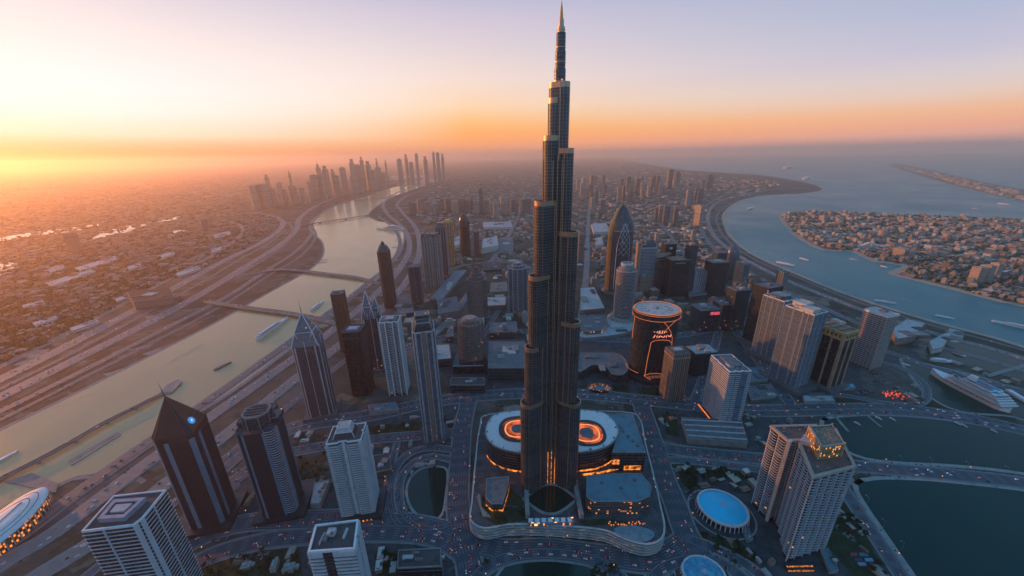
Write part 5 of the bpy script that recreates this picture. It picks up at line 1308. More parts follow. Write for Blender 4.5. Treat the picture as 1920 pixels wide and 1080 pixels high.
T = dome_hall('domed_arena', 'round arena with pale blue patterned roof cut by the bottom edge of the picture', 1318, 1082, 33, 28, 8, mottled('pale_blue_dome', [(.03, .2, .32), (.06, .32, .48), (.2, .45, .6)], .12), 0, 6)
def lens_stadium():
    a, c = at(-70, 1085, 0), at(88, 932, 0); m = (a+c)/2; L = (c-a).length/2; ang = math.atan2(c.y-a.y, c.x-a.x)
    T = empty('stadium', (m.x, m.y, 0), ang); tag(T, 'lens shaped white roofed stadium with amber lit ribbed wall by the creek mouth', 'stadium'); OCC.append((m.x, m.y, L))
    def lens(k, w): return [(L*k*math.cos(t), w*k*math.copysign(abs(math.sin(t))**1.15, math.sin(t))) for t in [2*math.pi*i/48 for i in range(48)]]
    q = lens(1, 34); b = MB(); b.wall(q, 0, 24); b.build('wall', facade('stadium_wall', (.05, .03, .02), (.22, .15, .11), 5, 6, .35, .25, .4, .3, 0, (1, .28, .05), .7), T)
    b = MB()
    for i in range(48): x, y = lens(1.02, 35)[i]; b.bar((x, y, 0), (x*1.01, y*1.02, 25), .8, .8, 4)
    b.build('wall_rib', CREAM, T)
    b = MB(); b.wall(lens(1.03, 36), 23.5, 26, lens(1.0, 34)); prev = lens(1.0, 34), 26
    for k, z in ((.8, 29), (.6, 31), (.4, 32), (.15, 32.4)): cur = lens(k, 34), z; b.wall(prev[0], prev[1], z, cur[0]); prev = cur
    b.cap(prev[0], prev[1]); b.build('roof', WHITE, T)
    b = MB()
    for k in (.62, .82): o = lens(k, 34); b.tube([(x, y, (30.9 if k < .7 else 28.8)) for x, y in o+o[:1]], .6, 4)
    b.bar((-L*.5, 0, 32.3), (L*.5, 0, 32.3), .9, .9, 4); b.build('roof_seam', CONCD, T)
lens_stadium()
def low(name, label, px, h, wall, roofm, boxes=3, cat='building', rise=None, bands=0, group=None):
    p = ccw(pxs(px, h)); cx = sum(q[0] for q in p)/len(p); cy = sum(q[1] for q in p)/len(p); p = [(x-cx, y-cy) for x, y in p]
    T = empty(name, (cx, cy, 0)); tag(T, label, cat, group); OCC.append((cx, cy, max(math.hypot(*q) for q in p)*.95)); rs = random.Random(int(px[0][0]*3+px[0][1]))
    b = MB(); b.wall(p, 0, h); b.build('wall', wall, T)
    roof_parts(T, p, h+.9, roofm, CONC, 1.0, 1.4)
    w = max(q[0] for q in p)-min(q[0] for q in p); d = max(q[1] for q in p)-min(q[1] for q in p)
    for k in range(boxes):
        x, y = rs.uniform(-.28, .28)*w, rs.uniform(-.28, .28)*d; sx, sy = rs.uniform(.04, .13)*w, rs.uniform(.04, .12)*d
        b = MB(); b.box(x-sx, x+sx, y-sy, y+sy, h, h+rs.uniform(1.5, 4.5)); b.build('plant_room', rs.choice([ROOFL, ROOFG, CONC, ROOFD]), T)
    if bands:
        b = MB()
        for k in range(bands):
            z = h*(k+.6)/bands; o = offset(p, .6); b.wall(o, z, z+.8); ring_face(b, o, offset(p, -.2), z+.8)
        b.build('floor_edging', SLABD, T)
    return T, p, h
low('office_block', 'low dark office block with stacked cream plant rooms at the bottom of the picture', [(747, 1032), (826, 1028), (828, 1062), (745, 1066)], 58, BLACKG, ROOFD, 4, bands=3)
low('office_block', 'long black office block with dark horizontal bands west of the supertall tower', [(917, 640), (984, 640), (985, 690), (915, 690)], 46, BLACKG, ROOFG, 6, bands=9)
low('mall_block', 'terraced low block with pale cornice below the round balcony tower', [(846, 708), (908, 708), (909, 722), (844, 722)], 26, BLACKG, ROOFD, 3, bands=3)
T, p, h = low('exhibition_hall', 'long grey exhibition hall with ridged roof between two white end walls', [(1278, 783), (1390, 788), (1402, 830), (1290, 822)], 16, CONC, ROOFG, 0)
a_, b_, c_, d_ = p
bb = MB()
for k in range(4):
    t = (k+.5)/4; x0, y0 = d_[0]+(a_[0]-d_[0])*t, d_[1]+(a_[1]-d_[1])*t; x1, y1 = c_[0]+(b_[0]-c_[0])*t, c_[1]+(b_[1]-c_[1])*t; bb.bar((x0, y0, h+1), (x1, y1, h+1), 2.2, 2.2, 4)
bb.build('roof_rib', ROOFL, T)
def wave_block():
    T, p, h = low('curved_block', 'low curving terrace building with flowing flat roof behind the fountain plaza', spline([(1086, 664), (1110, 661), (1150, 662), (1170, 672), (1178, 690), (1168, 702), (1148, 700), (1136, 688), (1112, 684), (1094, 694), (1084, 694)], 4, True), 30, BLACKG, ROOFG, 5, bands=4)
wave_block()
T, p, h = low('round_terrace', 'round pale terrace block with lamp lit rim behind the supertall tower', [(1085, 596), (1110, 590), (1135, 592), (1140, 606), (1128, 620), (1100, 622), (1086, 616)], 22, facade('terrace_wall', (.04, .03, .03), (.22, .18, .16), 6, 5, .3, .4, .2, .3, 0, (1, .4, .12), .7), ROOFG, 3)
low('car_hall', 'long wedge roofed hall with warm forecourt lights north of the round terrace', [(1088, 540), (1114, 538), (1134, 578), (1088, 582)], 20, GREYG, ROOFL, 2)
T, p, h = low('crescent_podium', 'broad crescent podium sweeping in front of the ribbed cylinder tower', spline([(1080, 608), (1130, 598), (1170, 602), (1192, 610), (1180, 622), (1140, 630), (1090, 632)], 5, True), 10, CONC, ROOFL, 4)
low('warehouse', 'white flat warehouse with long roof ridges beside the dark bullet tower', [(905, 416), (958, 416), (962, 426), (906, 427)], 18, CREAM, ROOFL, 5, 'warehouse')
low('warehouse', 'big pale two level depot with stepped roof south of the ridged warehouse', [(905, 448), (932, 442), (935, 460), (903, 466)], 40, CREAM, ROOFL, 3, 'warehouse')
low('warehouse', 'U shaped pale hall with open court in the mid distance', [(936, 446), (962, 444), (962, 468), (934, 470)], 16, CREAM, ROOFG, 5, 'warehouse')
low('warehouse', 'low white store with cluttered roof left of the bullet tower base', [(852, 446), (862, 442), (862, 458), (850, 462)], 22, CREAM, ROOFL, 3, 'warehouse')
low('warehouse', 'broad pink roofed market hall beyond the pointed arch tower', [(1108, 420), (1136, 418), (1146, 434), (1114, 436)], 24, CREAM, ROOFL, 2, 'warehouse')
low('warehouse', 'small white hall below the pink roofed market hall', [(1116, 446), (1128, 444), (1132, 458), (1118, 460)], 20, CREAM, ROOFL, 3, 'warehouse')
ROOFW_ = plain('dusty_roof', (.10, .08, .07), .9, 0, .3, .05, .1)
for i, (px, h, wl, rf, lab) in enumerate((
    ([(820, 562), (856, 556), (862, 582), (822, 588)], 34, GREYG, ROOFG, 'grey stepped mall block with pale skylight, west of the ornate tower'),
    ([(852, 508), (876, 506), (830, 560), (806, 560)], 14, GREYG, ROOFT, 'diagonal blue roofed low hall south of the fluted grey tower'),
    ([(905, 492), (935, 490), (938, 504), (906, 506)], 16, NAVYG, ROOFD, 'dark roofed shed with white lantern near the ornate tower'),
    ([(920, 530), (950, 528), (952, 546), (918, 548)], 18, TANG, BROWN, 'brick red roofed hall between ornate tower and blue turret tower'),
    ([(908, 558), (948, 556), (948, 572), (906, 574)], 20, GREYG, ROOFL, 'pale long roofed building south of the brick red roofed hall'),
    ([(800, 648), (842, 645), (846, 672), (802, 676)], 30, NAVYG, ROOFL, 'white roofed corner block beside the round balcony tower'),
    ([(842, 610), (850, 610), (850, 630), (836, 632)], 24, NAVYG, ROOFG, 'narrow grey annex west of the round balcony tower'),
    ([(920, 605), (968, 603), (970, 622), (918, 624)], 26, NAVYG, ROOFG, 'grey roofed block with white plant rooms north of the black banded office'),
    ([(742, 555), (770, 552), (776, 585), (745, 590)], 24, NAVYG, ROOFG, 'stepped grey block at the foot of the chamfer topped tower'),
    ([(690, 760), (742, 754), (748, 768), (694, 775)], 10, CONC, ROOFT, 'small pale pavilion with long canopy in the western boulevard'),
    ([(590, 905), (618, 900), (600, 945), (582, 945)], 12, CONC, ROOFL, 'narrow white roofed parking block west of the white balcony tower'),
    ([(700, 855), (730, 850), (734, 880), (704, 886)], 14, CONCD, ROOFD, 'dark low annex east of the white balcony tower'),
    ([(1290, 540), (1320, 538), (1326, 552), (1292, 556)], 20, NAVYG, ROOFG, 'flat grey block in the middle of the eastern cluster'),
    ([(1400, 690), (1430, 688), (1440, 712), (1408, 716)], 10, CONC, ROOFT, 'low teal roofed shed beside the diagonal boulevard'),
    ([(1400, 724), (1445, 720), (1455, 744), (1408, 750)], 8, CONCD, ROOFG, 'flat grey parking deck at the boulevard corner'),
    ([(1505, 742), (1560, 742), (1566, 752), (1508, 753)], 8, CONC, ROOFL, 'long white roofed bus station in front of the coastal row'),
    ([(1578, 722), (1600, 720), (1604, 727), (1582, 729)], 7, CONC, DOME, 'tiny bright blue roofed kiosk beside the gold crowned tower'),
    ([(1672, 616), (1700, 598), (1735, 606), (1715, 630), (1682, 636)], 26, TANG, ROOFL, 'white terraced civic building with lit side beside the coast road'),
    ([(1742, 640), (1770, 625), (1786, 622), (1768, 652), (1748, 656)], 16, CREAM, ROOFL, 'long pale ferry hall pointing to the shore'),
    ([(1780, 615), (1808, 622), (1806, 634), (1776, 628)], 8, CREAM, ROOFL, 'flat pale deck building on the coast road'),
    ([(1462, 1010), (1490, 1012), (1500, 1040), (1476, 1044)], 8, CONCD, ROOFT, 'blue roofed shed behind the two winged residential tower'),
    ([(1538, 1032), (1552, 1028), (1572, 1070), (1556, 1072)], 6, CONC, ROOFT, 'slender pale blue roofed canopy building by the southern basin road'),
    ([(1392, 990), (1404, 990), (1412, 1012), (1400, 1014)], 6, CONC, ROOFT, 'small blue roofed kiosk below the domed arena'),
    ([(238, 548), (318, 539), (326, 556), (250, 566)], 42, FARG, ROOFW_, 'bulky long office block half sunk in haze on the far creek bank'),
)):
    low('low_building', lab, px, h, wl, rf, 3, bands=2 if h > 22 else 0)
for i, (x0, y0, x1, y1, hh, lab) in enumerate(((85, 530, 170, 505, 9, 'longest white roofed shed on the western plain'), (140, 502, 215, 480, 8, 'mauve roofed long hall on the western plain'), (90, 505, 118, 496, 8, 'short pale hall by the bright lake'), (300, 478, 325, 471, 9, 'small white roofed hall in the middle of the western houses'), (238, 500, 262, 493, 8, 'pale shed west of the bulky office block'), (395, 468, 415, 462, 9, 'white roofed depot near the highway bend'), (60, 605, 105, 592, 9, 'broad pale market hall among the nearer western houses'), (130, 615, 180, 598, 9, 'grey terraced market hall above the creek highways'), (330, 512, 372, 498, 10, 'ribbed grey hall beside the western highway'), (40, 572, 80, 562, 9, 'pale school block among the western houses'), (215, 560, 240, 552, 8, 'small grey hall beside the bulky office block'), (400, 440, 430, 433, 9, 'low white hall inside the interchange loop'))):
    low('shed', lab, [(x0, y0), (x1, y1), (x1+(x1-x0)*.12, y1+5), (x0+(x1-x0)*.12, y0+6)], hh, CREAM, ROOFL, 2)
def fountain():
    c = at(1124, 728); T = empty('fountain', (c.x, c.y, 0)); tag(T, 'round plaza fountain ringed with orange and white lamps', 'fountain'); OCC.append((c.x, c.y, 40))
    b = MB(); b.cap(circ(36, 26, 36), 1.05); b.build('plaza_disc', mottled('rose_paving', [(.16, .10, .09), (.22, .14, .13)], .1), T)
    b = MB(); b.wall(circ(15, 10, 28), .5, 2.2); b.wall(circ(13.5, 9, 28)[::-1], .5, 2.2); ring_face(b, circ(15, 10, 28), circ(13.5, 9, 28), 2.2); b.build('basin_rim', CONC, T)
    b = MB(); b.cap(circ(13.6, 9.1, 28), 1.4); b.build('basin_water', plain('fountain_water', (.10, .22, .26), .1), T)
    b = MB(); rs = random.Random(2)
    for k in range(46):
        t, r = rs.uniform(0, 6.28), rs.uniform(1.15, 2.0); s = rs.uniform(.5, 1.0); x, y = 15*r*math.cos(t), 10*r*math.sin(t); b.box(x-s, x+s, y-s, y+s, 1.2, 2.6)
    b.build('lamp_dot', LEDD, T)
fountain()
def event_ground():
    c = at(1682, 742); T = empty('event_ground', (c.x, c.y, 0)); tag(T, 'oval fairground glowing red with crowded stalls on the open lot', 'fairground')
    b = MB(); b.cap(circ(40, 22, 36), 1.1); b.build('arena_floor', plain('red_court', (.20, .05, .05), .7), T)
    b = MB(); rs = random.Random(8)
    for k in range(70):
        t, r = rs.uniform(0, 6.28), math.sqrt(rs.random())*.95; s = rs.uniform(.6, 1.3); x, y = 40*r*math.cos(t), 22*r*math.sin(t); b.box(x-s, x+s, y-s, y+s, 1.1, 3.2)
    b.build('stall_lamp_dot', glow('fair_lamp', (1, .12, .08), .8, .2), T)
event_ground()
def court(label, px, col):
    p = ccw(pxs(px)); b = MB(); b.prism(p, .5, 1.3); o = b.build('sports_court', plain('court_'+str(col), col, .6, 0, .3, .3)); tag(o, label, 'court', 'sports courts by the southern basin')
for k, (x, y, col, nm) in enumerate(((1592, 1040, (.30, .05, .08), 'red'), (1610, 1040, (.10, .22, .35), 'blue'), (1600, 1050, (.05, .06, .10), 'navy'), (1620, 1050, (.12, .36, .55), 'sky blue'), (1607, 1058, (.2, .28, .45), 'grey blue'), (1630, 1058, (.28, .06, .12), 'crimson'))):
    court(nm+' painted sports court on the dark ground beside the southern basin', [(x, y-3), (x+15, y-3), (x+18, y+3.5), (x+3, y+3.5)], col)
# landmarks on the hazy plain
for i, (tx, ty, by, w, d, lab) in enumerate(((130, 437, 472, 60, 45, 'lone dark hotel tower standing in haze on the plain west of the creek'), (382, 411, 432, 40, 36, 'small lone tower in haze beside the looping interchange'))):
    tower('haze_tower', lab, tx, ty, by, w, d, 10, None, FARG, plants=1)
for i, px in enumerate(([(0, 495), (30, 494), (38, 498), (20, 508), (0, 517), (-60, 525)], [(0, 446), (60, 436), (110, 430), (190, 420), (180, 426), (110, 438), (60, 444), (0, 452)], [(182, 438), (240, 424), (275, 421), (250, 430), (200, 440)], [(295, 440), (320, 434), (350, 431), (330, 439), (305, 442)], [(145, 452), (190, 440), (250, 432), (200, 444), (150, 456)], [(285, 418), (340, 405), (345, 407), (300, 418)])):
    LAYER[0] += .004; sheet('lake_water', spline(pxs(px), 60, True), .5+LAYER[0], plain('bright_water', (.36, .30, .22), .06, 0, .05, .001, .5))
for i, px in enumerate(([(745, 345), (800, 336), (838, 335), (800, 345), (770, 350)], [(735, 330), (780, 327), (800, 331), (745, 337)])):
    LAYER[0] += .004; sheet('sand_flat', spline(pxs(px), 60, True), .5+LAYER[0], SAND)

# ------------------------------------------------------------------ bridges
def bridge(label, px, w, z, mat, piers, lamps=0):
    c = spline(pxs(px, z), 10); T = empty('bridge', (0, 0, 0)); tag(T, label, 'bridge'); n = len(c)
    zz = [z*min(1, 4*i/n+.15, 4*(n-1-i)/n+.15) if z > 4 else z for i in range(n)]
    b = MB(); b.ribbon(c, w, zz); b.build('deck', mat, T)
    b = MB()
    for off in (-w/2, w/2):
        L = []
        for i in range(n):
            a, d = Vector(c[max(i-1, 0)]), Vector(c[min(i+1, n-1)]); t = (d-a).normalized(); nn = Vector((t.y, -t.x)); q = Vector(c[i])+nn*off; L.append((q.x, q.y, zz[i]))
        b = MB()
        for (p0, p1) in zip(L, L[1:]):
            b.face([(p0[0], p0[1], p0[2]-2.6), (p1[0], p1[1], p1[2]-2.6), (p1[0], p1[1], p1[2]+1.2), (p0[0], p0[1], p0[2]+1.2)])
        b.build('side_girder', plain('bridge_side', (.24, .20, .18), .7), T)
    b = MB(); b.ribbon(c, w-.5, [q-2.5 for q in zz]); b.build('soffit', CONCD, T)
    for k in range(piers):
        i = int(n*(k+.8)/(piers+.6)); x, y = c[min(i, n-1)]; zt = zz[min(i, n-1)]-2.6
        b = MB(); b.prism(circ(w*.32, 2.6, 12, x, y), -1, max(zt, .8)); b.build('pier', CONC, T)
    ROADS.append((c, w, z+.3, 2 if w < 16 else 4, .7, 0)); return T
BD = asphalt('bridge_deck', 6, 32, (.16, .135, .125), (.4, .36, .33))
BD2 = asphalt('bridge_deck_narrow', 2, 13, (.15, .125, .12), (.36, .33, .3))
bridge('wide road bridge crossing the creek just above the white yachts', [(385, 562), (420, 570), (470, 578), (530, 586), (590, 596), (640, 606)], 32, 9, BD, 3)
bridge('gently curved road bridge over the creek near the chamfer topped tower', [(470, 512), (505, 506), (550, 506), (610, 513), (660, 519), (712, 529)], 32, 10, BD, 4)
bridge('slender bridge on tall piers at the wide bend of the creek', [(560, 422), (590, 418), (640, 411), (685, 404), (720, 400)], 34, 14, BD, 3)
bridge('farthest hazy bridge over the narrow head of the creek', [(620, 384), (660, 377), (710, 371), (745, 366), (780, 360)], 30, 12, BD, 2)
T = bridge('long narrow pier bridge reaching diagonally along the lower creek', [(-80, 945), (0, 897), (60, 868), (130, 830), (200, 790), (270, 755), (336, 718)], 13, 8, BD2, 6)
b = MB(); q = ccw(pxs([(312, 722), (334, 711), (341, 716), (322, 736), (296, 741)], 4)); b.prism(q, -.5, 4.5); b.build('pier_head', CONC, T)
b = MB(); q = ccw(pxs([(10, 905), (60, 888), (110, 908), (105, 925), (60, 915)])); b.prism(q, 0, 2.2)
tag(b.build('landing_ramp', plain('pink_concrete', (.30, .23, .21), .8)), 'pale concrete landing ramp under the shore end of the pier bridge', 'ramp')
for k, (px, lab) in enumerate((([(128, 866), (222, 810), (227, 816), (134, 874)], 'long twin pontoon moored parallel to the pier bridge'),)):
    p = pxs(px); b = MB(); b.prism(ccw(p), 0, 2.0); a = [Vector(q) for q in p]; b.ribbon([tuple(a[0].lerp(a[3], .5)), tuple(a[1].lerp(a[2], .5))], 2.5, 2.3, 1); tag(b.build('pontoon', [CONC, CONCD]), lab, 'pontoon')
# ------------------------------------------------------------------ boats and ships
def hull_loft(b, L, Bm, H, sheer=.25, nose=.45, mi=0, z0=-.5, n=16):
    """pointed bow at +x, rounded stern"""
    st = []
    for i in range(n+1):
        t = i/n; x = -L/2+L*t
        w = Bm/2*(min(1, (t/.12))**.5 if t < .12 else 1)*(1 if t < 1-nose else max(0.0, 1-((t-(1-nose))/nose)**2.2))
        hz = H*(1+sheer*max(0, (t-.45)/.55)**2); st.append((x, max(w, .02), hz))
    for (x0, w0, h0), (x1, w1, h1) in zip(st, st[1:]):
        for s in (-1, 1):
            q = [(x0, s*w0*.78, z0), (x1, s*w1*.78, z0), (x1, s*w1, h1), (x0, s*w0, h0)]
            b.face(q if s < 0 else q[::-1], None, mi)
        b.face([(x0, -w0, h0), (x1, -w1, h1), (x1, w1, h1), (x0, w0, h0)], None, mi)
    x, w, h = st[0]; b.face([(x, -w*.78, z0), (x, -w, h), (x, w, h), (x, w*.78, z0)], None, mi)
    return st
SHIPW = plain('ship_white', (.74, .73, .73), .45, 0, .08)
SHIPR = plain('ship_red', (.42, .07, .06), .45)
SHIPB = plain('ship_blue_deck', (.05, .20, .30), .5)
SHIPG = striped('ship_windows', (.10, .09, .09), (.70, .69, .69), 3.0, .42, 'v', .4)
def cabin(x0, x1, w, tap=.6):
    return [(x0, -w/2), (x1-(x1-x0)*.25, -w/2), (x1-(x1-x0)*.07, -w/2*tap), (x1, 0), (x1-(x1-x0)*.07, w/2*tap), (x1-(x1-x0)*.25, w/2), (x0, w/2)]
def ship(name, label, px0, px1, z=0.3, beam=None, decks=3, top=None, cat='boat', hull=None, deckm=None, funnel=False, group=None):
    a, c = at(*px0), at(*px1); m_ = (a+c)/2; L = (c-a).length; T = empty(name, (m_.x, m_.y, z), math.atan2(c.y-a.y, c.x-a.x)); tag(T, label, cat, group)
    B = beam or L*.2; H = L*.045+1.2
    b = MB(); hull_loft(b, L, B, H); b.build('hull', hull or SHIPW, T)
    zz = H; x0, x1 = -L*.44, L*.26
    for k in range(decks):
        dh = max(1.6, L*.022); q = cabin(x0, x1, B*(.82-.09*k)); b = MB(); b.wall(q, zz-.2, zz+dh); d = b.build('deck_house', SHIPG, T)
        b = MB(); b.cap(q, zz+dh); b.wall(offset(q, .3), zz+dh-.5, zz+dh+.25); b.build('deck', deckm or SHIPW, d); zz += dh; x0 += L*.05; x1 -= L*.07
    if funnel:
        b = MB(); b.prism(capsule((-L*.10, 0), (-L*.03, 0), B*.12, 6), zz-.3, zz+L*.04); b.build('funnel', SHIPR if funnel == 2 else SHIPW, T)
    b = MB(); b.bar((L*.02, 0, zz-.2), (L*.0, 0, zz+L*.06), .3, .15, 4); b.build('mast', STEEL, T)
    return T
def cruise_ship():
    a, c = at(1744, 700), at(1893, 775); m_ = (a+c)/2; L = (c-a).length
    T = empty('cruise_ship', (m_.x, m_.y, .4), math.atan2(a.y-c.y, a.x-c.x)); tag(T, 'huge white cruise ship with stacked decks and blue sun decks moored in the dock', 'cruise ship')
    B, H = 46, 13
    b = MB(); hull_loft(b, L, B, H, .45, .42); b.build('hull', SHIPW, T)
    b = MB()
    st = hull_loft(MB(), L, B*1.01, H, .45, .42)
    for s in (-1, 1):
        for (x0, w0, h0), (x1, w1, h1) in zip(st, st[1:]):
            q = [(x0, s*(w0+.1), h0-1.4), (x1, s*(w1+.1), h1-1.4), (x1, s*(w1+.12), h1-.7), (x0, s*(w0+.12), h0-.7)]; b.face(q if s < 0 else q[::-1])
    b.build('hull_stripe', SHIPR, T)
    zz = H; x0, x1 = -L*.475, L*.30
    for k in range(6):
        q = cabin(x0, x1, B*(.94-.03*k), .72); b = MB(); b.wall(q, zz-.3, zz+4.2); d = b.build('deck_house', SHIPG, T)
        b = MB(); o = offset(q, .8); b.wall(o, zz+3.4, zz+4.6); ring_face(b, o, offset(q, -1.2), zz+4.6); b.build('balcony_edging', SHIPW, d)
        b = MB(); b.cap(q, zz+4.2); b.build('deck', SHIPB if k in (3, 5) else SHIPW, d); zz += 4.2; x0 += 5.5 if k < 4 else 12; x1 -= 5 if k < 3 else 14
    b = MB(); b.prism(rect(16, 9, -L*.30, 0), zz-.2, zz+.8); b.build('pool', DOME, T)
    b = MB(); b.wall(capsule((-4, 0), (8, 0), 5, 8), zz-.3, zz+13, [(x*.75-4, y*.75) for x, y in capsule((-4, 0), (8, 0), 5, 8)]); b.cap([(x*.75-4, y*.75) for x, y in capsule((-4, 0), (8, 0), 5, 8)], zz+13); b.build('funnel', SHIPW, T)
    b = MB(); q = capsule((18, 0), (34, 0), 9, 8); b.prism(q, zz-.3, zz+4); b.build('sun_lounge', SHIPB, T)
    b = MB(); o = capsule((-26, 0), (36, 0), 12, 8); b.wall(o, zz+1.2, zz+2.2); ring_face(b, o, offset(o, -1.5), zz+2.2); b.build('screen_rim', plain('amber_rim', (.55, .22, .10), .5), T)
    b = MB(); b.bar((L*.16, 0, zz-3), (L*.15, 0, zz+12), .5, .2, 5); b.build('mast', STEEL, T)
    for k in range(9):
        for s in (-1, 1):
            x = -L*.34+k*L*.065; b = MB(); q = capsule((x-2.2, s*(B/2+.6)), (x+2.2, s*(B/2+.6)), 1.3, 4); b.prism(q, H+.2, H+2.2); b.build('lifeboat', plain('lifeboat_orange', (.55, .16, .04), .5), T)
cruise_ship()
ship('yacht', 'long white yacht moored at the near creek bridge', (480, 640), (541, 598), decks=2, beam=13, cat='yacht')
ship('yacht', 'shorter white yacht lying beyond the near creek bridge', (582, 585), (607, 566), decks=2, beam=13, cat='yacht')
ship('ferry', 'large pale ferry berthed at the creek bend', (757, 431), (706, 430), decks=4, beam=44, cat='ferry')
ship('liner', 'pale liner berthed at the point of the island', (1606, 466), (1664, 464), decks=6, beam=46, cat='cruise ship')
ship('barge', 'low grey barge drifting alone in the creek', (401, 696), (434, 680), decks=1, beam=9, cat='barge', hull=CONCD, deckm=ROOFG)
ship('ferry', 'small motor ferry at the lower edge of the creek', (-12, 872), (35, 846), decks=1, beam=9, cat='ferry')
ship('yacht', 'pale motor yacht in the upper harbour behind the cruise ship', (1743, 676), (1790, 680), decks=3, beam=17, cat='yacht')
ship('yacht', 'small white tender at the head of the dock', (1690, 683), (1707, 687), decks=1, beam=6, cat='yacht')
ship('yacht', 'grey white vessel at the picture edge south of the cruise ship', (1885, 732), (1935, 762), decks=2, beam=15, cat='yacht')
ship('yacht', 'orange decked boat in the upper harbour', (1785, 661), (1812, 670), decks=2, beam=10, cat='yacht', deckm=BROWN)
ship('ship', 'long white ship with raised bow lying off the coast road', (1948, 622), (1858, 603), decks=2, beam=17, cat='ship')
for x0, y0, x1, y1, lab in ((1638, 564, 1680, 570, 'white outrigger yacht just off the coast road'), (1752, 592, 1790, 599, 'pale yacht with tall mast off the coast road'), (1455, 492, 1490, 499, 'pale boat half hidden behind the cross antenna tower'), (1498, 484, 1516, 489, 'small boat in mid channel opposite the island tip'), (1592, 486, 1608, 488, 'small boat near the island liner'), (1650, 499, 1664, 502, 'little boat off the island creek'), (1402, 393, 1412, 390, 'tiny boat in the bay'), (1870, 382, 1892, 384, 'distant cargo ship beyond the island'), (1472, 317, 1484, 315, 'faint boat on the open sea'), (1508, 337, 1516, 334, 'faint boat off the headland'), (1822, 391, 1836, 392, 'faint ship beyond the island houses')):
    ship('boat', lab, (x0, y0), (x1, y1), decks=1, cat='boat')
for k, (x0, y0, x1, y1, w, lab) in enumerate(((1567, 783, 1590, 810, 7, 'short pale jetty at the corner of the upper basin'), (1626, 780, 1652, 802, 7, 'thin jetty beside the upper basin quay'), (590, 490, 615, 487, 14, 'little timber jetty on the west bank of the creek'), (588, 494, 612, 492, 14, 'second timber jetty on the west creek bank'), (735, 464, 752, 463, 14, 'long jetty on the east bank above the tower group'), (740, 450, 755, 449, 14, 'short jetty near the berthed ferry'), (1850, 706, 1925, 685, 12, 'brown breakwater across the upper harbour'))):
    a, c = at(x0, y0), at(x1, y1); b = MB(); b.ribbon([tuple(a.xy), tuple(c.xy)], w, 1.6); b.ribbon([tuple(a.xy), tuple(c.xy)], w*.4, 2.2)
    for t in (.1, .4, .7, .95): q = a.lerp(c, t); b.box(q.x-w*.3, q.x+w*.3, q.y-1, q.y+1, -.5, 1.5)
    tag(b.build('jetty', CONC), lab, 'jetty')
for k, (x, y, r_) in enumerate(((1640, 782, 40), (1666, 784, 60), (1788, 792, 100), (1800, 796, 130), (1856, 806, 20), (1600, 792, 80))):
    c = at(x, y); d = 14; ship('moored_boat', 'small white boat moored in the upper basin', (x, y), (x+14, y+6), decks=1, cat='boat', group='boats moored in the upper basin')
for px in ([(318, 679), (380, 646)], [(322, 681), (383, 648)], [(440, 700), (540, 645)], [(120, 762), (180, 735)], [(250, 800), (290, 780)], [(1690, 560), (1740, 575)], [(1516, 492), (1545, 500)], [(1612, 488), (1650, 494)]):
    b = MB(); b.ribbon(pxs(px), 2.2, .72 if px[0][0] < 1000 else .5); structure('wake', b, plain('foam', (.42, .36, .30), .5, 0, .3, .2))
def light_pole(x, y, z, hgt, lab, grp, ang):
    c = at(x, y, z); T = empty('street_lamp', (c.x, c.y, z), ang); tag(T, lab, 'lamp', grp)
    b = MB(); b.bar((0, 0, 0), (0, 0, hgt), .32, .2, 5); b.build('pole', STEEL, T); b = MB(); b.bar((0, 0, hgt), (4.5, 0, hgt+.8), .18, .14, 4); b.build('arm', STEEL, T); b = MB(); b.box(3.6, 5.6, -.35, .35, hgt+.6, hgt+1); b.build('lamp_head', SLABM, T)
    return T
for x, y in ((1687, 869), (1744, 873), (1811, 880), (1885, 889), (1655, 990), (1690, 1032), (1625, 945)):
    light_pole(x, y, .8, 17, 'tall thin street lamp on the kerb between the two basins', 'street lamps along the basin causeway', 2.2)
# ------------------------------------------------------------------ far skyline and mid-distance towers
def far_tower(x, yt, yb, wpx, label, group, name='haze_tower', mat=None, cat='tower', top=0, deep=.9):
    B, h, mp = place(x, yt, yb); h = min(h, 870); w = wpx*mp; d = w*deep; rs = random.Random(int(x*13+yt))
    b = MB(); P = rect(w, d) if rs.random() < .6 else cham(w, d, w*.22); z1 = h*(1-(.12 if top else .03))
    b.prism(P, 0, z1)
    if top == 1: b.prism(scale(P, .62), z1, h)
    elif top == 2: b.cone(scale(P, .9), z1, (0, 0, h))
    elif top == 3: b.prism(scale(P, .5), z1, h*.97); b.bar((0, 0, h*.97), (0, 0, min(h*1.09, 885)), w*.05, w*.02, 5)
    else: b.prism(scale(P, .5), z1, h)
    o = b.build(name, mat or FARG); o.location = (B.x, B.y, 0); o.rotation_euler.z = R(rs.uniform(-14, 18)); OCC.append((B.x, B.y, w*.7))
    return tag(o, label, cat, group)
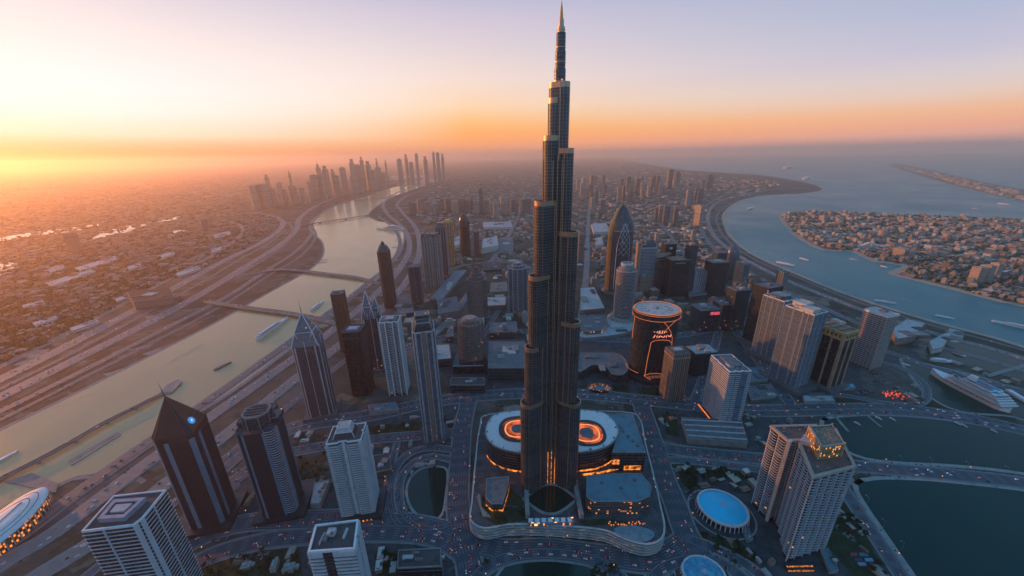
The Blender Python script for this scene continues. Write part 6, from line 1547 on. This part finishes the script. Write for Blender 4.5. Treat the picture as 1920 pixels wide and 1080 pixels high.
SKYL = [(472, 345, 392, 16, 0), (490, 342, 390, 20, 0), (507, 350, 388, 12, 1), (498, 325, 378, 7, 1), (522, 340, 380, 8, 0), (546, 345, 385, 16, 0), (541, 318, 372, 5, 3), (557, 335, 380, 9, 1), (530, 352, 384, 10, 0),
        (587, 325, 375, 15, 0), (594, 304, 372, 11, 3), (607, 309, 370, 14, 1), (601, 322, 374, 12, 0), (622, 315, 368, 9, 1), (629, 326, 368, 10, 0), (641, 311, 365, 13, 0), (650, 322, 366, 9, 0), (658, 296, 362, 9, 1), (670, 306, 360, 12, 0), (676, 290, 358, 7, 3), (688, 300, 357, 13, 1), (698, 316, 358, 10, 0),
        (705, 292, 352, 5, 1), (708, 308, 352, 13, 0), (722, 294, 350, 4, 3), (735, 297, 348, 11, 1), (748, 292, 348, 11, 0), (760, 284, 346, 8, 1), (770, 298, 347, 10, 0), (780, 282, 346, 7, 0), (796, 288, 345, 11, 1), (812, 279, 345, 6, 0), (820, 280, 345, 8, 0), (829, 283, 345, 6, 1), (841, 287, 345, 6, 0), (578, 338, 378, 9, 0), (565, 350, 384, 10, 0), (718, 318, 352, 9, 0), (662, 326, 364, 12, 0)]
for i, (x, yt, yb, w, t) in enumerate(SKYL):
    if i % 9 != 7: far_tower(x, yt+(5 if x > 700 else 2), yb, w*.78, 'hazy tower of the distant skyline beyond the creek', 'hazy towers of the far skyline', top=t, mat=FARL)  # all in the pale wall, which puts extra haze fading into the colour
rs = random.Random(21)
xs = 768.0
while xs < 1004:
    w = rs.uniform(6, 12); yt = rs.uniform(369, 381); 
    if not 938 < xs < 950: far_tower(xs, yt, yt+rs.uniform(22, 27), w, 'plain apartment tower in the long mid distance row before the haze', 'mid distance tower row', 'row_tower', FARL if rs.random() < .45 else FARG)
    xs += w*rs.uniform(.75, 1.5)
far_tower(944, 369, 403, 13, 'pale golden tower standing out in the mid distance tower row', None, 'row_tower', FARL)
far_tower(901, 352, 400, 7, 'tallest dark tower of the mid distance row', None, 'row_tower', FARG)
far_tower(1258, 317, 352, 10, 'tall hazy slab near the far shore, seaward of the spire', None, top=0)
far_tower(1271, 321, 353, 11, 'hazy twin slab just right of the tall hazy slab', None, top=1)
for k in range(46):
    x = rs.uniform(1082, 1345); yt = rs.uniform(326, 360); far_tower(x, yt, yt+rs.uniform(16, 34), rs.uniform(4, 8), 'small hazy block of the plain towards the far shore', 'hazy blocks of the far plain', 'plain_tower', FARL if rs.random() < .4 else FARG)
for k, (x, yt, yb, w) in enumerate(((1232, 388, 414, 6), (1240, 385, 416, 7), (1250, 384, 420, 8), (1259, 386, 420, 7), (1268, 390, 418, 8))): far_tower(x, yt, yb, w, 'brown tower in the tight huddle beyond the pointed arch tower', 'huddle of brown towers', 'huddle_tower', FARL if k % 2 else FARG)
far_tower(1312, 384, 424, 9, 'lone slab with sunlit side by the coast highway', None, 'coast_tower', FARL, deep=2.2)
far_tower(1112, 369, 402, 7, 'thin pale tower on the plain beside the spire', None, 'plain_tower', FARL)
far_tower(1131, 374, 402, 8, 'small grey tower on the plain behind the pointed arch tower', None, 'plain_tower', FARG)
far_tower(1301, 432, 452, 7, 'pale stub tower behind the slim dark shaft', None, 'plain_tower', FARL)
far_tower(1232, 436, 455, 6, 'salmon stub tower behind the cube topped tower', None, 'plain_tower', FARL)
far_tower(1090, 438, 492, 11, 'mauve slab half hidden behind the supertall tower', None, 'plain_tower', FARG)
for k, (x, yt, yb, w) in enumerate(((1657, 431, 447, 11), (1693, 465, 482, 16), (1706, 470, 484, 10), (1778, 438, 452, 9), (1840, 500, 530, 14), (1856, 496, 528, 14), (1872, 492, 520, 12), (1716, 418, 428, 8), (1545, 404, 414, 9))): far_tower(x, yt, yb, w, 'taller apartment tower among the houses of the island', 'island towers', 'island_tower', FARL, deep=1.1)

# ------------------------------------------------------------------ houses
def house_mesh(k):
    r_ = random.Random(100+k); b = MB(); w, d, h = 1.0, r_.uniform(.6, 1.0), 1.0
    b.prism(rect(w, d), 0, h, 0, True, False, 1)
    b.wall(offset(rect(w, d), .012), h-.05, h+.06, None, 0)
    if k % 2: b.prism(rect(w*.5, d*.5, w*.62, d*.1), 0, h*.72, 0, True, False, 1)
    if k % 3: b.prism(rect(w*.55, d*.4, -w*.1, d*.05), h, h*1.35, 0, True, False, 1)
    b.prism(rect(w*.16, d*.2, w*.25, -d*.2), h, h*1.18, 1, True, False, 1)
    if k == 4: b.prism(rect(w*.4, d*.5, -w*.66, -d*.1), 0, h*.5, 0, True, False, 1)
    return b
ROOFP = [plain('roof_sand', (.42, .36, .30), .85, 0, .25, .02), plain('roof_grey_pale', (.34, .33, .32), .85, 0, .25, .02), plain('roof_terracotta', (.26, .17, .12), .85, 0, .25, .02), plain('roof_white', (.58, .54, .50), .8, 0, .2, .02)]
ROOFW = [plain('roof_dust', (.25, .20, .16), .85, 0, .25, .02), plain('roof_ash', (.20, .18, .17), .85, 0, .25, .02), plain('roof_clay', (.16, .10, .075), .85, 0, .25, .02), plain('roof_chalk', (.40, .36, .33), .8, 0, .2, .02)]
HP = []
for k in range(20):
    o = house_mesh(k % 5).build('house', [(HOUSEA, HOUSEB, HOUSEC)[k % 3], (ROOFP if k < 10 else ROOFW)[k % 4]]); HP.append(o.data); bpy.data.objects.remove(o)
def put_house(name, me, x, y, w, d, h, rz, label, cat, group, z=0.0):
    o = bpy.data.objects.new(name, me); o.location = (x, y, z); o.scale = (w, d, h); o.rotation_euler.z = rz; COL.objects.link(o); return tag(o, label, cat, group)
class Mass:
    def __init__(s): s.b = MB()
    def add(s, x, y, w, d, h, rz, mi, z=0.0):
        c, sn = math.cos(rz), math.sin(rz); q = [(x+c*a-sn*e, y+sn*a+c*e) for a, e in ((-w/2, -d/2), (w/2, -d/2), (w/2, d/2), (-w/2, d/2))]
        s.b.wall(q, z, z+h, None, mi); s.b.cap(q, z+h, 3+mi % 4)
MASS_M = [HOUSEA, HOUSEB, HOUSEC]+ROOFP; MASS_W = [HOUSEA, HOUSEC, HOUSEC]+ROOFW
def district(px_poly, n, size, hts, rot, name, label, group, n_ind, z=0.0, grow=0.0, region=None, seed=1, avoid_water=True, massname=None, masslabel=None, bias=1.0, gap=.55, grid=0, dim=0):
    rs = random.Random(seed); xs = [p[0] for p in px_poly]; ys = [p[1] for p in px_poly]; out = []; tries = 0; cells = {}; ca, sa = math.cos(R(rot)), math.sin(R(rot))
    while len(out) < n and tries < n*8:
        tries += 1
        px = rs.uniform(min(xs), max(xs)); py = min(ys)+(max(ys)-min(ys))*rs.random()**bias
        if not inside(px, py, px_poly): continue
        p = at(px, py, 0); dist = math.hypot(p.x, p.y)
        if dist > 30000: continue
        if grid:
            gs = grid*(1+grow*max(0, dist-2500)/1000//1*1)
            iu, iv = round((p.x*ca+p.y*sa)/gs), round((-p.x*sa+p.y*ca)/gs)
            if iu % 5 == 0 or iv % 6 == 0: continue
            u, v = iu*gs+rs.uniform(-.1, .1)*gs, iv*gs+rs.uniform(-.1, .1)*gs; p = Vector((u*ca-v*sa, u*sa+v*ca, 0))
        w = rs.uniform(*size)*(1+grow*max(0, dist-2500)/1000); r = w*gap
        if region and not inside(p.x, p.y, region): continue
        if avoid_water and not dry(p.x, p.y): continue
        if not road_clear(p.x, p.y, r*.8) or not occ_clear(p.x, p.y, r*.8): continue
        cs = 120.0; key = (int(p.x//cs), int(p.y//cs)); ok = True
        for i in (-1, 0, 1):
            for j in (-1, 0, 1):
                for (a, c, q) in cells.get((key[0]+i, key[1]+j), ()):
                    if (a-p.x)**2+(c-p.y)**2 < (r+q)**2: ok = False
        if not ok: continue
        cells.setdefault(key, []).append((p.x, p.y, r)); d = w*rs.uniform(.55, 1.0); h = hts[0]+(hts[1]-hts[0])*rs.random()**2.2
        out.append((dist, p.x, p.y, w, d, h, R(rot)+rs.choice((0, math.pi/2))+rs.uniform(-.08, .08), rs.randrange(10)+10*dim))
    out.sort(); m = Mass()
    for k, (dist, x, y, w, d, h, rz, v) in enumerate(out):
        if k < n_ind: put_house(name, HP[v], x, y, w, d, h, rz, label, 'house', group, z)
        else: m.add(x, y, w, d, h*1.1, rz, v % 3, z)
    if len(out) > n_ind:
        o = m.b.build(massname, MASS_W if dim else MASS_M); tag(o, masslabel, None, None, 'stuff')
    return out
WEST = [(0, 690), (0, 380), (200, 350), (420, 335), (470, 395), (540, 410), (452, 470), (330, 520), (200, 585), (60, 655)]
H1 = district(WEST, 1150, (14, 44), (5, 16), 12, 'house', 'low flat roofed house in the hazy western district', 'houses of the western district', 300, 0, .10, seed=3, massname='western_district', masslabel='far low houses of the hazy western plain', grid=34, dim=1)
EAST = [(765, 402), (830, 345), (1000, 322), (1165, 306), (1330, 330), (1470, 342), (1440, 360), (1360, 375), (1318, 410), (1330, 450), (1420, 520), (1520, 570), (1600, 610), (1480, 600), (1340, 560), (1200, 545), (1100, 480), (960, 480), (880, 440), (800, 420)]
H2 = district(EAST, 1900, (18, 52), (6, 26), 4, 'town_house', 'small pale block of the flat town behind the towers', 'town blocks behind the towers', 260, 0, .12, seed=5, massname='town_blocks_mass', masslabel='distant low blocks of the town on the plain', grid=44)
MID = [(800, 440), (1000, 430), (1010, 640), (850, 640), (700, 640), (740, 580), (790, 530)]
H7 = district(MID, 130, (22, 52), (8, 34), 4, 'mid_block', 'flat roofed low block in the dense quarter behind the western towers', 'low blocks of the dense quarter', 130, 0, 0, seed=12)
MIDE = [(1085, 430), (1300, 430), (1340, 520), (1410, 600), (1300, 620), (1180, 635), (1085, 640)]
H8 = district(MIDE, 120, (20, 48), (8, 36), 6, 'mid_block', 'flat roofed low block between the eastern towers', 'low blocks of the eastern cluster', 120, 0, 0, seed=13)
NEAR = [(360, 1000), (560, 800), (860, 760), (860, 1070), (380, 1070)]
H9 = district(NEAR, 60, (9, 22), (4, 10), 8, 'service_building', 'small flat service building among the western plots', 'small buildings of the western plots', 60, .4, 0, seed=14)
NEARE = [(1235, 770), (1560, 775), (1740, 690), (1740, 760), (1560, 850), (1680, 1080), (1400, 1080), (1250, 880)]
H10 = district(NEARE, 75, (8, 22), (4, 10), 14, 'service_building', 'small flat service building among the eastern plots', 'small buildings of the eastern plots', 75, .4, 0, seed=15)
HARBR = [(1500, 560), (1700, 620), (1920, 690), (1920, 735), (1700, 660), (1560, 620)]
H11 = district(HARBR, 60, (12, 34), (4, 12), 20, 'harbour_building', 'low pale building on the harbour land by the coast road', 'harbour buildings', 60, 0, 0, seed=16)
FARP = [(0, 372), (0, 340), (400, 322), (900, 303), (1160, 303), (1000, 325), (820, 350), (560, 375), (300, 372)]
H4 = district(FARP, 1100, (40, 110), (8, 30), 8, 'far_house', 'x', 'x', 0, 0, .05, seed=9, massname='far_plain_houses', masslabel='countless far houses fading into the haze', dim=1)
ISL = [(1450, 396), (1920, 405), (1925, 580), (1800, 548), (1660, 515), (1600, 475), (1500, 455)]
H3 = district(ISL, 1700, (13, 36), (6, 30), 22, 'island_house', 'sunlit pale house packed on the island across the channel', 'houses on the island', 300, 2.3, .06, ISLE_IN, seed=7, avoid_water=False, massname='island_houses_mass', masslabel='farther closely packed houses of the island', bias=.75, gap=.48, grid=29)
PALMR = [(1660, 306), (1920, 362), (1925, 380), (1800, 348)]
H5 = district(PALMR, 260, (40, 80), (12, 40), 30, 'x', 'x', 'x', 0, 3, 0, PALM, seed=10, avoid_water=False, massname='far_island_houses', masslabel='faint villas along the far crescent island')

# ------------------------------------------------------------------ trees, shrubs
def tree_proto(k):
    r_ = random.Random(40+k); T = empty('tree', (0, 0, -500)); h = 7.5+k
    b = MB(); b.bar((0, 0, 0), (.2, .1, h*.55), .32, .2, 6)
    for q in range(4): t = q*1.6+k; b.bar((.2, .1, h*.45), (1.6*math.cos(t), 1.6*math.sin(t), h*.72), .14, .06, 4)
    b.build('trunk', BARK, T); b = MB()
    for q in range(150):
        u = Vector((r_.gauss(0, 1), r_.gauss(0, 1), r_.gauss(0, .8))).normalized()*r_.uniform(.45, 1.05)
        c = Vector((u.x*h*.40*(1+.3*math.sin(3*u.y+k)), u.y*h*.38, h*.72+u.z*h*.30)); s = r_.uniform(.45, .95)
        n = Vector((r_.gauss(0, 1), r_.gauss(0, 1), r_.gauss(.4, 1))).normalized(); t1 = n.orthogonal().normalized()*s; t2 = n.cross(t1)
        b.face([c-t1-t2*.6, c+t1-t2*.6, c+t1*.7+t2, c-t1*.7+t2*.8])
    b.build('crown', LEAF, T); return T
TP = [tree_proto(k) for k in range(3)]
PARKS = [([(690, 800), (860, 785), (858, 805), (700, 822)], 12, 'western boulevard verge'), ([(1268, 870), (1302, 870), (1308, 902), (1300, 925), (1278, 905)], 14, 'lawn north of the domed arena'), ([(1310, 890), (1340, 878), (1400, 885), (1412, 905), (1350, 895), (1320, 900)], 14, 'curved hedge lawn of the domed arena'),
         ([(1290, 970), (1320, 1005), (1380, 1010), (1420, 1045), (1400, 1070), (1340, 1040)], 18, 'park south of the domed arena'), ([(885, 1060), (925, 1045), (905, 1090)], 8, 'green wedge at the western ring road'), ([(1120, 1055), (1160, 1060), (1175, 1080), (1110, 1080)], 8, 'green wedge at the eastern ring road'),
         ([(360, 1060), (450, 1035), (560, 1030), (570, 1080), (380, 1080)], 16, 'park below the black towers'), ([(1568, 925), (1600, 960), (1660, 1080), (1600, 1080), (1540, 1010)], 14, 'dark ground beside the southern basin'), ([(545, 862), (610, 852), (620, 880), (560, 915)], 14, 'scrub park west of the white balcony tower'),
         ([(905, 925), (912, 945), (940, 950), (985, 955), (985, 972), (930, 983), (902, 960)], 12, 'podium lawn'), ([(1150, 722), (1178, 724), (1180, 738), (1150, 737)], 6, 'garden east of the fountain'), ([(1195, 728), (1240, 728), (1240, 743), (1198, 741)], 6, 'garden below the drum tower'), ([(700, 1040), (745, 1035), (745, 1080), (715, 1080)], 8, 'strip park beside the low dark office'), ([(1240, 775), (1268, 778), (1275, 820), (1250, 815)], 6, 'garden west of the exhibition hall')]
rs = random.Random(77); first = set()
for poly, n, lab in PARKS:
    z = PZ-.7 if 'podium' in lab else .5; done = 0; k = 0; near = []
    while done < n and k < 400:
        k += 1; px = rs.uniform(min(p[0] for p in poly), max(p[0] for p in poly)); py = rs.uniform(min(p[1] for p in poly), max(p[1] for p in poly))
        if not inside(px, py, poly): continue
        p = at(px, py, z)
        if any((a-p.x)**2+(c-p.y)**2 < 20 for a, c in near): continue
        if z < 1 and (not road_clear(p.x, p.y, 1) or not occ_clear(p.x, p.y, 0)): continue
        near.append((p.x, p.y)); v = rs.randrange(3)
        t = TP[v] if v not in first else copy_tree(TP[v]); first.add(v)
        t.location = (p.x, p.y, z); t.rotation_euler.z = rs.uniform(0, 6.3); s = rs.uniform(.75, 1.3); t.scale = (s, s, s*rs.uniform(.85, 1.1)); done += 1
        tag(t, 'small dark broadleaf tree in the '+lab, 'tree', 'trees in the '+lab)
for v in range(3):
    if v not in first:
        for ch in list(TP[v].children): bpy.data.objects.remove(ch)
        bpy.data.objects.remove(TP[v])
b = MB(); rs = random.Random(31)
def tuft(x, y, z, s):
    t0 = rs.uniform(0, 6); q = [(x+s*rs.uniform(.7, 1.2)*math.cos(t0+t*1.2566), y+s*rs.uniform(.7, 1.2)*math.sin(t0+t*1.2566)) for t in range(5)]
    q1 = [(x+(a-x)*.75, y+(c-y)*.75) for a, c in q]; b.wall(q, z, z+s*.5, q1); b.cone(q1, z+s*.5, (x+rs.uniform(-.3, .3)*s, y, z+s*1.2))
for poly, n, lab in PARKS:
    z = PZ-.7 if 'podium' in lab else .5
    for k in range(n*7):
        px = rs.uniform(min(p[0] for p in poly), max(p[0] for p in poly)); py = rs.uniform(min(p[1] for p in poly), max(p[1] for p in poly))
        if inside(px, py, poly): p = at(px, py, z); tuft(p.x, p.y, z, rs.uniform(.8, 2.2))
cnt = 0
for k in range(14000):
    if cnt >= 3600: break
    q = rs.choice((WEST, WEST, EAST, ISL)); px = rs.uniform(min(p[0] for p in q), max(p[0] for p in q)); py = rs.uniform(min(p[1] for p in q), max(p[1] for p in q))
    if not inside(px, py, q): continue
    p = at(px, py, 0)
    if (q is ISL and not inside(p.x, p.y, ISLE_IN)) or (q is not ISL and not dry(p.x, p.y)) or not road_clear(p.x, p.y, 3): continue
    for j in range(4): tuft(p.x+rs.uniform(-18, 18), p.y+rs.uniform(-18, 18), 2.3 if q is ISL else .1, rs.uniform(3, 8)*(1+math.hypot(p.x, p.y)/9000))
    cnt += 1
# planted verges along roads in the centre
for c, w, z, l, cr, md in ROADS[:50]:
    for i in range(1, len(c)-1):
        if math.hypot(*c[i]) > 1700 or rs.random() < .45: continue
        a, d = Vector(c[i-1]), Vector(c[i+1]); t = (d-a).normalized(); nn = Vector((t.y, -t.x))
        for sgn in (-1, 1):
            p = Vector(c[i])+nn*sgn*(w/2+rs.uniform(4.5, 7))+t*rs.uniform(-5, 5)
            if dry(p.x, p.y) and road_clear(p.x, p.y, -3) and occ_clear(p.x, p.y, -6) and not inside(p.x, p.y, PODP): tuft(p.x, p.y, .4, rs.uniform(.9, 2.4))
tag(b.build('shrubbery', LEAF), 'shrubs and small trees dotted over plots and verges', kind='stuff')

# ------------------------------------------------------------------ cars and lamps
def car_proto(k):
    b = MB(); L, Wd = 4.9, 2.0
    body = [(-L/2, .35), (-L/2, .95), (-L*.36, 1.02), (-L*.25, 1.6), (L*.08, 1.62), (L*.24, 1.08), (L*.47, .92), (L/2, .35)]
    for y, s in ((-Wd/2, 1), (Wd/2, -1)): b.face([(x, y, z) for x, z in body][::s], None, 0)
    for i in range(len(body)):
        (x0, z0), (x1, z1) = body[i], body[(i+1) % len(body)]; mi = 1 if i in (2, 4) else 0
        b.face([(x0, -Wd/2, z0), (x0, Wd/2, z0), (x1, Wd/2, z1), (x1, -Wd/2, z1)], None, mi)
    for s in (-1, 1):
        b.box(-L/2-.06, -L/2+.1, s*.72-.26, s*.72+.26, .7, 1.0, 2); b.box(L/2-.1, L/2+.06, s*.68-.24, s*.68+.24, .6, .85, 3)
        for x in (-1.45, 1.5): b.prism([(x+.36*math.cos(t)*1, s*.95+.0) for t in (0,)]+[(x-.36, s*1.02), (x+.36, s*1.02)], 0, .7, 4)
    return b.build('car', [PAINTS[k], CARGLASS, LEDR, LEDW, DSTEEL])
cars = []; rs = random.Random(91)
for ri, (c, w, z, lanes, cr, md) in enumerate(ROADS):
    if cr <= 0: continue
    lw = (w-3)/lanes; n = len(c)
    for ln in range(lanes):
        off = -(w-3)/2+lw*(ln+.5); i = rs.uniform(0, 9)
        while i < n-2:
            j = int(i); a, d = Vector(c[j]), Vector(c[j+1]); t = (d-a).normalized(); nn = Vector((t.y, -t.x)); p = a.lerp(d, i-j)+nn*off
            dirn = 1 if off > 0 else -1; cars.append((math.hypot(p.x, p.y), p.x, p.y, z+.02, math.atan2(t.y*dirn, t.x*dirn), rs.randrange(4)))
            i += rs.expovariate(1/ (5.5/cr))+.8
cars = [q for q in cars if q[0] > 250]
def infr(q):
    a, d = proj((q[1], q[2], 0)); return -30 < a < 1950 and d < 1100
cars = [q for q in cars if infr(q) and occ_clear(q[1], q[2], -12)]; cars.sort()
cp = [car_proto(k) for k in range(4)]; used = set(); NC = 300
for k, (dist, x, y, z, a, v) in enumerate(cars[:NC]):
    o = cp[v] if v not in used else cp[v].copy()
    if v in used: COL.objects.link(o)
    used.add(v); o.location = (x, y, z); o.rotation_euler.z = a; o.scale = (1.15, 1.15, 1.1)
    tag(o, ('white', 'black', 'silver', 'red')[v]+' car with glowing lamps driving on the city boulevards', 'car', ('white', 'black', 'silver', 'red')[v]+' cars on the boulevards')
b = MB()
for (px, py, nx, ny, rz) in ((1620, 735, 14, 3, .3), (1650, 715, 12, 3, .3), (1700, 735, 10, 2, .3), (1420, 715, 12, 3, .7), (1430, 740, 12, 2, .2), (690, 900, 3, 12, .1), (560, 905, 10, 3, .1), (1330, 735, 3, 10, .1), (1525, 758, 16, 2, 0), (480, 1040, 14, 2, .1), (420, 1000, 8, 3, .2), (1560, 640, 12, 3, .3), (1600, 655, 12, 3, .3), (1640, 700, 9, 3, .3), (610, 820, 8, 2, 0), (1180, 715, 8, 2, 0), (940, 760, 10, 1, 0), (1150, 763, 12, 1, 0), (1590, 1000, 2, 12, .5), (1300, 930, 2, 9, .2)):
    c0 = at(px, py)
    for i in range(nx):
        for j in range(ny):
            if rs.random() < .25: continue
            u, w_ = (i-nx/2)*3.2, (j-ny/2)*7.5
            if ny > nx: u, w_ = (i-nx/2)*7.5, (j-ny/2)*3.2
            x, y = c0.x+u*math.cos(rz)-w_*math.sin(rz), c0.y+u*math.sin(rz)+w_*math.cos(rz); L, Wd = (2.2, 4.8) if nx >= ny else (4.8, 2.2)
            if not dry(x, y) or not road_clear(x, y, 0): continue
            q = [(x+a_*math.cos(rz)-e_*math.sin(rz), y+a_*math.sin(rz)+e_*math.cos(rz)) for a_, e_ in ((-L/2, -Wd/2), (L/2, -Wd/2), (L/2, Wd/2), (-L/2, Wd/2))]
            v = rs.randrange(3); b.prism(q, .6, 1.5, v); b.prism([(x+(a_-x)*.72, y+(e_-y)*.72) for a_, e_ in q], 1.5, 2.0, 1)
for dist, x, y, z, a, v in cars[NC:]:
    if dist > 5200: continue
    c_, s_ = math.cos(a), math.sin(a); f = lambda u, w_: (x+c_*u-s_*w_, y+s_*u+c_*w_)
    b.prism([f(-2.6, -1.1), f(2.6, -1.1), f(2.6, 1.1), f(-2.6, 1.1)], z, z+1.5, v % 3)
    if rs.random() < .3: b.prism([f(-2.75, -1), f(-2.62, -1), f(-2.62, 1), f(-2.75, 1)], z+.6, z+1.3, 3); b.prism([f(2.62, -1), f(2.75, -1), f(2.75, 1), f(2.62, 1)], z+.5, z+1.1, 4)
tag(b.build('distant_traffic', [PAINTS[0], PAINTS[1], PAINTS[2], LEDR, LEDW]), 'far stream of cars on highways and side roads', kind='stuff')
# lamp posts with warm heads
T = empty('lamp_post', (0, 0, 0)); b = MB(); b.bar((0, 0, 0), (0, 0, 10), .2, .12, 5); b.build('pole', DSTEEL, T); b = MB(); b.prism(circ(.75, None, 6), 9.6, 10.5, 0, True, True); b.build('lamp_head', glow('lamp_warm', (1, .34, .08), 1.0), T)
n = 0; rs = random.Random(17)
for c, w, z, l, cr, md in ROADS[12:36]:
    for i in range(2, len(c)-2, 5):
        if math.hypot(*c[i]) > 1500 or n >= 150 or rs.random() < .35: continue
        a, d = Vector(c[i-1]), Vector(c[i+1]); t = (d-a).normalized(); nn = Vector((t.y, -t.x)); p = Vector(c[i])+nn*rs.choice((-1, 1))*(w/2+2.5)
        if not dry(p.x, p.y) or not road_clear(p.x, p.y, -3) or not occ_clear(p.x, p.y, -4): continue
        q = T if n == 0 else copy_tree(T); q.location = (p.x, p.y, .5); n += 1; tag(q, 'thin lamp post with warm glowing head on a city pavement', 'lamp', 'lamp posts along the boulevards')
# ------------------------------------------------------------------ the dusty air over the city
b = MB(); b.prism(circ(59500, None, 48), -1.5, 900.0, 0, True, True)
hz = tag(weld(b.build('haze', [])), kind='stuff')
hm = bpy.data.materials.new('dusty_air'); hm.use_nodes = True; t = hm.node_tree; t.nodes.clear()
o = t.nodes.new('ShaderNodeOutputMaterial'); v = t.nodes.new('ShaderNodeVolumePrincipled')
v.inputs['Color'].default_value = (1, .82, .70, 1); v.inputs['Density'].default_value = HAZE; v.inputs['Anisotropy'].default_value = .68
t.links.new(v.outputs[0], o.inputs['Volume']); hz.data.materials.append(hm)
